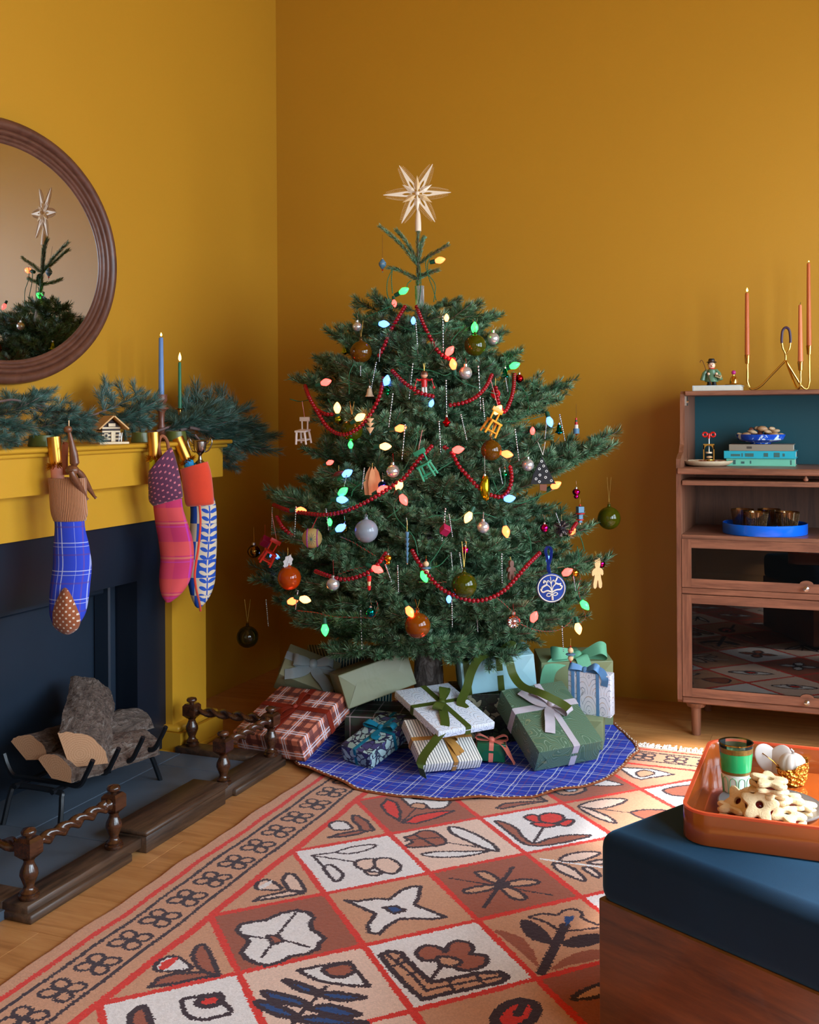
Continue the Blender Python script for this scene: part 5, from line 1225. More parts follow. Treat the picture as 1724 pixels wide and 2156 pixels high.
# ================================================================== THINGS HANGING ON THE TREE
def hang_cord(e, p0, p1, m, r=0.0006, spread=0.0):
    if spread:
        for s_ in (-1, 1): MB().tube([p0, p1+_r0*(s_*spread)], r, 5).build('cord', m, e, world=True)
    else: MB().tube([p0, p1], r, 5).build('cord', m, e, world=True)
GOLDT = metal('gold_thread', (200, 160, 80), 0.4); REDT = mat('red_thread', (180, 24, 32), 0.7); WHT_T = mat('white_cord', (220, 214, 204), 0.8)
def gball(name, col, tint, a): return clear_glass(name, col, 0.015, alpha=a, tint=tint)
G_AMB = gball('amber_glass', (150, 74, 8), (214, 128, 30), 0.55); G_OLV = gball('olive_glass', (74, 76, 8), (128, 132, 28), 0.6); G_FRO = gball('frosted_blue_glass', (150, 158, 170), (190, 198, 210), 0.7)
G_ORG = gball('orange_glass', (176, 66, 10), (230, 110, 30), 0.7); G_SMK = gball('smoky_olive_glass', (60, 56, 24), (170, 160, 100), 0.22); G_AMD = gball('dark_amber_glass', (120, 72, 12), (190, 128, 40), 0.5)
def big_ball(x, y, rpx, m, label, cy0, out=1.06, cord=GOLDT, spread=0.008, d=None):
    c = surf(x, y, out) if d is None else at(x, y, d); r = rpx/FOC*depth(c); e = empty('glass_ball_ornament', c+Vector((0, 0, r)), label=label, cat='ornament', group='large coloured glass balls on the tree')
    MB().sphere(c, r, 40, 24).build('glass_ball', m, e, world=True, ang=80)
    MB().lathe([(r*0.28, r*0.93), (r*0.16, r*1.02), (r*0.12, r*1.15), (r*0.16, r*1.22), (0, r*1.25)], c, None, 16).build('neck', m, e, world=True, ang=80)
    MB().tube([c+_r0*(0.004*math.cos(a))+Vector((0, 0, r*1.3+0.004*math.sin(a))) for a in [k*math.pi/5 for k in range(10)]], 0.0009, 6, True).build('ring', m, e, world=True)
    p1 = at(x, cy0, depth(c)+0.02); hang_cord(e, c+Vector((0, 0, r*1.3+0.003)), p1, cord, 0.0007, spread); return e
big_ball(760, 741, 23, G_AMD, 'dark amber glass ball near the top left of the tree beside the lime bell', 675)
big_ball(1000, 727, 23, G_OLV, 'olive green glass ball near the top right of the tree', 672)
big_ball(741, 905, 23, G_OLV, 'olive glass ball hanging behind the big red bead swag on the left', 845, 0.98)
big_ball(1034, 948, 22, G_AMD, 'amber glass ball behind the yellow chair cords, right of centre', 890)
big_ball(771, 1118, 25, G_FRO, 'frosted pale blue-grey glass ball, left of centre', 1080, cord=mat('brown_cord', (120, 96, 66), 0.8), spread=0)
big_ball(609, 1217, 25, G_ORG, 'bright orange glass ball at the lower left edge of the tree', 1165)
big_ball(977, 1232, 27, G_OLV, 'large olive glass ball low in the centre above the bead swag', 1140, 1.12)
big_ball(879, 1317, 27, G_AMB, 'orange-amber glass ball hanging lowest, beside the trunk', 1262, 1.1)
big_ball(1282, 1091, 24, G_OLV, 'olive glass ball hanging clear of the tree from the long right branch', 1005, d=TD+0.0)
big_ball(521, 1341, 23, G_SMK, 'smoky dark glass ball hanging low at the far left below a branch tip', 1262, d=TD+0.02, spread=0.012)
def shiny(name, col, rough=0.08):
    if name in MATS: return MATS[name]
    t = NT(name); t.set(Base_Color=lin(col)[:3], Metallic=1.0, Roughness=rough); MATS[name] = t.mat; return t.mat
M_SIL = mat('mercury_glass', (206, 206, 204), 0.2, 0.7, var=0.08, vs=60); M_GLD = shiny('gold_mercury', (206, 140, 40)); M_TEAL = shiny('teal_mercury', (10, 128, 128)); M_MAG = shiny('magenta_mercury', (178, 18, 110)); M_BLU = shiny('blue_mercury', (16, 50, 170)); M_RED = shiny('red_mercury', (176, 16, 24)); M_LIM = shiny('lime_mercury', (140, 160, 40)); M_BRZ = shiny('bronze_mercury', (120, 86, 34)); M_GRN = shiny('green_mercury', (14, 120, 70)); M_OLS = shiny('olive_mercury', (92, 96, 30))
CAP = metal('ornament_cap', (214, 214, 210), 0.25)
def small(x, y, rpx, m, label, kind='ball', cord=None, cy0=None, out=1.04, d=None, ribs=0):
    c = surf(x, y, out) if d is None else at(x, y, d); r = rpx/FOC*depth(c); top_ = r
    P = {'ball': None, 'bell': [(0, 1.05), (0.35, 1.0), (0.5, 0.55), (0.62, -0.35), (0.95, -0.7), (0.98, -0.95), (0.5, -1.02), (0.25, -1.3), (0, -1.35)],
         'finial': [(0, 1.3), (0.3, 1.1), (0.42, 0.6), (1.0, 0.1), (1.0, -0.2), (0.55, -0.55), (0.65, -0.8), (0.3, -1.1), (0, -1.2)],
         'double': [(0, 1.0), (0.6, 0.85), (0.95, 0.35), (0.8, -0.2), (0.45, -0.5), (0.62, -0.85), (0.4, -1.25), (0, -1.4)],
         'stack': [(0, 1.6), (0.7, 1.4), (0.8, 1.0), (0.4, 0.7), (1.0, 0.3), (1.0, -0.2), (0.5, -0.6), (0.6, -1.0), (0.3, -1.4), (0, -1.5)],
         'woodbell': [(0, 1.15), (0.2, 1.1), (0.25, 0.95), (0.55, 0.8), (0.62, 0.2), (0.75, -0.5), (1.05, -0.9), (1.0, -1.0), (0, -0.95)],
         'pickle': [(0, 2.3), (0.5, 2.1), (0.8, 1.4), (0.95, 0.4), (0.95, -0.6), (0.8, -1.5), (0.45, -2.2), (0, -2.4)]}[kind]
    if P: top_ = r*P[0][1]
    e = empty({'ball': 'bauble', 'bell': 'bell_ornament', 'finial': 'finial_ornament', 'double': 'double_bauble', 'stack': 'stacked_bauble', 'woodbell': 'wooden_bell', 'pickle': 'pickle_ornament'}[kind], c+Vector((0, 0, top_)), label=label, cat='ornament', group='small baubles on the tree')
    if P is None:
        b = MB(); b.sphere(c, r, 24, 16)
        if ribs: b.v = [tuple(c+(Vector(v)-c)*(1+0.05*math.cos(ribs*math.atan2(v[1]-c.y, v[0]-c.x)))) for v in b.v]
        b.build('ball', m, e, world=True, ang=80)
    else:
        b = MB(); b.lathe([(a*r, z*r) for a, z in P][::-1], c, None, 22)
        if kind == 'pickle': rg = random.Random(1); b.v = [tuple(c+(Vector(v)-c)*(1+rg.uniform(-0.07, 0.09))+_r0*(0.25*r*((v[2]-c.z)/r/2.3)**2)) for v in b.v]
        b.build('body', m, e, world=True, ang=60)
    MB().lathe([(r*0.3, 0), (r*0.3, r*0.35), (r*0.1, r*0.4)], c+Vector((0, 0, top_*0.97)), None, 12).build('cap', CAP, e, world=True)
    MB().tube([c+Vector((0, 0, top_+r*0.3)), c+Vector((0.003, 0, top_+r*0.3+0.006)), c+Vector((0, 0.004, top_+r*0.3+0.012)), (c if cy0 is None else at(x, cy0, depth(c)+0.02))+Vector((0, 0, (top_+0.03) if cy0 is None else 0))], 0.0005, 5).build('hook', cord or CAP, e, world=True)
    return e
small(1038, 713, 13, M_SIL, 'silver mercury glass bauble at the top right edge of the tree'); small(980, 785, 14, M_SIL, 'silver bauble on a red thread, upper centre right', cord=REDT, cy0=755); small(827, 992, 14, M_SIL, 'silver bauble on a red thread above the long bead swag', cord=REDT, cy0=955)
small(1111, 979, 13, M_SIL, 'silver bauble beside the black dotted tree ornament'); small(1017, 1110, 13, M_SIL, 'silver bauble below the gold pickle'); small(701, 1230, 14, M_SIL, 'silver bauble in front of the lower left bead swag', cord=REDT, cy0=1178, out=1.1)
small(752, 688, 10, M_SIL, 'small clear-silver bauble above the dark amber ball'); small(534, 1161, 14, M_BRZ, 'bronze gold bauble hanging at the far left edge', cord=GOLDT, cy0=1110, d=TD-0.1)
small(725, 1113, 9, M_OLS, 'small ribbed olive-gold bauble beside a blue bulb', ribs=10); small(713, 884, 9, M_LIM, 'small striped lime bauble under a warm bulb', ribs=10); small(815, 822, 8, M_GRN, 'small stacked green bauble under a blue bulb', 'stack'); small(805, 1022, 9, M_BLU, 'small royal blue ribbed bauble above the long bead swag', ribs=12, out=1.08)
small(780, 1289, 10, M_TEAL, 'ribbed teal bauble low on the left', ribs=14, out=1.08); small(979, 1158, 8, M_MAG, 'small magenta bauble above the large olive ball'); small(1213, 1038, 9, M_MAG, 'magenta double bauble at the right', 'double', d=TD-0.2); small(817, 1177, 9, M_GLD, 'gold double bauble at the right end of the lower left bead swag', 'double', out=1.08)
small(1209, 1206, 10, M_GLD, 'gold bauble between the embroidered disc and the gingerbread figure', d=TD-0.25); small(1265, 1187, 9, M_MAG, 'magenta bauble half behind the pale gingerbread figure', d=TD-0.02); small(1093, 797, 9, M_RED, 'small red bauble at the right end of the V-shaped bead swag', d=TD-0.13)
small(940, 889, 9, M_RED, 'red finial ornament, centre of the tree', 'finial', out=1.08); small(1063, 785, 9, M_TEAL, 'teal bell ornament beside the green bulb at upper right', 'bell', d=TD-0.2); small(1177, 903, 9, M_TEAL, 'teal bell ornament under the right branch', 'bell', d=TD-0.05); small(726, 735, 9, M_LIM, 'lime green bell ornament at the upper left edge', 'bell', d=TD-0.06)
small(778, 826, 9, mat('pale_bell_wood', (196, 172, 140), 0.4), 'small pale wooden bell beside the big left bead swag', 'woodbell'); small(1020, 1027, 11, shiny('yellow_gold_mercury', (196, 176, 30), 0.18), 'gold glass pickle ornament hanging on a pale cord', 'pickle', cord=WHT_T, cy0=960, out=1.1); small(1146, 1112, 9, M_MAG, 'tiny magenta bauble deep in the right branches'); small(1062, 1000, 7, M_GRN, 'tiny green bauble near the amber ball')
# reflector bauble
e = small(1080, 1308, 15, shiny('rose_silver', (196, 140, 130), 0.2), 'rose-silver indented reflector bauble low on the right', cord=REDT, cy0=1272, out=1.1)
c = surf(1080, 1308, 1.1); b = MB()
for k in range(12):
    a0 = 2*math.pi*k/12; M = frame(-FW, (0, 0, 1)); r = 0.018
    b.add([c-FW*0.0285+M @ Vector((0, 0, -0.012)), c-FW*0.0285+M @ Vector((r*math.cos(a0), r*math.sin(a0), 0)), c-FW*0.0285+M @ Vector((r*math.cos(a0+.26), r*math.sin(a0+.26), 0.003)), c-FW*0.0285+M @ Vector((r*math.cos(a0+.52), r*math.sin(a0+.52), 0))], [(0, 1, 2), (0, 2, 3)])
b.build('reflector', shiny('bright_silver', (236, 236, 240), 0.05), e, world=True, smooth=False)
# temari ball
def temari():
    c = surf(657, 1133, 1.08); r = 21/FOC*depth(c); e = empty('thread_ball_ornament', c+Vector((0, 0, r)), label='tan thread-wound ball with purple bands and star stitching at the left', cat='ornament')
    MB().sphere(c, r, 32, 20).build('ball', mat('tan_thread', (168, 140, 84), 0.8, bump=0.3, bs=400), e, world=True, ang=80)
    M = Euler((0, 0, R(20))).to_matrix()
    for off in (-0.45, 0.55):
        rr = r*math.sqrt(1-off*off)*1.01; MB().tube([c+_r0*(off*r)+(-FW*math.cos(a)+_u0*math.sin(a))*rr for a in [k*math.pi/20 for k in range(40)]], 0.0022, 6, True).build('purple_band', mat('purple_thread', (140, 40, 130), 0.7), e, world=True)
    b = MB()
    for k in range(6):
        a = math.pi*k/6; d = (_r0*0.8*math.cos(a)+_u0*math.sin(a)); n = 9
        pts = []
        for j in range(n): t = (j/(n-1)-0.5)*1.5; v = -FW*math.cos(t*0.9)-_r0*0.12*0+d*math.sin(t*0.75); pts.append(c+v.normalized()*r*1.012)
        b.tube(pts, 0.0006, 5)
    b.build('star_stitching', mat('teal_thread', (40, 90, 84), 0.7), e, world=True)
    hang_cord(e, c+Vector((0, 0, r)), at(672, 1080, depth(c)), REDT, 0.0012)
temari()
# blue and cream embroidered disc
def disc():
    c = surf(1160, 1238, 1.08, 0.02); dd = depth(c); k_ = dd/FOC; M = Matrix((_r0, -FW, _u0)).transposed() @ Matrix.Rotation(R(-5), 3, 'Y')
    # local: x right, y towards the camera, z up
    e = empty('embroidered_disc_ornament', c, label='round stuffed blue disc ornament embroidered with cream flowers and a blue ribbon loop', cat='ornament')
    BL = mat('cobalt_felt', (18, 54, 140), 0.85, sheen=0.3); CR = mat('cream_embroidery', (220, 210, 194), 0.8, bump=0.3, bs=500)
    r = 31*k_
    MB().lathe([(0, -0.012), (r*0.8, -0.009), (r, 0), (r*0.93, 0.006), (r*0.5, 0.011), (0, 0.012)], c, M @ frame((0, 1, 0)), 40).build('cushion', BL, e, world=True)
    def q(x, z): return c+M @ Vector((x*r, 0.0125*math.sqrt(max(0, 1-(x*x+z*z)*0.85))+0.0006, z*r))
    b = MB(); b.tube([q(0.9*math.cos(a), 0.9*math.sin(a)) for a in [i*math.pi/24 for i in range(48)]], 0.0021, 6, True, flat=0.6)
    for pts, w in (([(0, -0.8), (0, 0), (0, 0.8)], .0011), ([(0, -.2), (-.1, .1), (-.28, .28), (-.3, .45)], .0016), ([(0, -.2), (.1, .1), (.28, .28), (.3, .45)], .0016), ([(0, .3), (-.1, .5), (-.22, .55), (-.2, .42)], .0012), ([(0, .3), (.1, .5), (.22, .55), (.2, .42)], .0012),
                   ([(0, -.25), (-.3, -.12), (-.6, -.2), (-.72, -.02), (-.6, .05)], .0020), ([(0, -.25), (.3, -.12), (.6, -.1), (.72, .08), (.58, .14)], .0020), ([(0, -.4), (-.25, -.3), (-.38, -.45), (-.2, -.52), (0, -.4)], .0013), ([(0, -.4), (.25, -.3), (.38, -.4), (.2, -.5), (0, -.4)], .0013),
                   ([(-.28, .3), (-.5, .2), (-.66, .1)], .0024), ([(.28, .35), (.5, .25), (.68, .25)], .0024), ([(-.3, .45), (-.45, .55), (-.5, .4)], .0022), ([(.3, .45), (.42, .62), (.45, .72)], .0022), ([(0, -.5), (0, -.62), (0, -.78)], .0030)):
        b.tube(spline([q(*p) for p in pts], 4), w*1.35, 6, flat=0.6)
    b.build('embroidery', CR, e, world=True)
    tp_ = c+M @ Vector((0, 0, r)); w = spline([tp_, tp_+_u0*0.02-_r0*0.006, tp_+_u0*0.055+_r0*0.004, tp_+_u0*0.082+_r0*0.006, tp_+_u0*0.094-_r0*0.004, tp_+_u0*0.08-_r0*0.014, tp_+_u0*0.05-_r0*0.008, tp_+_u0*0.0], 5)
    MB().ribbon(w, (_r0*0.8-FW*0.6), 0.011, 0.0008).build('ribbon_loop', mat('cobalt_ribbon', (14, 52, 150), 0.5), e, world=True)
disc()
# black felt tree with white rings
def felt_tree():
    c = surf(1143, 995, 1.08); k_ = depth(c)/FOC; M = Matrix((_r0, FW, _u0)).transposed(); e = empty('felt_tree_ornament', c+Vector((0, 0, 0.055)), label='black triangular felt tree ornament with white ring dots and a brown trunk', cat='ornament')
    def g(x, y): return ((x-1143)*k_, (995-y)*k_)
    MB().prism([g(1141, 961), g(1164, 1009), g(1170, 1019), g(1117, 1019), g(1122, 1000)], 0.008, c, M).build('felt_triangle', mat('charcoal_felt', (34, 34, 36), 0.9), e, world=True, smooth=False)
    MB().prism([g(1136, 1020), g(1151, 1020), g(1150, 1034), g(1136, 1032)], 0.010, c, M).build('trunk', mat('brown_felt', (120, 74, 56), 0.85), e, world=True, smooth=False)
    b = MB()
    for x, y in ((1140, 971), (1144, 981), (1135, 987), (1150, 992), (1136, 1000), (1148, 1005), (1128, 1008), (1135, 1014), (1160, 1012)):
        px, pz_ = g(x, y); b.tube([c+M @ Vector((px+0.0038*math.cos(a), -0.0045, pz_+0.0038*math.sin(a))) for a in [i*math.pi/6 for i in range(12)]], 0.0012, 5, True)
    b.build('ring_dots', mat('white_sequins', (222, 220, 214), 0.5), e, world=True)
    for x in (1132, 1148): MB().tube([c+Vector((0, 0, 0.064)), at(x, 930, depth(c))], 0.0009, 5).build('cord', WHT_T, e, world=True)
felt_tree()
# miniature metal chairs
def mini_chair(x, y, s, rot, m, label, cord, top_y, d=None, stool=False, dark_feet=None):
    c = surf(x, y, 1.12) if d is None else at(x, y, d); e = empty('miniature_chair', c, rot, label, 'ornament')
    def bx(nm, c_, sz, r_=None): MB().box(Vector(c_)*s, [k*s for k in sz], r_, 0.0006).build(nm, m, e)
    bx('seat', (0, 0, 0), (0.40, 0.38, 0.06)); 
    for sx in (-1, 1):
        for sy in (-1, 1):
            a = Vector((sx*0.15, sy*0.14, -0.01))*s; f_ = Vector((sx*0.19, sy*0.17, -0.43))*s; MB().tube([a, f_], [0.042*s, 0.034*s], 8).build('leg', m, e)
    for sy in (-1, 1): MB().tube([Vector((-0.165, sy*0.155, -0.30))*s, Vector((0.165, sy*0.155, -0.30))*s], 0.024*s, 6).build('stretcher', m, e)
    for sx in (-1, 1): MB().tube([Vector((sx*0.165, -0.155, -0.30))*s, Vector((sx*0.165, 0.155, -0.30))*s], 0.024*s, 6).build('stretcher', m, e)
    for sx in (-1, 1): MB().tube([Vector((sx*0.10, 0.15, 0))*s, Vector((sx*0.11, 0.19, 0.32))*s], 0.028*s, 8).build('back_post', m, e)
    MB().box(Vector((0, 0.19, 0.36))*s, (0.38*s, 0.05*s, 0.14*s), (R(-6), 0, 0), 0.014*s, 2).build('back_rail', m, e)
    tpw = e.matrix_basis @ (Vector((0, 0.19, 0.42))*s); b = MB()
    b.tube([tpw, at(x+ (0 if abs(top_y[0]) < 1 else top_y[0]), top_y[1], depth(c))], 0.0011, 5); b.build('cord', cord, e, world=False) if False else None
    o = MB(); o.tube([e.matrix_basis.inverted() @ tpw, e.matrix_basis.inverted() @ at(x+top_y[0], top_y[1], depth(c)+0.01)], 0.0011, 5); o.build('cord', cord, e)
    return e
CANDY = mat('red_white_cord', (206, 130, 130), 0.7, var=0.3, vs=300)
YAWD = 21.8
mini_chair(637, 907, 0.115, (R(8), 0, R(YAWD-25)), mat('white_enamel_metal', (222, 208, 200), 0.35), 'miniature white metal chair hanging on a striped cord at the left edge', CANDY, (-1, 845), TD-0.25)
mini_chair(1041, 888, 0.120, (R(10), R(28), R(YAWD+25)), mat('yellow_enamel_metal', (222, 150, 20), 0.35), 'miniature yellow chair tilted among the branches, upper right', CANDY, (-8, 800))
mini_chair(892, 978, 0.120, (R(12), R(-26), R(YAWD-20)), mat('green_enamel_metal', (52, 146, 108), 0.35), 'miniature green chair tilted at the centre of the tree', CANDY, (-3, 905))
mini_chair(570, 1163, 0.115, (R(10), R(30), R(YAWD+20)), mat('red_enamel_metal', (206, 40, 24), 0.35), 'miniature red chair tilted at the left edge of the tree', CANDY, (2, 1080), TD-0.24)
# wooden figures
SKIN = mat('figure_skin', (206, 150, 116), 0.4); BLUEW = mat('dusty_blue_paint', (84, 124, 152), 0.45)
def skier():
    c = surf(893, 805, 1.1); e = empty('wooden_skier_ornament', c, label='small wooden figure in red jacket holding poles, upper centre', cat='ornament'); k = depth(c)/FOC
    def g(x, y, o=0): return c+_r0*((x-893)*k)+_u0*((805-y)*k)-FW*o
    MB().sphere(g(893, 789), 7.5*k, 18, 12).build('head', SKIN, e, world=True); MB().lathe([(8.0*k, 0), (7.4*k, 4*k), (4*k, 7.4*k), (0, 8.2*k)], g(893, 789), None, 18).build('hair', mat('brown_paint', (96, 52, 30), 0.4), e, world=True)
    MB().lathe([(6*k, -11*k), (6.5*k, 4*k), (4.5*k, 7*k)], g(893, 804), None, 16).build('jacket', RED, e, world=True)
    for s_ in (-1, 1): MB().tube([g(893+s_*3.2, 815), g(893+s_*3.4, 828)], 2.8*k, 10).build('leg', mat('figure_white', (210, 204, 196), 0.5), e, world=True)
    for s_ in (-1, 1): MB().tube([g(893+s_*6, 799), g(893+s_*11, 801, 0.008), g(893+s_*16, 799, 0.02)], [2.2*k, 2*k, 1.8*k], 8).build('arm', RED, e, world=True)
    for s_ in (-1, 1): MB().tube([g(893+s_*15, 797, 0.02), g(893+s_*20, 815, 0.02)], 0.8*k, 6).build('pole', RED, e, world=True); MB().sphere(g(893+s_*20, 816, 0.02), 3*k, 10, 8).build('pole_basket', RED, e, world=True)
    for s_ in (-1, 1): MB().box(g(893+s_*4-3, 830), (30*k, 4*k, 1.5*k), (0, 0, R(YAWD)), 0.0005).build('ski', RED, e, world=True)
    hang_cord(e, g(893, 781), g(893, 765), GOLDT, 0.0006, 0.003)
skier()
def stack(x, y, items, label, name, cord_y, d=None, cord=GOLDT, out=1.1, tilt=0):
    """items: (profile list in px relative to (x,y), y down positive), material, name"""
    c = surf(x, y, out) if d is None else at(x, y, d); k = depth(c)/FOC; e = empty(name, c, label=label, cat='ornament')
    M = frame(_u0+_r0*tilt)
    for pr, m, nm, sg in items:
        MB().lathe([(r*k, -yy*k) for r, yy in pr][::-1], c, M, sg).build(nm, m, e, world=True, ang=40)
    hang_cord(e, c+Vector((0, 0, (-items[0][0][0][1])*k)), at(x, cord_y, depth(c)+0.01), cord); return e
stack(779, 890, [([(0, -10), (8.5, -9), (1.5, 0)], NATWOOD, 'cone', 20), ([(0, 0), (8.5, 0.5), (1.5, 9)], NATWOOD, 'cone', 20), ([(0, 9.5), (9, 10), (1.2, 22), (0, 23)], NATWOOD, 'cone', 20), ([(0, 22), (1.6, 24), (0, 26)], BLUEW, 'tip_bead', 10)], 'natural wood ornament of three stacked cones behind the big left bead swag', 'wooden_cone_ornament', 860)
stack(857, 1150, [([(0, -31), (4.6, -30), (3, -20), (1, -16)], BLUEW, 'cone', 14)]+[([(0, -18+i*10), (4.8-i*0.35, -17+i*10), (1, -6+i*10)], BLUEW, 'cone', 14) for i in range(4)]+[([(0, 23), (3, 24), (1.2, 36), (0, 37)], BLUEW, 'cone', 14), ([(0, 35), (2, 37), (0, 39)], NATWOOD, 'tip_bead', 10)], 'blue wooden icicle of stacked cones, centre of the tree', 'wooden_icicle_ornament', 1095)
stack(805, 554, [([(0, -11), (1.5, -10), (0, -8)], NATWOOD, 'top_bead', 10), ([(0, -9), (2.5, -8), (8.2, 0), (8, 1.5), (0, 2)], BLUEW, 'upper_half', 20), ([(5, 1.5), (5, 3)], NATWOOD, 'band', 16), ([(0, 2.8), (8.2, 3), (7.5, 5), (2.5, 12), (0, 12.5)], BLUEW, 'lower_half', 20), ([(0, 12), (2.6, 14), (0, 17)], RED, 'red_bead', 12), ([(0, 17), (1.4, 19), (0, 20)], BLUEW, 'tip_bead', 8)], 'blue wooden acorn-like drop hanging clear at the very top left', 'wooden_drop_ornament', 494, TD-0.03, mat('brown_cord2', (80, 46, 24), 0.8))
def beadfig(x, y, d, label, cy, out=1.12):
    return stack(x, y, [([(0, -19), (2, -17.5), (0, -14.5)], RED, 'red_bead', 10), ([(0, -15)]+[(6.2*math.sin(a), -8.5-6.2*math.cos(a)) for a in [R(k) for k in (30, 60, 90, 120, 150)]]+[(0, -2)], NATWOOD, 'upper_bead', 18), ([(0, -2.4), (9, -2), (10.6, -0.5), (9, 1.2), (0, 1.6)], BLUEW, 'blue_ring', 24), ([(0, 1.5)]+[(6.0*math.sin(a), 7.8-6.0*math.cos(a)) for a in [R(k) for k in (30, 60, 90, 120, 150)]]+[(0, 14)], NATWOOD, 'lower_bead', 18), ([(0, 13), (2, 15), (0, 17.5)], RED, 'red_tip', 10)], label, 'wooden_bead_ornament', cy, d, out=out)
beadfig(897, 1196, None, 'wooden bead figure with a blue ring above a green bulb, centre', 1170)
beadfig(1201, 1378, TD-0.42, 'wooden bead figure with a blue ring hanging in front of the sage present', 1345)
stack(1213, 897, [([(0, -18), (2.2, -17), (2.2, -13), (0, -12)], RED, 'red_tip', 10), ([(0, -13), (2.5, -12.5), (2.5, -9)], mat('dark_green_paint', (20, 70, 60), 0.4), 'green_bead', 10), ([(0, -9), (3.2, -8.8), (3.2, -3)], RED, 'red_cylinder', 14), ([(0, -3), (4.2, -2.8), (4.2, 5)], mat('ivory_paint', (222, 206, 190), 0.5), 'ivory_cylinder', 16), ([(0, 5), (6.5, 5.2), (6.5, 16), (0, 16.2)], BLUEW, 'blue_cylinder', 20), ([(0, 16), (2, 17.5), (0, 20)], RED, 'red_bead', 10)], 'stepped wooden tower ornament in red, ivory and blue at the right edge', 'wooden_tower_ornament', 850, TD-0.02, mat('brown_cord2', (80, 46, 24), 0.8))
stack(777, 1222, [([(0, -12), (2, -11), (0, -8)], BLUEW, 'blue_bead', 10), ([(0, -10), (4.8, -9), (4.2, 2), (0, 2)], RED, 'red_hat', 14), ([(0, 1), (3.8, 2), (2.8, 11), (0, 11)], NATWOOD, 'face', 14), ([(0, 11), (4.2, 12), (3, 20), (0, 22)], RED, 'red_base', 14)], 'small red wooden gnome below the lower left bead swag', 'wooden_gnome_ornament', 1190)
def robot():
    c = at(1221, 1082, TD-0.2); k = depth(c)/FOC; e = empty('wooden_block_ornament', c, label='blue wooden block figure with red rings at the right edge of the tree', cat='ornament')
    M = Matrix.Rotation(R(YAWD+18), 3, 'Z')
    for dy, s_ in ((-9, 13), (6, 9.5), (15.5, 7)): MB().box(c-_u0*(dy*k), (s_*k, s_*k, (s_ if s_ > 9 else 6)*k), M, 0.0008).build('blue_block', BLUEW, e, world=True)
    for dy, r in ((-0.8, 10), (12, 8)): MB().lathe([(r*k*0.6, -k), (r*k, -k), (r*k, k), (r*k*0.6, k)], c-_u0*(dy*k), None, 20).build('red_ring', RED, e, world=True)
    MB().sphere(c+_u0*(18*k), 2.2*k, 10, 8).build('red_bead', RED, e, world=True); MB().sphere(c-_u0*(21*k), 2*k, 10, 8).build('wood_bead', NATWOOD, e, world=True); hang_cord(e, c+_u0*(19*k), at(1221, 1050, depth(c)), GOLDT)
robot()
def cube(x, y, d, s, label, cy):
    c = surf(x, y, 1.1) if d is None else at(x, y, d); e = empty('cube_ornament', c, label=label, cat='ornament', group='magenta cubes'); k = depth(c)/FOC
    MB().box(c, (s*k, s*k, s*k), Euler((R(38), R(28), R(YAWD+20))).to_matrix(), 0.0008).build('cube', mat('magenta_paint', (150, 12, 62), 0.5), e, world=True)
    hang_cord(e, c+_u0*(s*k*0.7), at(x, cy, depth(c)+0.02), REDT)
cube(937, 1116, None, 17, 'magenta wooden cube hung by a corner, centre of the tree', 1085); cube(558, 1140, TD-0.1, 17, 'dull magenta cube hanging behind the red chair at the left edge', 1105)
def ginger(x, y, d, m, label, sc, rz, cy):
    c = surf(x, y, 1.05) if d is None else at(x, y, d); k = depth(c)/FOC*sc; e = empty('gingerbread_ornament', c, label=label, cat='ornament'); M = Matrix((_r0, FW, _u0)).transposed() @ Matrix.Rotation(R(rz), 3, 'Z')
    half = [(0, 33), (5, 31), (7.5, 25), (7, 17), (5, 11), (10, 9), (14, 4), (14.5, -3), (12, -6), (9, -4), (7.5, -2), (8, -9), (11, -22), (10.5, -30), (7, -33), (3, -30), (1.2, -17), (0, -15)]
    poly = [(a*k, b_*k) for a, b_ in half]+[(-a*k, b_*k) for a, b_ in half[::-1][1:-1]]
    MB().prism(poly, 0.014, c, M).build('body', m, e, world=True, smooth=True, ang=50)
    b = MB()
    for a, z in ((-2, 21), (2, 21), (-2, 16), (2, 16), (0, 8), (0, 4), (0, 0), (-2, -4), (2, -4)): b.sphere(c+M @ Vector((a*k, -0.0072, z*k)), 0.0007, 6, 4)
    b.build('pricked_holes', mat('brown_paint', (96, 52, 30), 0.4), e, world=True); hang_cord(e, c+_u0*(32*k), at(x-3, cy, depth(c)), GOLDT, 0.0005, 0.002)
ginger(1256, 1206, TD-0.12, mat('pale_dough_wood', (222, 178, 120), 0.6), 'pale wooden gingerbread man hanging at the right edge of the tree', 1.0, 25, 1160)
ginger(1076, 1200, None, mat('brown_dough_wood', (110, 70, 56), 0.6), 'brown gingerbread figure in the shade behind the lower bead swag', 0.62, 20, 1172)
def tulip():
    c = surf(784, 1012, 1.0); k = depth(c)/FOC; e = empty('wooden_angel_ornament', c, label='pale wood winged ornament in orange-tan veneer left of the blue bauble', cat='ornament'); M = Matrix((_r0, FW, _u0)).transposed()
    PW_ = wood('pale_veneer', (196, 130, 84), (224, 164, 114), 'Z', 4, 0.5, 0, 10)
    for s_, o in ((-1, 0.0), (1, 0.006), (0, -0.01)):
        pl = [(s_*9-7, -30), (s_*9+7, -30), (s_*11+8, -5), (s_*8+5, 18), (s_*5, 30), (s_*7-5, 18), (s_*10-9, -5)]
        MB().prism([(a*k, b_*k) for a, b_ in pl], 0.006, c+M @ Vector((0, o, 0)), M).build('wing' if s_ else 'body', PW_, e, world=True, ang=40)
    hang_cord(e, c+_u0*(28*k), at(784, 975, depth(c)), GOLDT)
tulip()
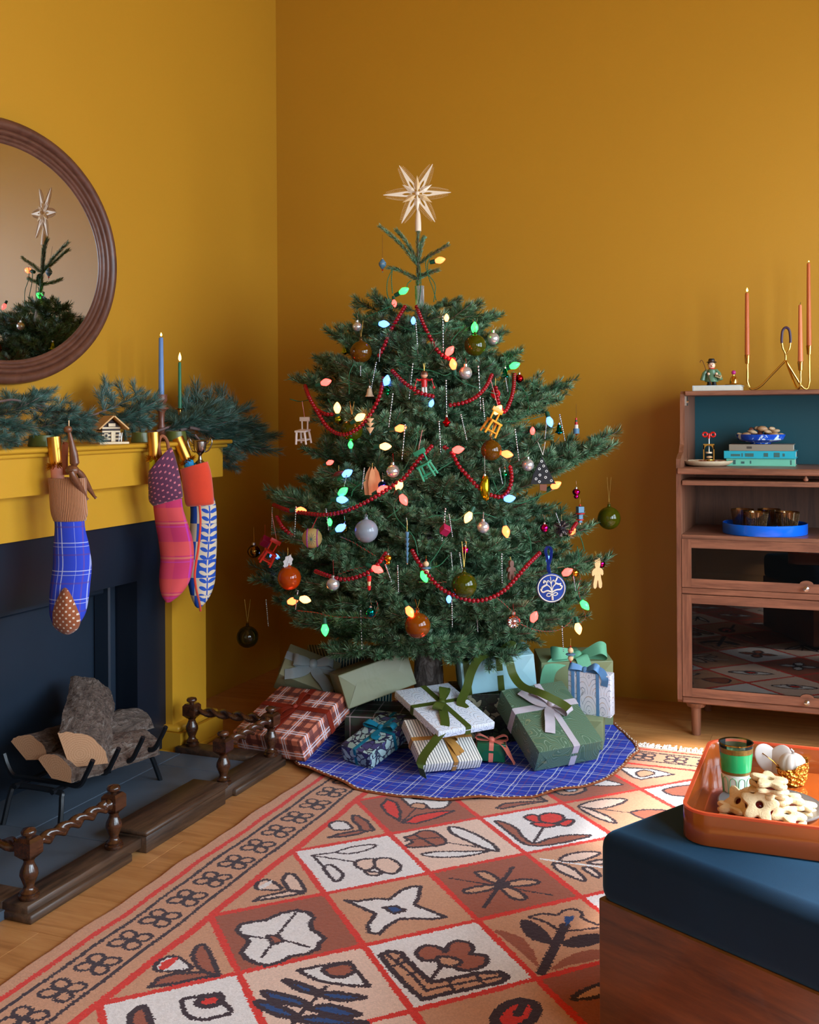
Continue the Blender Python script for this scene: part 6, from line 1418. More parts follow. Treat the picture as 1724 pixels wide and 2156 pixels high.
def leaf(x, y, m, label, d=None, sc=1.0):
    c = surf(x, y, 1.04) if d is None else at(x, y, d); k = depth(c)/FOC*sc; e = empty('leaf_ornament', c, label=label, cat='ornament'); M = Matrix((_r0, FW, _u0)).transposed() @ Matrix.Rotation(R(18), 3, 'Y')
    pl = [(0, -16), (7, -11), (6, -7), (10, -2), (8, 3), (9, 9), (4, 12), (1, 17), (-3, 12), (-8, 9), (-7, 3), (-10, -2), (-6, -7), (-7, -11)]
    MB().prism([(a*k, b_*k) for a, b_ in pl], 0.003, c, M).build('leaf', m, e, world=True, smooth=False); MB().tube([c+M @ Vector((0, -0.002, -15*k)), c+M @ Vector((0, -0.002, 15*k))], 0.0008, 5).build('midrib', m, e, world=True)
    hang_cord(e, c+_u0*(15*k), c+_u0*(30*k), GOLDT)
leaf(606, 1183, mat('white_leaf', (206, 204, 204), 0.3), 'white leaf-shaped ornament above the orange ball at lower left', TD-0.45)
def oval(x, y):
    c = surf(x, y, 1.05); e = empty('oval_disc_ornament', c, label='small dark red oval disc beside a blue bulb at the left', cat='ornament')
    MB().sphere(c, 0.02, 20, 12, (1.0, 0.3, 0.45), Euler((R(15), R(-22), R(YAWD))).to_matrix()).build('disc', mat('dark_red_disc', (104, 20, 24), 0.4), e, world=True); hang_cord(e, c, c+_u0*0.03, GOLDT)
oval(713, 997)
def cone():
    c = surf(1182, 1112, 1.05); e = empty('bristly_cone_ornament', c, label='dark bristly pine-cone ornament with pale tips at the right', cat='ornament'); rg = random.Random(3)
    MB().sphere(c, 0.014, 12, 8).build('core', mat('dark_cone', (44, 34, 40), 0.7), e, world=True); b = MB()
    for k in range(90):
        d = Vector((rg.gauss(0, 1), rg.gauss(0, 1), rg.gauss(0, 0.8))).normalized(); s_ = frame(d).col[0]*0.003; p = c+d*0.010; b.add([p-s_, p+s_, c+d*0.030+s_*0.8, c+d*0.031-s_*0.8], [(0, 1, 2, 3)], 1 if rg.random() < 0.25 else 0)
    b.build('scales', [mat('dark_cone', (44, 34, 40), 0.7), mat('cone_tips', (150, 136, 130), 0.5)], e, world=True, smooth=False, kind='stuff'); hang_cord(e, c, c+_u0*0.05, GOLDT)
cone()
# round red wooden bauble next to the V swag
c = at(1043, 829, TD-0.30); e = empty('wooden_ball_ornament', c, label='bright red wooden ball with pale end beads inside the V-shaped bead swag', cat='ornament')
MB().sphere(c, 9.5*TD/FOC, 22, 14).build('ball', mat('bright_red_paint', (206, 22, 34), 0.3), e, world=True); b = MB(); b.sphere(c+_u0*0.0215, 0.0042, 12, 8); b.sphere(c-_u0*0.0215, 0.0036, 12, 8); b.build('end_beads', NATWOOD, e, world=True); hang_cord(e, c+_u0*0.02, c+_u0*0.06, GOLDT)
# ---------------- twisted glass icicles
def ice_mat():
    t = NT('icicle_silver'); v = t.coord('Object'); x, y, z = t.sep(v); k = t.stripe(z, 1/13, 0, 0.5/13)
    t.put(t.b.inputs['Base Color'], t.mix(k, lin((240, 242, 246))[:3], lin((70, 84, 78))[:3])); t.set(Metallic=0.6, Roughness=0.15); return t.mat
IC1 = ice_mat()
ICM = bpy.data.meshes
def icicle_mesh():
    b = MB(); n = 60; L = 1.0; seg = 6; vs = []; fs = []
    for i in range(n+1):
        t = i/n; r = 0.020*(1-0.45*t)
        for k in range(seg):
            an = 2*math.pi*k/seg+t*2*math.pi*9; rr = r*(1 if k % 3 else 0.45)*(0.75+0.45*math.sin(t*2*math.pi*11)**2); vs.append((rr*math.cos(an), rr*math.sin(an), -t))
    for i in range(n):
        for k in range(seg): fs.append((i*seg+k, i*seg+(k+1) % seg, (i+1)*seg+(k+1) % seg, (i+1)*seg+k))
    b.add(vs, fs); return b.mesh('icicle', IC1, ang=180)
icm = icicle_mesh()
ICI = [(875, 678, 880, 742, 'between the two arms of the top bead swag'), (932, 665, 933, 742, 'just right of the top bead swag'), (800, 735, 798, 762, 'right of the dark amber ball'), (792, 762, 781, 820, 'above the pale wooden bell'), (869, 765, 861, 842, 'left of the skier figure'), (827, 828, 818, 902, 'left of centre above an orange bulb'), (759, 770, 759, 792, 'directly below the dark amber ball'), (853, 893, 846, 970, 'left of the green chair cord'), (924, 886, 928, 955, 'below left of the red finial'), (939, 800, 940, 872, 'above the red finial'), (1007, 770, 1012, 865, 'above the right upper bead swag'), (1016, 838, 1021, 893, 'left of the yellow chair'), (970, 872, 983, 928, 'right of the red finial'), (1084, 903, 1093, 972, 'right of the amber ball at right'), (1178, 872, 1190, 930, 'beside the teal bell under the right branch'), (1150, 890, 1147, 925, 'under the blue bulb on the right branch'), (1064, 795, 1069, 826, 'under the upper teal bell'), (767, 985, 762, 1032, 'left of the pale winged ornament'), (730, 1000, 724, 1025, 'under the blue bulb at left'), (623, 1066, 620, 1133, 'in front of the left end of the long bead swag'), (573, 1068, 572, 1128, 'at the left tip above the red chair'), (686, 1071, 692, 1118, 'above the thread-wound ball'), (837, 1190, 839, 1248, 'right of the lower left bead swag'), (811, 1188, 825, 1227, 'under the gold double bauble'), (759, 1285, 762, 1370, 'hanging longest, over the presents at left'), (627, 1243, 622, 1285, 'in front of two warm bulbs at lower left'), (560, 1262, 565, 1320, 'hanging free beside the smoky ball'), (951, 1262, 952, 1322, 'below the left part of the bottom bead swag'), (1003, 1288, 1006, 1332, 'under the centre of the bottom bead swag'), (1056, 1165, 1057, 1230, 'left of the brown gingerbread figure'), (967, 1163, 974, 1207, 'above the large olive ball'), (949, 1163, 953, 1202, 'upper left of the large olive ball'), (1183, 1318, 1186, 1372, 'above the bead figure by the sage present'), (938, 1070, 930, 1142, 'on the left of the centre magenta cube'), (945, 1082, 953, 1132, 'on the right of the centre magenta cube'), (1207, 1212, 1212, 1245, 'under the gold bauble at right'), (1170, 1080, 1180, 1108, 'above the bristly cone at right'), (1018, 1078, 1017, 1096, 'above the silver bauble below the pickle'), (855, 1090, 858, 1106, 'above the blue wooden icicle'), (1051, 985, 1058, 1020, 'inside the curve of the right bead swag')]
for x0, y0, x1, y1, ds in ICI:
    edge = x0 in (560, 573, 1178, 1183, 1084); a = at(x0, y0, TD-0.08) if x0 in (560, 573, 1178) else (at(x0, y0, TD-0.42) if x0 in (1183, 759, 1003) else surf(x0, (y0+y1)/2, 1.09)); dd = depth(a); a = at(x0, y0, dd); c = at(x1, y1, dd)
    o = bpy.data.objects.new('glass_icicle', icm); COL.objects.link(o); o.location = a; L = (c-a).length; M = frame(a-c); o.rotation_euler = M.to_euler(); o.scale = (0.145, 0.145, L)
    tag(o, 'thin twisted silver icicle '+ds, 'icicle', 'twisted silver icicles')
# ---------------- red bead garlands
BEADM = mat('cranberry_beads', (138, 4, 22), 0.22, var=0.1, vs=90)
bm_ = MB().sphere((0, 0, 0), 0.0082, 10, 8, (1, 1, 0.92)).mesh('bead', BEADM, ang=180)
SW = [([(852, 646), (836, 672), (820, 700), (808, 730), (797, 750)], 1.0, 'swag of red wooden beads running down the upper left of the tree from the crown'), ([(877, 646), (890, 680), (905, 710), (920, 737), (938, 753), (958, 757)], 1.06, 'swag of red wooden beads sloping down the upper right to two bulbs'),
      ([(806, 797), (800, 830), (781, 870), (755, 901), (722, 915), (690, 900), (665, 862), (650, 835), (642, 812)], 1.1, 'deep U-shaped swag of red wooden beads on the left below the white bulb'), ([(665, 862), (685, 872), (705, 872)], 0.98, 'short strand of red beads behind the deep left swag'), ([(826, 781), (848, 803), (880, 825), (913, 835)], 1.1, 'short diagonal swag of red beads crossing in front of the skier'),
      ([(1035, 790), (1022, 815), (1000, 837), (975, 848), (948, 853)], 1.08, 'short swag of red beads right of the centre, above the red finial'), ([(1083, 788), (1080, 822), (1071, 852), (1061, 867), (1050, 850), (1043, 812)], 1.05, 'V-shaped strand of red beads at the upper right edge'),
      ([(908, 940), (880, 970), (850, 1007), (830, 1020), (800, 1040), (760, 1062), (720, 1078), (680, 1084), (640, 1080), (605, 1074), (577, 1063)], 1.12, 'longest swag of red beads, from the green chair down to the left edge'), ([(583, 1089), (595, 1110), (615, 1128)], 1.0, 'short strand of red beads at the left edge under the long swag'),
      ([(936, 942), (952, 955), (965, 980), (985, 1003), (1008, 1027), (1035, 1043), (1058, 1045), (1072, 1028), (1077, 1005), (1073, 978)], 1.08, 'hook-shaped swag of red beads right of centre round the gold pickle'), ([(665, 1203), (690, 1212), (725, 1220), (760, 1212), (785, 1198), (800, 1182), (812, 1165)], 1.1, 'shallow swag of red beads at the lower left behind the silver bauble'),
      ([(868, 1160), (880, 1182), (905, 1215), (930, 1240), (965, 1257), (1000, 1265), (1035, 1258), (1065, 1240), (1090, 1213), (1110, 1190), (1137, 1163)], 1.12, 'wide bottom swag of red beads hanging below the large olive ball'), ([(1213, 1102), (1205, 1113), (1197, 1123)], 1.02, 'short strand of red beads beside the bristly cone at right')]
for pts, out, label in SW:
    P_ = []
    for i, (x, y) in enumerate(pts):
        e_ = 1.0 if 0 < i < len(pts)-1 else 0.94; P_.append(surf(x, y, out*e_))
    # smooth the depth so that the strand hangs as a real curve
    ds = [depth(p) for p in P_]
    for _ in range(3): ds = [ds[0]]+[min(ds[i], (ds[i-1]+ds[i]*2+ds[i+1])/4) for i in range(1, len(ds)-1)]+[ds[-1]]
    P_ = [at(x, y, d) for (x, y), d in zip(pts, ds)]
    cur = spline(P_, 10); e = empty('bead_garland', cur[0], label=label, cat='garland', group='red bead garlands')
    MB().tube([p-cur[0] for p in cur], 0.0008, 5).build('string', REDT, e)
    acc = 0; last = cur[0]; step = 0.0150
    pos = [cur[0]]
    for p in cur[1:]:
        seg_ = (p-last).length
        while acc+seg_ >= step:
            t = (step-acc)/seg_; last = last.lerp(p, t); pos.append(last.copy()); seg_ = (p-last).length; acc = 0
        acc += seg_; last = p
    for i, p in enumerate(pos):
        o = bpy.data.objects.new('bead', bm_); COL.objects.link(o); o.parent = e; o.location = p-cur[0]
        t = (pos[min(i+1, len(pos)-1)]-pos[max(0, i-1)]); o.rotation_euler = frame(t).to_euler()
# ---------------- string lights: bulbs and green wire
BC = {'o': ((255, 80, 40), 9.0), 'y': ((255, 130, 66), 11.0), 'r': ((255, 48, 42), 11.0), 'g': ((40, 230, 70), 7.0), 'b': ((70, 112, 240), 6.5)}
BN = {'o': 'orange', 'y': 'warm yellow', 'r': 'red', 'g': 'green', 'b': 'blue'}
BULB = [(925, 548, 'o', 80), (849, 613, 'g', 65), (807, 682, 'b', 95), (999, 691, 'g', 0), (946, 740, 'r', 40), (954, 768, 'o', -10), (685, 805, 'r', 75), (1082, 770, 'g', 70), (710, 860, 'y', 0), (814, 803, 'b', 10), (757, 879, 'y', 60), (842, 902, 'o', 80), (810, 940, 'y', 90), (694, 974, 'r', 70), (963, 947, 'r', 80), (1066, 956, 'o', 100), (730, 997, 'b', 60), (721, 1036, 'g', 50), (719, 1052, 'b', 90), (840, 1023, 'y', 20), (849, 1051, 'r', 150), (804, 1031, 'r', 60), (1157, 887, 'b', 165), (1047, 864, 'y', 40), (986, 1088, 'y', -150), (1065, 1118, 'o', 170), (1169, 1022, 'o', 60), (1071, 1050, 'b', 80), (632, 1075, 'o', 90), (716, 1112, 'b', 60), (577, 1172, 'b', 100), (793, 1198, 'r', 110), (893, 1212, 'g', 160), (615, 1266, 'o', 75), (641, 1262, 'y', 100), (684, 1325, 'g', 175), (862, 1287, 'o', 150), (1124, 1300, 'r', 20), (1217, 1322, 'y', 170), (1193, 1205, 'r', 60), (1155, 1180, 'b', 0), (1230, 1273, 'g', 140), (945, 1262, 'b', 0), (908, 850, 'b', 20), (1205, 1120, 'o', 40), (830, 638, 'r', 170), (738, 937, 'g', 0), (694, 1100, 'g', 0), (870, 676, 'b', 0), (940, 670, 'y', 0), (1121, 908, 'r', 0)]
def bulb(root, x, y, c, rot, sc=1.0):
    d = TD-0.03 if y < 625 else (TD-0.06 if x in (577,) else None); p = at(x, y, d) if d else surf(x, y, 1.10 if x not in (830, 738, 694, 870, 940, 1121, 908, 945, 1205) else 0.98)
    dirv = (_u0*math.cos(R(rot))+_r0*math.sin(R(rot))-FW*0.35).normalized(); M = frame(dirv); k = 1.0
    small_ = 0.7 if x in (830, 738, 694, 870, 940, 1121, 908, 945, 1205, 1155) else 1.0
    prof = [(0.0068, -0.018), (0.0095, -0.012), (0.0132, -0.003), (0.0138, 0.003), (0.011, 0.012), (0.006, 0.020), (0.002, 0.0245), (0, 0.025)]
    o = MB().lathe([(r*small_, z*small_) for r, z in prof], p, M, 16).build('bulb', glow('glow_'+BN[c].replace(' ', '_'), *BC[c]), root, world=True, label='lit %s bulb' % BN[c], ang=80)
    MB().lathe([(0.0078*small_, -0.040*small_), (0.0088*small_, -0.030*small_), (0.0088*small_, -0.017*small_), (0.006*small_, -0.016*small_)], p, M, 12).build('socket', mat('green_socket', (14, 70, 48), 0.5), root, world=True)
    return p+M @ Vector((0, 0, -0.040*small_))
WIRE = mat('green_wire', (16, 92, 56), 0.45); WIRE2 = mat('red_wire', (150, 24, 28), 0.45)
def twisted_wire(root, pts, m2=None, nm='wire'):
    q = spline(pts, 14); n = len(q)
    for ph, m in ((0, WIRE), (math.pi, m2 or WIRE)):
        out = []; s_ = 0
        for i in range(n):
            if i: s_ += (q[i]-q[i-1]).length
            t = (q[min(n-1, i+1)]-q[max(0, i-1)]); M = frame(t if t.length > 1e-6 else (0, 0, 1), (0.3, 0.2, 1)); a = s_/0.016*2*math.pi+ph; out.append(q[i]+M @ Vector((math.cos(a), math.sin(a), 0))*0.0011)
        MB().tube(out, 0.0012, 5).build(nm, m, root, world=True, ang=180)
up_ = [b_ for b_ in BULB if b_[1] < 1110]; lo_ = [b_ for b_ in BULB if b_[1] >= 1110]
l1 = empty('string_lights', at(880, 800, TD), label='green-wired string of large coloured bulbs wound round the upper and middle tree', cat='string lights')
l2 = empty('string_lights', at(880, 1250, TD), label='string of coloured bulbs on twisted red and green wire round the bottom of the tree', cat='string lights')
for root, lst in ((l1, up_), (l2, lo_)):
    for x, y, c, rot in lst: bulb(root, x, y, c, rot)
def W_(pts, out=1.08, m2=None, root=None, d=None): twisted_wire(root or l1, [at(x, y, d) if d else surf(x, y, out) for x, y in pts], m2)
W_([(905, 545), (900, 560), (903, 585), (912, 610), (918, 632)], d=TD-0.03); W_([(904, 540), (896, 552), (900, 575), (916, 600), (913, 636)], d=TD-0.05)
W_([(826, 565), (824, 590), (826, 618)], d=TD-0.05); W_([(828, 563), (816, 590), (815, 618), (822, 636)], d=TD-0.06); W_([(866, 590), (858, 598), (856, 612)], d=TD-0.03); W_([(884, 560), (886, 600), (882, 640)], d=TD-0.02)
for pts in ([(770, 668), (800, 655), (832, 640)], [(820, 682), (845, 688), (880, 700), (915, 703), (940, 695), (975, 688)], [(975, 688), (950, 720), (962, 735)], [(835, 762), (870, 775), (905, 780), (935, 790), (950, 785)], [(955, 790), (975, 805), (1010, 818), (1045, 830)], [(1082, 800), (1105, 825), (1112, 850), (1110, 870)], [(1071, 790), (1073, 830), (1060, 855)], [(745, 765), (735, 790), (735, 830)], [(610, 840), (630, 845), (650, 842)], [(690, 840), (700, 858)], [(1065, 888), (1105, 885), (1145, 875)], [(880, 900), (875, 940), (850, 990)], [(955, 970), (930, 985), (900, 1005), (860, 1010)], [(770, 1010), (745, 1030), (740, 1045)], [(850, 1035), (830, 1060), (835, 1090), (870, 1130), (880, 1170)], [(1038, 1010), (1045, 1030), (1050, 1040)], [(1060, 990), (1062, 1020), (1042, 1040)], [(1060, 1055), (1090, 1060), (1110, 1055), (1145, 1040), (1180, 1025)], [(900, 1090), (925, 1085), (960, 1095), (985, 1075)], [(985, 1085), (1010, 1080), (1045, 1090)], [(935, 1140), (920, 1165), (905, 1185)], [(1105, 1110), (1115, 1135), (1118, 1160)], [(1215, 1115), (1225, 1140), (1230, 1160)], [(1170, 1195), (1200, 1190), (1218, 1180), (1215, 1150)], [(815, 1090), (840, 1070), (845, 1050)], [(700, 1050), (690, 1062), (650, 1055)], [(905, 1195), (925, 1190), (945, 1170)]): W_(pts)
for pts in ([(625, 1286), (665, 1290), (700, 1298), (760, 1300), (785, 1300), (795, 1280), (792, 1265)], [(715, 1130), (740, 1140), (765, 1155), (790, 1170)], [(710, 1210), (740, 1200), (775, 1192)], [(1080, 1308), (1110, 1320), (1135, 1328), (1170, 1328), (1195, 1315), (1205, 1300)], [(1045, 1258), (1065, 1275), (1080, 1290)], [(1222, 1215), (1218, 1245), (1222, 1262)], [(1225, 1280), (1232, 1300), (1215, 1318)], [(880, 1225), (915, 1227), (940, 1225)]): W_(pts, 1.08, WIRE2, l2)
# ================================================================== TREE SKIRT AND PRESENTS
SKC = (fl(628, 1605)+fl(1278, 1575))/2; SKC = Vector((-1.365, 3.93, 0)); SKR = 0.645
def skirt():
    e = empty('tree_skirt', SKC, label='round royal blue plaid tree skirt with brown dotted binding under the presents', cat='tree skirt')
    rg = random.Random(3); nr, na = 34, 180; vs = []
    def wz(r, a):
        f = max(0, (r/SKR-0.35)); z = 0.0125+f*f*0.02*(math.sin(a*9+1)+0.7*math.sin(a*17+2)+0.5*math.sin(a*5))
        bump_ = 0.035*math.exp(-((a-3.55)/0.16)**2)*max(0, (r/SKR-0.72))/0.28+0.022*math.exp(-((a-3.25)/0.1)**2)*max(0, (r/SKR-0.6))
        return max(0.0115, z+bump_)
    def rr(a): return SKR*(1+0.012*math.sin(a*7)+0.008*math.sin(a*13))
    for i in range(nr+1):
        for k in range(na):
            a = 2*math.pi*k/na; r = 0.08+(rr(a)-0.08)*i/nr; vs.append((r*math.cos(a), r*math.sin(a), wz(r, a)))
    fs = [(i*na+k, i*na+(k+1) % na, (i+1)*na+(k+1) % na, (i+1)*na+k) for i in range(nr) for k in range(na)]
    b = MB(); b.add(vs, fs)
    st = []
    for ax in (0, 1):
        for off, w, c_, o in ((0.006, 0.0042, (222, 226, 240), 0.95), (0.022, 0.003, (210, 216, 238), 0.9), (0.046, 0.005, (120, 66, 110), 0.55), (0.078, 0.0025, (190, 196, 230), 0.85)): st.append((ax, 0.105, off, w, c_, o))
    b.build('cloth', plaid('blue_skirt_plaid', (34, 62, 186), st, 0.85, 0.003, 'Object', 0.0, 0.012), e, ang=80)
    ring = []
    for k in range(na):
        a = 2*math.pi*k/na; r = rr(a); ring.append(Vector((r*math.cos(a), r*math.sin(a), wz(r, a)+0.001)))
    b = MB(); b.tube(ring, 0.0075, 8, True, flat=0.45, up=(1, 0, 0)); b.build('binding', mat('brown_binding', (138, 72, 38), 0.8), e, ang=80)
    b = MB()
    for k in range(220):
        a = 2*math.pi*k/220; r = rr(a)-0.002+0.003*(k % 2); b.box((r*math.cos(a), r*math.sin(a), wz(r, a)+0.0052), (0.0052, 0.0052, 0.0016), (0, 0, a))
    b.build('binding_dots', mat('cream_print', (226, 216, 196), 0.8), e, smooth=False, kind='stuff')
skirt()
def bumpy(t, v): t.bump(t.noise(v, 8, 3), 0.06, 0.01)
def paper(name, col, rough=0.45):
    if name in MATS: return MATS[name]
    t = NT(name); v = t.coord('Object'); c = lin(col); f = t.noise(v, 5, 2); t.put(t.b.inputs['Base Color'], t.mix(f, tuple(k*0.94 for k in c[:3]), tuple(min(1, k*1.04) for k in c[:3]))); t.bump(t.noise(v, 7, 3, 0.6, 1.0), 0.18, 0.012); t.set(Roughness=rough); MATS[name] = t.mat; return t.mat
def marble(name, base, lines, scale=5, width=0.10, dist=7, rough=0.4, per=26):
    t = NT(name); v = t.coord('UV'); nz = t.noise(v, scale, 3, 0.45, 0.6); w = t.m('FRACT', t.m('MULTIPLY', nz, per)); c = lin(base)[:3]
    for i, (lo, col, op) in enumerate(lines): c = t.mix(t.m('MULTIPLY', t.m('LESS_THAN', t.m('ABSOLUTE', t.m('SUBTRACT', w, lo)), width/2), op), c, lin(col)[:3])
    t.put(t.b.inputs['Base Color'], c); t.set(Roughness=rough); return t.mat
def scallop(name):
    t = NT(name); v = t.coord('UV'); x, y, z = t.sep(v); per = 0.052
    xi = t.m('DIVIDE', x, per); yi = t.m('DIVIDE', y, per*1.3); row = t.m('FLOOR', yi); xs = t.m('ADD', xi, t.m('MULTIPLY', row, 0.5))
    dx = t.m('SUBTRACT', t.m('FRACT', t.m('ADD', xs, 50)), 0.5); dy = t.m('SUBTRACT', yi, row)
    r = t.m('SQRT', t.m('ADD', t.m('MULTIPLY', dx, dx), t.m('MULTIPLY', t.m('MULTIPLY', dy, dy), 0.35)))
    r = t.m('ADD', r, t.m('MULTIPLY', t.noise(v, 18, 2), 0.25)); w = t.m('FRACT', t.m('MULTIPLY', r, 6)); l = t.m('LESS_THAN', w, 0.14)
    kk = t.m('FRACT', t.m('MULTIPLY', t.noise(v, 6, 2), 7)); col = t.ramp(kk, [(0.0, lin((84, 112, 142))), (0.55, lin((150, 164, 176))), (0.8, lin((170, 132, 86)))], 'CONSTANT')
    t.put(t.b.inputs['Base Color'], t.mix(t.m('MULTIPLY', l, 0.75), lin((218, 224, 236))[:3], col)); t.set(Roughness=0.35); return t.mat
def floralp(name, base, c1, c2, line, scale=34):
    t = NT(name); v = t.coord('UV'); nz = t.n('ShaderNodeTexNoise'); t.lk(v, nz.inputs['Vector']); nz.inputs['Scale'].default_value = 26
    ad = t.n('ShaderNodeMixRGB'); ad.blend_type = 'ADD'; ad.inputs[0].default_value = 0.05; t.lk(v, ad.inputs[1]); t.lk(nz.outputs['Color'], ad.inputs[2]); vv = ad.outputs[0]
    d = t.vor(vv, scale, 'DISTANCE_TO_EDGE'); cell = t.n('ShaderNodeTexVoronoi'); t.lk(vv, cell.inputs['Vector']); cell.inputs['Scale'].default_value = scale
    k = t.sep(cell.outputs['Color'])[0]; c = t.ramp(k, [(0, lin(base)), (0.35, lin(c1)), (0.7, lin(c2))], 'CONSTANT'); c = t.mix(t.m('LESS_THAN', d, 0.07), c, lin(line)[:3])
    big = t.vor(v, 11); c = t.mix(t.m('LESS_THAN', big, 0.32), c, lin(c1)[:3]); pet = t.m('LESS_THAN', t.m('FRACT', t.m('MULTIPLY', t.m('ADD', big, t.m('MULTIPLY', nz.outputs[0], 0.12)), 11)), 0.22)
    c = t.mix(t.m('MULTIPLY', pet, t.m('LESS_THAN', big, 0.32)), c, lin(line)[:3]); t.put(t.b.inputs['Base Color'], c); t.set(Roughness=0.4); return t.mat
def ribmat(name, col, rough=0.35, sheen=0.3): return mat(name, col, rough+0.08, 0, 0.08, 30, sheen=0, spec=0.4)
def gift(pos, rot, dims, pm, label, ribs=(), bow=None, flap=True, group=None):
    """ribs: (axis, offset fraction, width, material): a band running along 'axis' round the box"""
    e = empty('wrapped_present', pos, tuple(R(k) for k in rot), label, 'present', group); dx, dy, dz = dims
    o = MB().box((0, 0, 0), dims, None, 0.004, 2).build('wrapped_box', pm, e, uv=True)
    if flap:
        for s_ in (-1, 1):
            if True:
                y = s_*(dy/2+0.0004); b = MB(); b.add([(-dx/2+.004, y, dz/2-.004), (dx/2-.004, y, dz/2-.004), (dx/2-dz*0.45, y+s_*0.0012, -dz*0.02), (-dx/2+dz*0.45, y+s_*0.0012, -dz*0.02)], [(0, 1, 2, 3)])
                b.build('folded_flap', pm, e, smooth=False, uv=True); b = MB(); b.add([(-dx/2+.004, y, -dz/2+.004), (dx/2-.004, y, -dz/2+.004), (dx/2-dz*0.45, y+s_*0.0020, dz*0.12), (-dx/2+dz*0.45, y+s_*0.0020, dz*0.12)], [(0, 1, 2, 3)])
                b.build('folded_flap', pm, e, smooth=False, uv=True)
    for ax, off, w, m in ribs:
        t_ = 0.0012; b = MB()
        if ax == 'x': lo, c = (dx/2, dz/2), off*dy; pts = [Vector((x, c, z)) for x, z in ((-lo[0]-t_, -lo[1]-t_), (lo[0]+t_, -lo[1]-t_), (lo[0]+t_, lo[1]+t_), (-lo[0]-t_, lo[1]+t_))]; sd = Vector((0, 1, 0))
        elif ax == 'y': c = off*dx; pts = [Vector((c, y, z)) for y, z in ((-dy/2-t_, -dz/2-t_), (dy/2+t_, -dz/2-t_), (dy/2+t_, dz/2+t_), (-dy/2-t_, dz/2+t_))]; sd = Vector((1, 0, 0))
        else: c = off*dz; pts = [Vector((x, y, c)) for x, y in ((-dx/2-t_, -dy/2-t_), (dx/2+t_, -dy/2-t_), (dx/2+t_, dy/2+t_), (-dx/2-t_, dy/2+t_))]; sd = Vector((0, 0, 1))
        loop = []
        for i in range(4):
            a_, c_ = pts[i], pts[(i+1) % 4]
            for k in range(1, 10): loop.append(a_.lerp(c_, k/10) if 1 < k < 9 else a_.lerp(c_, 0.02 if k == 1 else 0.98))
        loop.append(loop[0]); b.ribbon(loop, sd, w, t_*1.2); b.build('ribbon', m, e, ang=60)
    return e
def bow(e, c, n, t1, m, size, w, tails, lift=0.6):
    size *= 1.22; w *= 1.15
    """c centre, n surface normal, t1 direction of the loops (all local); tails: list of point lists"""
    c = Vector(c); n = Vector(n).normalized(); t1 = Vector(t1).normalized(); t2 = n.cross(t1)
    root = empty('bow', c); root.parent = e
    for s_ in (-1, 1):
        d = t1*s_; sd = t2
        P_ = [Vector((0, 0, 0)), d*size*0.35+n*size*0.35*lift, d*size*0.8+n*size*0.62*lift+t2*size*0.08*s_, d*size*1.05+n*size*0.40*lift, d*size*0.92+n*size*0.12*lift, d*size*0.45+n*size*0.03, Vector((0, 0, 0.001))]
        q = spline(P_, 6); ww = [w*(0.45+0.65*math.sin(math.pi*min(1, i/(len(q)-1)))) for i in range(len(q))]
        MB().ribbon(q, sd, ww, 0.0008).build('loop', m, root, ang=80)
    MB().sphere(n*0.004, w*0.42, 12, 8, (1, 1.15, 0.8), frame(n)).build('knot', m, root, ang=80)
    for tl in tails:
        q = spline([Vector((0, 0, 0))]+[Vector(p)-c for p in tl], 7); sds = []
        for i in range(len(q)):
            t = q[min(len(q)-1, i+1)]-q[max(0, i-1)]; s2 = n.cross(t); sds.append(s2.normalized() if s2.length > 1e-7 else t2)
        ww = [w*(0.5+0.5*min(1, i/5)) for i in range(len(q))]; MB().ribbon(q, sds, ww, 0.0008).build('tail', m, root, ang=80)
    return root
# fitted poses
F_ = {'plaid': ((-1.922, 3.611, 0.112), (20.6, -1.4, -10.2), (0.310, 0.305, 0.087)), 'greybow': ((-1.996, 3.882, 0.219), (43.1, 22.1, 24.9), (0.222, 0.151, 0.105)), 'olive': ((-1.700, 3.846, 0.241), (-9.9, -15.6, 38.8), (0.278, 0.197, 0.131)),
      'floral': ((-1.580,3.603,0.079),(17.5,3.8,-18.4),(0.139,0.218,0.062)), 'marblew': ((-1.355, 3.700, 0.190), (12.0, -0.6, 49.7), (0.229, 0.335, 0.028)), 'ltblue': ((-1.262, 4.021, 0.277), (3.5, -5.8, 27.2), (0.283, 0.175, 0.125)),
      'sage': ((-1.031, 4.340, 0.150), (4.5, -0.8, 23.5), (0.286, 0.196, 0.269)), 'whitetall': ((-0.895, 4.062, 0.206), (4.9, 1.1, -6.3), (0.166, 0.050, 0.162)), 'marbleg': ((-1.002, 3.836, 0.135), (29.3, -2.3, 44.3), (0.257, 0.312, 0.092)), 'green': ((-1.190, 3.742, 0.052), (-2.1, 3.5, 18.0), (0.103, 0.098, 0.063))}
PLO = plaid('salmon_plaid_paper', (204, 122, 96), [(0, 0.095, 0.0, 0.022, (70, 28, 42), 0.95), (1, 0.095, 0.0, 0.022, (70, 28, 42), 0.95), (0, 0.095, 0.048, 0.012, (70, 28, 42), 0.85), (1, 0.095, 0.048, 0.012, (70, 28, 42), 0.85), (0, 0.095, 0.070, 0.006, (226, 224, 236), 0.95), (0, 0.095, 0.082, 0.005, (226, 224, 236), 0.95), (1, 0.095, 0.070, 0.006, (226, 224, 236), 0.95), (1, 0.095, 0.082, 0.005, (226, 224, 236), 0.95)], 0.4, 0.005)
RUST = ribmat('rust_velvet', (126, 34, 14), 0.55, 0.8)
g = gift(*F_['plaid'], PLO, 'large salmon and plum plaid present with rust velvet ribbon leaning by the fender', [('y', 0.02, 0.026, RUST), ('x', 0.10, 0.024, RUST)])
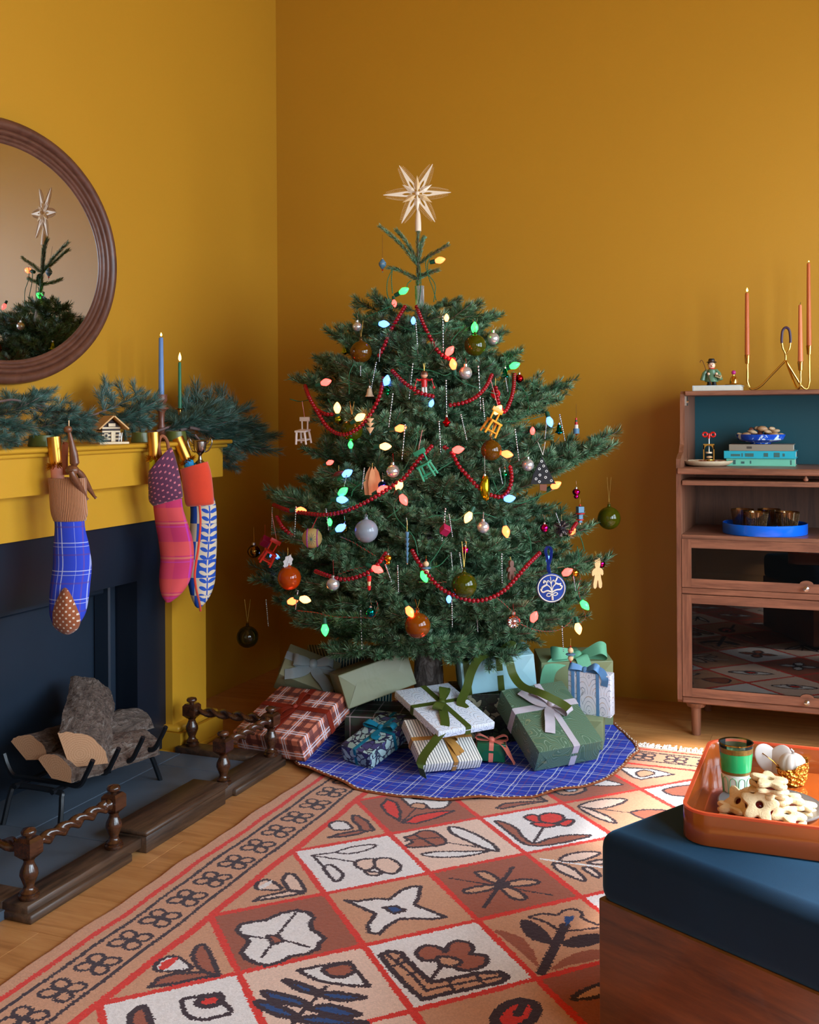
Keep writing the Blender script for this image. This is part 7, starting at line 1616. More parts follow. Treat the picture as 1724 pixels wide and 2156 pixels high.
bow(g, (0.005, 0.03, 0.046), (0, 0, 1), (0.3, 1, 0), RUST, 0.055, 0.022, [[(-0.03, -0.02, 0.055), (-0.06, -0.06, 0.05), (-0.08, -0.11, 0.047)], [(0.01, -0.02, 0.056), (-0.01, -0.06, 0.052), (-0.025, -0.10, 0.048)]])
OLV = paper('olive_grey_paper', (126, 126, 98)); GREYR = ribmat('pewter_satin', (134, 144, 148), 0.12)
g = gift(*F_['greybow'], OLV, 'olive-grey present with pewter satin bow at the back left of the pile', [('x', 0.12, 0.036, GREYR)])
bow(g, (0.0, 0.02, 0.055), (0, 0, 1), (1, 0.3, 0), GREYR, 0.062, 0.040, [[(-0.03, -0.03, 0.062), (-0.06, -0.06, 0.07), (-0.09, -0.07, 0.056)], [(0.03, -0.02, 0.062), (0.06, -0.045, 0.07), (0.10, -0.07, 0.05)]])
gift(*F_['olive'], paper('olive_grey_paper2', (122, 126, 98)), 'plain olive-grey present without ribbon, tilted beside the trunk')
TEALS = plaid('teal_paper_cream_stripes', (10, 60, 66), [(0, 0.012, 0, 0.0035, (206, 204, 170), 0.9)], 0.45)
gift((-1.93, 4.12, 0.145), (0, 3, 30), (0.34, 0.24, 0.255), TEALS, 'dark teal present with cream pinstripes at the very back left')
FLO = floralp('blue_violet_floral_paper', (150, 178, 172), (164, 192, 194), (70, 66, 116), (44, 48, 74)); TEALR = ribmat('teal_velvet', (10, 108, 136), 0.5, 0.7)
g = gift(*F_['floral'], FLO, 'small blue and violet floral-print present with teal ribbon on the skirt', [('y', 0.0, 0.013, TEALR), ('x', 0.12, 0.013, TEALR)])
bow(g, (0, 0.035, 0.033), (0, 0, 1), (1, 0.15, 0), TEALR, 0.050, 0.024, [[(0.02, -0.02, 0.04), (0.04, -0.02, 0.035)]])
STR = plaid('white_black_pinstripe_paper', (228, 222, 214), [(0, 0.0105, 0, 0.0032, (40, 52, 52), 0.9)], 0.4); GOLR = ribmat('antique_gold_satin', (172, 122, 58), 0.3)
sp = fl(955, 1590, 0.045)
g = gift((-1.333,3.617,0.092),(30.0,3.1,44.8),(0.229,0.212,0.040), STR, 'flat white present with dark pinstripes and a gold satin ribbon at the front', [('x', 0.05, 0.016, GOLR), ('y', 0.05, 0.016, GOLR)])
bow(g, (0.01, 0.01, 0.020), (0, 0, 1), (1, -0.4, 0), GOLR, 0.035, 0.017, [[(0.03, -0.03, 0.03), (0.05, -0.07, 0.024)], [(0.02, -0.04, 0.03), (0.03, -0.08, 0.022)]])
SCAL = scallop('white_combed_marble_paper'); MOSS = ribmat('moss_velvet', (66, 80, 22), 0.5, 0.8)
g = gift(*F_['marblew'], SCAL, 'flat white combed-marble present with moss velvet ribbon lying across the front pile', [('x', 0.08, 0.022, MOSS), ('y', 0.02, 0.022, MOSS)])
M = Euler([R(k) for k in F_['marblew'][1]]).to_matrix(); inv = lambda p: M.inverted() @ (Vector(p)-Vector(F_['marblew'][0]))
tl = [inv(at(934, 1500, 3.86)), inv(at(936, 1530, 3.78)), inv(at(915, 1560, 3.73)), inv(at(893, 1590, 3.69)), inv(at(886, 1612, 3.68)), inv(at(891, 1636, 3.70))]
bow(g, (0.0, 0.02, 0.016), (0, 0, 1), (1, 1.2, 0), MOSS, 0.065, 0.028, [tl])
BLP = paper('pale_blue_paper', (150, 196, 208)); 
g = gift(*F_['ltblue'], BLP, 'pale blue present tied with trailing moss velvet ribbon, right of the trunk', [('y', 0.02, 0.024, MOSS), ('y', -0.42, 0.024, MOSS), ('x', 0.25, 0.018, MOSS)])
M2 = Euler([R(k) for k in F_['ltblue'][1]]).to_matrix(); inv2 = lambda p: M2.inverted() @ (Vector(p)-Vector(F_['ltblue'][0]))
bow(g, (0.0, -0.03, 0.066), (0, -0.6, 0.8), (1, 0.1, 0), MOSS, 0.07, 0.028, [[inv2(at(1010, 1385, 4.07)), inv2(at(992, 1415, 4.05)), inv2(at(982, 1450, 4.02)), inv2(at(970, 1478, 3.96)), inv2(at(980, 1492, 3.93))], [inv2(at(1068, 1385, 4.06)), inv2(at(1080, 1420, 4.04)), inv2(at(1100, 1445, 3.98)), inv2(at(1140, 1460, 3.90)), inv2(at(1180, 1480, 3.88)), inv2(at(1198, 1492, 3.86))]])
SAG = paper('sage_paper', (128, 140, 100)); MINT = ribmat('mint_linen', (108, 176, 140), 0.7)
g = gift(*F_['sage'], SAG, 'tall sage green present with large mint bow at the back right', [('y', 0.05, 0.036, MINT)])
bow(g, (0.01, -0.05, 0.140), (0, -0.75, 0.66), (1, -0.1, 0.05), MINT, 0.085, 0.046, [[(0.02, -0.09, 0.15), (0.03, -0.115, 0.10), (0.02, -0.12, 0.04)], [(-0.05, -0.08, 0.14), (-0.11, -0.11, 0.11), (-0.13, -0.115, 0.02)]], 0.9)
SKYR = ribmat('sky_blue_satin', (88, 136, 184), 0.3)
g = gift(*F_['whitetall'], scallop('white_blue_marble_paper'), 'upright white marbled present with sky blue ribbon at the right of the pile', [('y', -0.25, 0.012, SKYR), ('y', -0.38, 0.012, SKYR), ('y', 0.2, 0.012, SKYR)])
bow(g, (-0.02, -0.01, 0.086), (0, -0.7, 0.7), (1, 0, 0), SKYR, 0.045, 0.024, [[(0.04, -0.02, 0.095), (0.062, -0.028, 0.07), (0.060, -0.03, 0.04)]], 0.9)
gift((-0.93, 4.04, 0.070), (0, 0, 8), (0.17, 0.13, 0.11), SAG, 'low sage green present supporting the upright marbled one', [])
MGR = marble('green_marbled_paper', (74, 104, 82), [(0.2, (168, 190, 168), 0.55), (0.55, (150, 150, 110), 0.5), (0.8, (150, 178, 156), 0.5)], 3.2, 0.06, per=34); SILR = ribmat('silver_satin', (186, 180, 190), 0.1)
g = gift(*F_['marbleg'], MGR, 'large green marbled present with silver satin bow propped at the front right', [('x', 0.14, 0.028, SILR), ('y', 0.08, 0.025, SILR)])
bow(g, (0.02, 0.045, 0.048), (0, 0, 1), (-0.55, 0.85, 0), SILR, 0.06, 0.032, [[(-0.01, 0.0, 0.058), (-0.035, -0.05, 0.065), (-0.05, -0.085, 0.052)], [(-0.03, 0.06, 0.058), (-0.07, 0.12, 0.06)]])
CORR = ribmat('coral_satin', (222, 122, 104), 0.25)
g = gift(*F_['green'], paper('bottle_green_paper', (12, 84, 52), 0.25), 'small bottle-green present with coral satin bow at the front', [('y', 0.0, 0.016, CORR), ('x', 0.0, 0.016, CORR)])
bow(g, (0, -0.01, 0.033), (0, 0, 1), (1, 0.05, 0), CORR, 0.045, 0.026, [[(0.04, -0.04, 0.03), (0.065, -0.055, 0.0), (0.085, -0.06, -0.03)]])
DPL = plaid('dark_green_plaid_paper', (52, 62, 50), [(0, 0.09, 0.0, 0.02, (60, 30, 36), 0.7), (1, 0.09, 0.0, 0.02, (60, 30, 36), 0.7), (0, 0.09, 0.05, 0.004, (190, 170, 174), 0.8), (1, 0.09, 0.05, 0.004, (190, 170, 174), 0.8)], 0.5, 0.005)
gift((-1.63, 3.845, 0.072), (0, 0, 12), (0.30, 0.22, 0.115), DPL, 'dark green plaid present in the shade behind the floral one')
gift((-1.30, 4.04, 0.105), (0, 0, 20), (0.30, 0.20, 0.18), floralp('dark_floral_paper', (34, 48, 34), (150, 150, 124), (60, 84, 56), (20, 28, 22)), 'dark green present with cream floral print under the pale blue one')
gift((-1.60, 3.74, 0.10), (12, 0, -8), (0.13, 0.11, 0.05), floralp('blue_violet_floral_paper2', (150, 178, 172), (164, 192, 194), (70, 66, 116), (44, 48, 74)), 'second violet floral present mostly hidden behind the teal bow', [('y', 0.1, 0.013, TEALR)])
# ================================================================== MIRROR AND THINGS ON THE MANTEL
def mirror():
    cy, cz, a, bb = 2.885, 1.804, 0.550, 0.440       # outer half width, half height
    x0 = XL+0.03; e = empty('oval_mirror', (x0, cy, cz), (0, R(MT_), R(MY_)), 'oval mirror in a broad moulded walnut frame above the mantel', 'mirror')
    t = NT('walnut_frame'); v = t.coord('Object', (3, 1, 1)); n_ = t.noise(v, 14, 5, 0.6, 1.5)
    t.put(t.b.inputs['Base Color'], t.ramp(n_, [(0.3, lin((72, 40, 28))), (0.7, lin((100, 60, 44)))])); t.set(Roughness=0.4)
    prof = [(0.0, 0.0), (0.0, 0.018), (0.006, 0.03), (0.016, 0.036), (0.028, 0.034), (0.035, 0.027), (0.037, 0.022), (0.041, 0.026), (0.049, 0.026), (0.053, 0.02), (0.055, 0.016), (0.059, 0.019), (0.065, 0.018), (0.069, 0.012), (0.074, 0.013), (0.080, 0.010), (0.082, 0.004)]
    n = 96; vs = []; 
    for ins, h in prof:
        for k in range(n): an = 2*math.pi*k/n; vs.append((h, (a-ins)*math.cos(an), (bb-ins)*math.sin(an)))
    m = len(prof); fs = [(i*n+k, i*n+(k+1) % n, (i+1)*n+(k+1) % n, (i+1)*n+k) for i in range(m-1) for k in range(n)]
    b = MB(); b.add(vs, fs); b.build('frame', t.mat, e, ang=60)
    b = MB(); b.add([(0.006, (a-0.079)*math.cos(2*math.pi*k/n), (bb-0.079)*math.sin(2*math.pi*k/n)) for k in range(n)], [tuple(range(n))])
    t = NT('mirror_glass'); t.set(Base_Color=lin((214, 214, 216))[:3], Metallic=1.0, Roughness=0.0); b.build('mirror_glass', t.mat, e, smooth=False)
MT_ = 2.3; MY_ = -1.95
mirror()
ZM = 1.162
def turned(p, prof, m, e, nm='stem', seg=20): MB().lathe(prof, p, None, seg).build(nm, m, e, world=True)
# wooden candlestick + blue candle
p = onX(340, 905, -2.42); p = Vector((p.x, p.y, ZM))
e = empty('candlestick', p, label='turned dark wood candlestick holding the blue taper on the mantel', cat='candlestick')
CW = wood('turned_walnut', (86, 44, 30), (132, 78, 56), 'Z', 4, 0.4)
turned(p, [(0.036, 0), (0.038, 0.004), (0.034, 0.01), (0.018, 0.02), (0.012, 0.035), (0.016, 0.05), (0.011, 0.066), (0.012, 0.105), (0.018, 0.116), (0.028, 0.122), (0.027, 0.126), (0.012, 0.13), (0.010, 0.137), (0.019, 0.146), (0.023, 0.156), (0.0215, 0.166), (0.023, 0.172), (0.0235, 0.176), (0.012, 0.176), (0.011, 0.168), (0, 0.168)], CW, e)
candle(p+Vector((0, 0, 0.170)), 0.224, 0.0108, 0.0085, (96, 128, 178), 'lit dusty-blue taper candle in the wooden candlestick on the mantel', True, 0.016, 0, None, 'blue_wax')
p = onX(379, 900, -2.45); p = Vector((p.x, p.y, ZM))
e = empty('candlestick', p, label='slim brass candlestick holding the green taper on the mantel', cat='candlestick')
turned(p, [(0.03, 0), (0.031, 0.003), (0.02, 0.008), (0.006, 0.014), (0.005, 0.07), (0.0075, 0.09), (0.009, 0.118), (0.019, 0.121), (0.0195, 0.124), (0.009, 0.124), (0.0085, 0.118), (0, 0.118)], BRASS, e)
candle(p+Vector((0, 0, 0.120)), 0.188, 0.0072, 0.0062, (34, 112, 76), 'lit green taper candle in the brass candlestick on the mantel', True, 0.036, 0, None, 'green_wax')
# little log cabin
def cabin():
    p = onX(231, 936, -2.34); p = Vector((p.x, p.y, ZM)); e = empty('toy_log_cabin', p, (0, 0, R(0)), 'little wooden toy log cabin with striped walls on the mantel', 'toy house')
    PINE = mat('cabin_pine', (196, 148, 84), 0.5, var=0.04); PALE = mat('cabin_pale', (220, 196, 158), 0.5, var=0.03); DK = mat('cabin_dark', (44, 24, 22), 0.6)
    # gable faces the right/front; ridge runs along Y... gable end looks towards +X slightly turned
    A = Matrix.Rotation(R(-38), 3, 'Z')
    def W(b, c, s_, rot=None, mi=None): b.box(p+A @ Vector(c), s_, A @ (Euler(rot).to_matrix() if rot else Matrix.Identity(3)), 0.0006, 1, mi); return b
    W(MB(), (0, 0, 0.0035), (0.128, 0.098, 0.007)).build('base', PALE, e, world=True)
    for k in range(8): 
        m = PALE if k % 2 else DK
        W(MB(), (-0.018, 0, 0.0105+k*0.0062), (0.080, 0.062, 0.0060)).build('wall_log', m, e, world=True)
    b = MB(); pl = [(-0.031, 0), (0.031, 0), (0, 0.026)]
    M = A @ Matrix(((0, 1, 0), (1, 0, 0), (0, 0, 1))); b.prism(pl, 0.078, p+A @ Vector((-0.018, 0, 0.057)), M); b.build('gable', DK, e, world=True, smooth=False)
    for s_ in (-1, 1): W(MB(), (0.0, s_*0.0255, 0.0725), (0.120, 0.066, 0.005), (R(-42*s_), 0, 0)).build('roof_panel', PINE, e, world=True)
    W(MB(), (0.024, 0.006, 0.024), (0.002, 0.015, 0.034)).build('door', PALE, e, world=True)
    W(MB(), (0.024, -0.018, 0.028), (0.002, 0.014, 0.016)).build('window', PALE, e, world=True); W(MB(), (0.0255, -0.018, 0.028), (0.001, 0.008, 0.009)).build('window_pane', DK, e, world=True)
    W(MB(), (0.030, 0.0, 0.064), (0.002, 0.024, 0.011)).build('name_board', PALE, e, world=True)
    for yy in (0.022, 0.031, 0.028): W(MB(), (0.038, yy, 0.022), (0.0025, 0.0025, 0.032), (R(6 if yy == 0.028 else -5), 0, 0)).build('ski', mat('white_paint2', (232, 228, 220), 0.5), e, world=True)
cabin()
# olive ceramic cups
OC = mat('olive_ceramic', (84, 90, 40), 0.3, var=0.04)
def cup(x, y, X, r, h, lab):
    p = onX(x, y, X); p = Vector((p.x, p.y, ZM)); e = empty('ceramic_cup', p, label=lab, cat='cup')
    MB().lathe([(r*0.93, 0), (r*1.02, 0.002), (r*0.96, h*0.5), (r*0.9, h-0.001), (r*0.86, h), (r*0.84, h-0.003), (r*0.84, h*0.4), (0, h*0.4)], p, None, 32).build('cup', OC, e, world=True)
cup(297, 935, -2.33, 0.035, 0.036, 'short olive-green ceramic cup beside the toy log cabin'); cup(370, 935, -2.33, 0.041, 0.037, 'olive-green ceramic cup behind the bubble tubes at the right end of the mantel'); cup(90, 942, -2.33, 0.045, 0.036, 'olive-green ceramic cup half hidden by greenery at the left of the mantel')
# fir cuttings lying along the shelf
PINE_N = needle_mat('cut_pine_needles', (26, 58, 50), (68, 106, 96), (126, 158, 150))
pv = [frond(0.42, 900+i, nl=0.038, dens=1500, nside=8, up=0.3, flatness=0.2, w=0.0015, fwd=0.95).mesh('sprig', [mat('sprig_twig', (112, 88, 84), 0.8), PINE_N]) for i in range(4)]
ge = empty('evergreen_garland', (-2.42, 3.0, ZM), label='evergreen garland of long-needled cuttings laid along the mantel and drooping past its right end', cat='garland')
def sprig(a, c, i, roll=0.0):
    a = Vector(a); c = Vector(c); d = (c-a); L = d.length; d.normalize(); y = Vector((0, 0, 1)).cross(d).normalized(); z = d.cross(y)
    M = Matrix((d, y, z)).transposed() @ Matrix.Rotation(roll, 3, 'X'); o = bpy.data.objects.new('sprig', pv[i % 4]); COL.objects.link(o); o.parent = ge; o.location = a-ge.location; o.rotation_euler = M.to_euler(); o.scale = [L/0.42]*3
SP = [((-60, 870), -2.40, (130, 925), -2.26), ((-80, 850), -2.45, (60, 930), -2.24), ((20, 850), -2.42, (190, 900), -2.30), ((60, 845), -2.40, (205, 948), -2.22), ((-100, 880), -2.35, (30, 950), -2.22), ((40, 860), -2.46, (80, 832), -2.46), ((-40, 860), -2.46, (95, 850), -2.47), ((180, 880), -2.45, (292, 842), -2.46), ((190, 895), -2.45, (330, 878), -2.42), ((120, 870), -2.42, (175, 930), -2.25), ((230, 900), -2.46, (330, 905), -2.38), ((330, 908), -2.4, (455, 872), -2.4), ((350, 905), -2.42, (490, 905), -2.38), ((310, 910), -2.45, (430, 900), -2.36), ((400, 900), -2.38, (538, 938), -2.38), ((430, 905), -2.38, (500, 955), -2.35), ((410, 915), -2.34, (482, 1005), -2.33), ((380, 905), -2.4, (505, 880), -2.44), ((-70, 900), -2.45, (20, 868), -2.45), ((-120, 900), -2.4, (-10, 935), -2.3), ((420, 890), -2.48, (490, 875), -2.46)]
for i, ((x1, y1), X1, (x2, y2), X2) in enumerate(SP): sprig(onX(x1, y1, X1), onX(x2, y2, X2), i, 0.35*((i*7) % 5-2))
MB().tube(spline([onX(-60, 850, -2.38), onX(0, 845, -2.36), onX(30, 842, -2.36), (onX(70, 852, -2.36)), onX(110, 857, -2.37), onX(145, 868, -2.38), onX(168, 876, -2.4), onX(200, 890, -2.43)], 5), 0.0035, 7).build('bare_stem', mat('sprig_twig', (112, 88, 84), 0.8), ge, world=True)
# ---- stockings
def stocking(name, label, secs, cuffs, X0, body, cuff, extra=None, seg=36):
    """secs: (px centre x, y, half width px, half depth m, x-offset m). cuff: the same for the folded top"""
    c0 = onX(secs[0][0], cuffs[0][1], X0); e = empty('christmas_stocking', Vector((X0, c0.y, 1.10)), label=label, cat='stocking')
    def loft(ss, cap, nm, m, thick=0, uv=True):
        ss2 = []
        P_ = [(Vector((s_[0], s_[1], s_[2])), s_[3], s_[4], (s_[5] if len(s_) > 5 else 0)) for s_ in ss]
        ctr = spline([q[0] for q in P_], 5); n = len(ctr); aux = spline([Vector((q[1], q[2], q[3])) for q in P_], 5)
        vs = []; uvs = []
        for c_, a_ in zip(ctr, aux):
            w = onX(c_.x, c_.y, X0+a_.y); dd = depth(w); hw = max(0.0005, c_.z)/FOC*dd; hd = max(0.0005, a_.x)
            for k in range(seg):
                an = 2*math.pi*k/seg; cs, sn = math.cos(an), math.sin(an); cs = math.copysign(abs(cs)**0.85, cs)
                p = w+_r0*(hw*cs)-FW*(hd*sn); p.z += a_.z/FOC*dd*cs
                vs.append(p)
        fs = [(i*seg+k, i*seg+(k+1) % seg, (i+1)*seg+(k+1) % seg, (i+1)*seg+k) for i in range(n-1) for k in range(seg)]
        if cap: fs.append(tuple((n-1)*seg+k for k in range(seg)))
        b = MB(); b.add(vs, fs); o = b.build(nm, m, e, world=True, ang=70)
        uv_ = o.data.uv_layers.new(name='UVMap'); cum = [0]
        for i in range(1, n): cum.append(cum[-1]+(onX(ctr[i].x, ctr[i].y, X0)-onX(ctr[i-1].x, ctr[i-1].y, X0)).length)
        for p in o.data.polygons:
            for li in p.loop_indices:
                vi = o.data.loops[li].vertex_index; i, k = divmod(vi, seg); an = 2*math.pi*k/seg
                hw = ctr[i].z/FOC*3.4
                uv_.data[li].uv = (-math.cos(an)*hw, cum[i])
        return o
    loft(secs, True, 'sock_body', body); o = loft(cuffs, False, 'cuff', cuff)
    so = o.modifiers.new('thickness', 'SOLIDIFY'); so.thickness = 0.004; so.offset = 0
    return e
BLUEP = plaid('blue_wool_plaid', (32, 58, 184), [(0, 0.085, 0.012, 0.0032, (190, 198, 226), 0.9), (0, 0.085, 0.026, 0.0022, (180, 188, 222), 0.85), (0, 0.085, 0.040, 0.004, (110, 60, 110), 0.6), (0, 0.085, 0.064, 0.0015, (150, 160, 210), 0.8), (1, 0.085, 0.010, 0.0026, (190, 198, 226), 0.85), (1, 0.085, 0.022, 0.002, (170, 178, 216), 0.8), (1, 0.085, 0.045, 0.005, (90, 52, 110), 0.6)], 0.85, 0.0022, sheen=0.0)
def corduroy():
    t = NT('tan_corduroy'); v = t.coord('UV'); x, y, z = t.sep(v); s_ = t.m('SINE', t.m('MULTIPLY', x, 2*math.pi/0.0042))
    t.put(t.b.inputs['Base Color'], t.mix(t.m('MULTIPLY', t.m('ADD', s_, 1), 0.5), lin((134, 80, 44))[:3], lin((184, 120, 74))[:3])); t.bump(s_, 0.6, 0.003); t.set(Roughness=0.9, Sheen_Weight=0.4); return t.mat
def dots(name, base, dot, inner, step, size, kind='UV'):
    t = NT(name); v = t.coord(kind); x, y, z = t.sep(v)
    def cell(ox, oy):
        fx = t.m('ABSOLUTE', t.m('SUBTRACT', t.m('FRACT', t.m('DIVIDE', t.m('ADD', x, 10+ox), step)), 0.5)); fy = t.m('ABSOLUTE', t.m('SUBTRACT', t.m('FRACT', t.m('DIVIDE', t.m('ADD', y, 10+oy), step)), 0.5))
        return t.m('MAXIMUM', fx, fy)
    m = t.m('MINIMUM', cell(0, 0), cell(step/2, step/2)); a = t.m('LESS_THAN', m, size/step/2); b_ = t.m('LESS_THAN', m, size/step/2*0.35)
    c = t.mix(a, lin(base)[:3], lin(dot)[:3]); c = t.mix(b_, c, lin(inner)[:3]); t.put(t.b.inputs['Base Color'], c); t.set(Roughness=0.85, Sheen_Weight=0.2); return t.mat
X1 = -2.19
s1 = stocking('a', 'stocking with tan corduroy cuff, royal blue plaid foot and brown dotted toe',
    [(145, 1075, 32, 0.034, 0), (147, 1110, 31, 0.034, 0), (150, 1150, 37, 0.037, 0), (152, 1190, 40, 0.04, 0.005), (148, 1230, 41, 0.045, 0.012), (145, 1265, 40, 0.045, 0.02), (142, 1295, 36, 0.038, 0.024), (139, 1320, 22, 0.024, 0.026), (138, 1332, 5, 0.006, 0.026)],
    [(141, 1006, 38, 0.036, 0), (143, 1030, 38, 0.037, 0), (144, 1060, 37, 0.038, 0), (146, 1080, 36.5, 0.038, 0), (147, 1096, 32, 0.036, 0)], X1, BLUEP, corduroy())
# the dotted toe cap as a patch lying on the front of the toe
def toe():
    pts = [(137, 1236), (150, 1250), (162, 1275), (170, 1300), (165, 1322), (150, 1334), (138, 1336), (125, 1330), (112, 1318), (108, 1298), (112, 1275), (124, 1250)]
    w0 = onX(139, 1290, X1+0.022); D0 = depth(w0)-0.050; pc_ = at(139, 1296, D0); vs = [pc_-FW*0.004]; n = len(pts); rings = []
    for sc_, dd in ((0.35, 0.0), (0.7, 0.006), (0.92, 0.018), (1.0, 0.040)):
        rings.append([at(139+(x-139)*sc_, 1292+(y-1292)*sc_, D0+0.003+dd) for x, y in spline2(pts, 4)])
    m = len(rings[0]); 
    for r_ in rings: vs += r_
    fs = [(0, 1+(k+1) % m, 1+k) for k in range(m)]+[(1+i*m+k, 1+i*m+(k+1) % m, 1+(i+1)*m+(k+1) % m, 1+(i+1)*m+k) for i in range(3) for k in range(m)]
    b = MB(); b.add(vs, fs); o = b.build('toe_patch', dots('brown_dotted_cotton', (140, 72, 34), (226, 216, 200), (140, 72, 34), 0.020, 0.0050, 'UV'), s1, world=True, ang=80, label='brown dotted toe patch')
    uv_ = o.data.uv_layers.new(name='UVMap')
    for l in o.data.loops: v = o.data.vertices[l.vertex_index].co; uv_.data[l.index].uv = (Vector(v).dot(_r0), v.z)
def spline2(pts, n): return [(p.x, p.y) for p in spline([(x, y, 0) for x, y in pts], n, True)]
toe()
PINKP = plaid('pink_orange_wool_plaid', (176, 36, 84), [(0, 0.11, 0.0, 0.04, (206, 70, 76), 0.35), (0, 0.11, 0.05, 0.006, (160, 100, 100), 0.8), (0, 0.11, 0.062, 0.005, (168, 40, 150), 0.9), (1, 0.13, 0.03, 0.05, (206, 78, 56), 0.6), (1, 0.13, 0.085, 0.007, (190, 100, 80), 0.8), (1, 0.13, 0.10, 0.004, (170, 44, 140), 0.7)], 0.85, 0, sheen=0.0)
s2 = stocking('b', 'stocking of hot pink and orange plaid with plum dotted cuff',
    [(352, 1050, 30, 0.034, 0), (355, 1075, 31, 0.034, 0), (362, 1105, 34, 0.036, 0), (370, 1140, 36, 0.038, 0.0), (373, 1175, 35, 0.042, 0.006), (370, 1205, 34, 0.046, 0.014), (366, 1230, 30, 0.040, 0.02), (360, 1252, 20, 0.026, 0.022), (354, 1268, 5, 0.006, 0.022)],
    [(337, 968, 23, 0.032, 0, 26), (341, 990, 28, 0.034, 0, 22), (346, 1020, 32, 0.036, 0, 14), (349, 1045, 34, 0.037, 0, 8), (353, 1056, 30, 0.036, 0, 8)], X1, PINKP, dots('plum_dotted_cotton', (78, 26, 58), (208, 110, 120), (78, 26, 58), 0.022, 0.005))
def leafy():
    t = NT('blue_cream_leaf_print'); v = t.coord('UV'); x, y, z = t.sep(v); x = t.m('MULTIPLY', x, -1.0)
    def fr(a, per, off=0.0): return t.m('SUBTRACT', t.m('FRACT', t.m('DIVIDE', t.m('ADD', a, 10*per+off), per)), 0.5)
    blk = t.m('LESS_THAN', fr(y, 0.13, 0.02), 0.0); colm = t.m('GREATER_THAN', x, -0.012)
    inv = t.m('ABSOLUTE', t.m('SUBTRACT', blk, colm))
    # leaf sprig: stem plus ellipses either side
    sx = t.m('SUBTRACT', x, 0.022); stem = t.m('LESS_THAN', t.m('ABSOLUTE', sx), 0.002)
    ax = t.m('ABSOLUTE', sx); ly = fr(t.m('ADD', y, t.m('MULTIPLY', ax, 0.5)), 0.028)
    ex = t.m('DIVIDE', t.m('SUBTRACT', ax, 0.012), 0.010); ey = t.m('DIVIDE', ly, 0.27)
    leaf = t.m('LESS_THAN', t.m('ADD', t.m('MULTIPLY', ex, ex), t.m('MULTIPLY', ey, ey)), 1.0)
    m = t.m('MAXIMUM', stem, leaf); f = t.m('ABSOLUTE', t.m('SUBTRACT', m, inv))
    t.put(t.b.inputs['Base Color'], t.mix(f, lin((22, 72, 168))[:3], lin((206, 190, 164))[:3])); t.bump(t.noise(v, 500, 2), 0.2, 0.001); t.set(Roughness=0.85); return t.mat
s3 = stocking('c', 'stocking of blue and cream leaf print with orange-red cuff and piping, furthest right',
    [(422, 1040, 26, 0.036, 0), (428, 1070, 27, 0.036, 0), (428, 1110, 28, 0.038, 0.0), (426, 1150, 30, 0.040, 0), (424, 1190, 30, 0.044, 0.005), (424, 1225, 28, 0.044, 0.012), (422, 1255, 20, 0.034, 0.018), (419, 1274, 9, 0.016, 0.02), (418, 1280, 3, 0.004, 0.02)],
    [(408, 980, 28, 0.036, 0, 8), (413, 1000, 30, 0.038, 0, 4), (417, 1030, 30, 0.040, 0, 2), (420, 1056, 29, 0.040, 0, 2), (422, 1063, 27, 0.038, 0, 2)], X1, leafy(), mat('orange_red_felt', (204, 56, 24), 0.9, var=0.05, vs=40, sheen=0.4, bump=0.1, bs=300))
MB().tube(spline([onX(420, 1064, -2.14), onX(422, 1100, -2.137), onX(418, 1150, -2.135), onX(412, 1190, -2.127), onX(410, 1215, -2.12), onX(414, 1245, -2.12), onX(420, 1270, -2.14), onX(422, 1286, -2.15)], 5), 0.0042, 8).build('piping', mat('orange_red_felt', (204, 56, 24), 0.9), s3, world=True)
MB().tube(spline([onX(358, 975, X1), onX(352, 930, -2.2), onX(340, 918, -2.21), onX(334, 935, -2.2), onX(338, 960, X1)], 5), 0.006, 8).build('hanging_loop', mat('rust_cord', (140, 82, 52), 0.8), s2, world=True)
MB().ribbon(spline([onX(136, 1000, X1), onX(134, 950, -2.19), onX(136, 933, -2.215), onX(140, 938, -2.2), onX(139, 970, -2.19), onX(140, 1000, X1)], 5), _r0, 0.011, 0.0015).build('hanging_loop', mat('brown_strap', (140, 72, 40), 0.8), s1, world=True)
# gold bubble tubes with tinsel collars
GOLDP = metal('gold_foil_paper', (208, 150, 66), 0.3)
def bubble(x0, y0, x1, y1, D, r, lc, label):
    a = at(x0, y0, D); c = at(x1, y1, D); L = (a-c).length; M = frame(a-c); e = empty('gold_bubble_tube', c, label=label, cat='cracker')
    MB().lathe([(r*0.9, L*0.18), (r*0.98, L*0.3), (r*1.02, L), (r*0.93, L), (r*0.90, L*0.6), (0, L*0.6)], c, M, 28).build('gold_tube', GOLDP, e, world=True)
    MB().lathe([(r*0.93, -0.05), (r*0.95, L*0.10), (r*0.6, L*0.2)], c, M, 24).build('coloured_body', lc, e, world=True)
    MB().lathe([(0, L-0.007), (r*0.91, L-0.007)], c, M, 24).build('white_lining', WHITEP, e, world=True)
    rg = random.Random(x0); b = MB(); cc = c+M @ Vector((0, 0, L*0.14))
    for k in range(260):
        an = rg.uniform(0, 6.283); l = rg.uniform(0.012, 0.020); d = M @ Vector((math.cos(an), math.sin(an), rg.uniform(-0.75, 0.75))).normalized(); p0 = cc+M @ Vector((math.cos(an), math.sin(an), rg.uniform(-.3, .3)))*r*0.8
        s_ = frame(d).col[0]; b.add([p0-s_*0.0013, p0+s_*0.0013, p0+d*l+s_*0.0008, p0+d*l-s_*0.0008], [(0, 1, 2, 3)])
    b.build('tinsel_collar', metal('gold_tinsel', (222, 176, 40), 0.25), e, world=True, smooth=False, kind='stuff')
bubble(113, 920, 120, 990, depth(onX(143, 1020, X1))+0.006, 0.0205, mat('pink_paper', (216, 140, 116), 0.5), 'gold paper tube with tinsel collar and pink end in the tan-cuffed stocking')
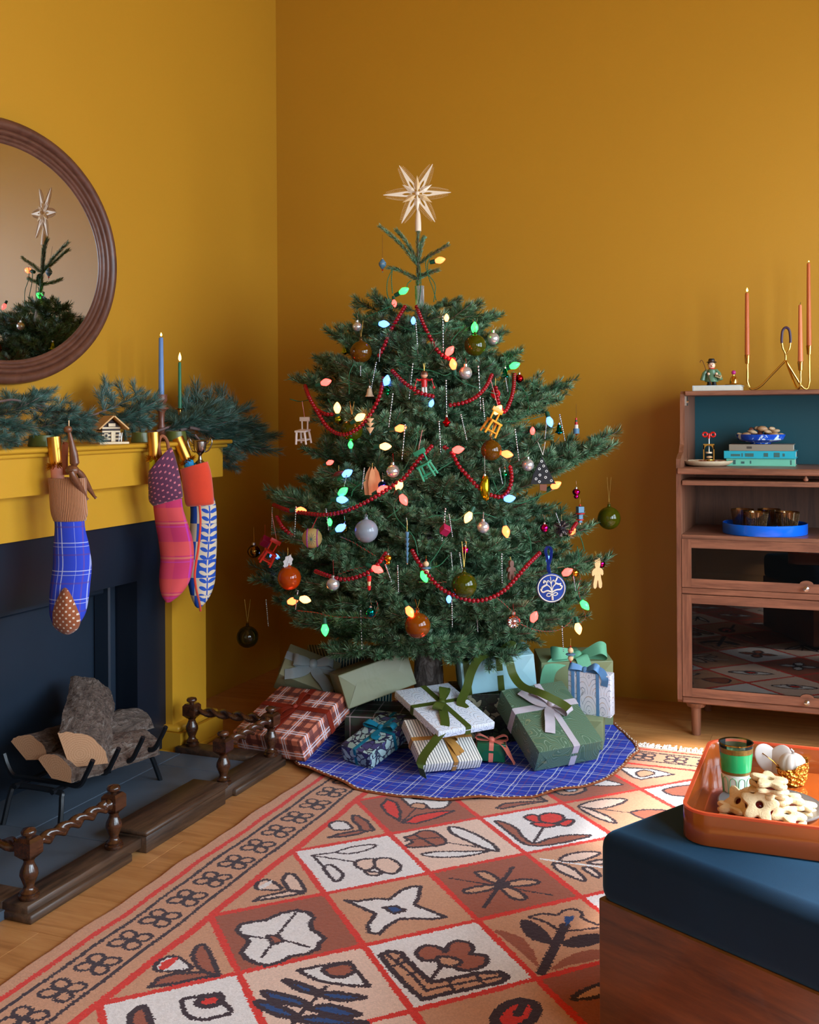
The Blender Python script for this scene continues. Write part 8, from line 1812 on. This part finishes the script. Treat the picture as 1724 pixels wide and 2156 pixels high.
bubble(323, 910, 326, 974, depth(onX(341, 1000, X1))+0.004, 0.0205, mat('yellow_paper', (206, 206, 20), 0.4), 'gold paper tube with tinsel collar and yellow end in the plum-cuffed stocking')
bubble(374, 922, 398, 978, depth(onX(412, 1010, X1))+0.004, 0.0205, mat('sky_blue_paper', (40, 150, 210), 0.4), 'gold paper tube with tinsel collar and light blue end in the orange-cuffed stocking')
# wooden giraffe-like toy hanging out of the first stocking
def giraffe():
    TK = wood('teak_toy', (84, 46, 28), (126, 78, 50), 'Z', 5, 0.35); X = -2.15; g = lambda x, y, o=0: onX(x, y, X+o)
    e = empty('wooden_animal_toy', g(150, 990), label='jointed dark wood long-necked toy animal peeking out of the tan-cuffed stocking', cat='toy')
    MB().tube([g(157, 985), g(157, 975), g(155, 955), g(150, 930), g(146, 912), g(143, 905)], [0.004, 0.0145, 0.0125, 0.0085, 0.0055, 0.004], 14).build('neck', TK, e, world=True)
    MB().sphere(g(143, 904), 0.0125, 16, 12, (1.0, 1.0, 0.85)).build('head', TK, e, world=True)
    for d in (0,): MB().tube([g(145, 898), g(145, 885)], 0.0018, 8).build('horn', NATWOOD, e, world=True)
    MB().sphere(g(152, 990), 0.019, 18, 12, (1.1, 1.0, 0.8)).build('body', TK, e, world=True)
    for pts, r in (([(150, 992), (155, 1005), (168, 1025), (180, 1045), (184, 1051)], 1), ([(162, 990), (172, 1002), (184, 1022), (197, 1043), (201, 1048)], 1)):
        q = spline([g(x, y, 0.01 if pts[0][0] < 160 else 0) for x, y in pts], 4); n = len(q)
        MB().tube(q, [(0.0045+0.0065*math.sin(math.pi*min(1, (0.15+i/n)*1.15))**1.2 if i < n-3 else (0.0035 if i < n-1 else 0.0052)) for i in range(n)], 12).build('leg', TK, e, world=True)
giraffe()
# trophy cup
def trophy():
    p = at(421, 960, depth(onX(412, 1010, X1))+0.010); e = empty('trophy_cup', p, label='small tarnished silver trophy cup with two handles in the orange-cuffed stocking', cat='trophy')
    S_ = metal('tarnished_silver', (150, 142, 134), 0.22)
    MB().lathe([(0.020, -0.03), (0.021, -0.026), (0.008, -0.014), (0.005, 0.0), (0.0075, 0.006), (0.014, 0.012), (0.021, 0.022), (0.0235, 0.036), (0.0245, 0.052), (0.027, 0.055), (0.025, 0.056), (0.0225, 0.050), (0.019, 0.024), (0, 0.016)], p, None, 28).build('cup', S_, e, world=True)
    for s_ in (-1, 1):
        MB().tube(spline([p+_r0*(s_*0.016)+Vector((0, 0, 0.014)), p+_r0*(s_*0.032)+Vector((0, 0, 0.022)), p+_r0*(s_*0.044)+Vector((0, 0, 0.05)), p+_r0*(s_*0.038)+Vector((0, 0, 0.064)), p+_r0*(s_*0.030)+Vector((0, 0, 0.05)), p+_r0*(s_*0.023)+Vector((0, 0, 0.045))], 5), 0.0026, 8).build('handle', S_, e, world=True)
trophy()
print("scene built", len(bpy.data.objects))
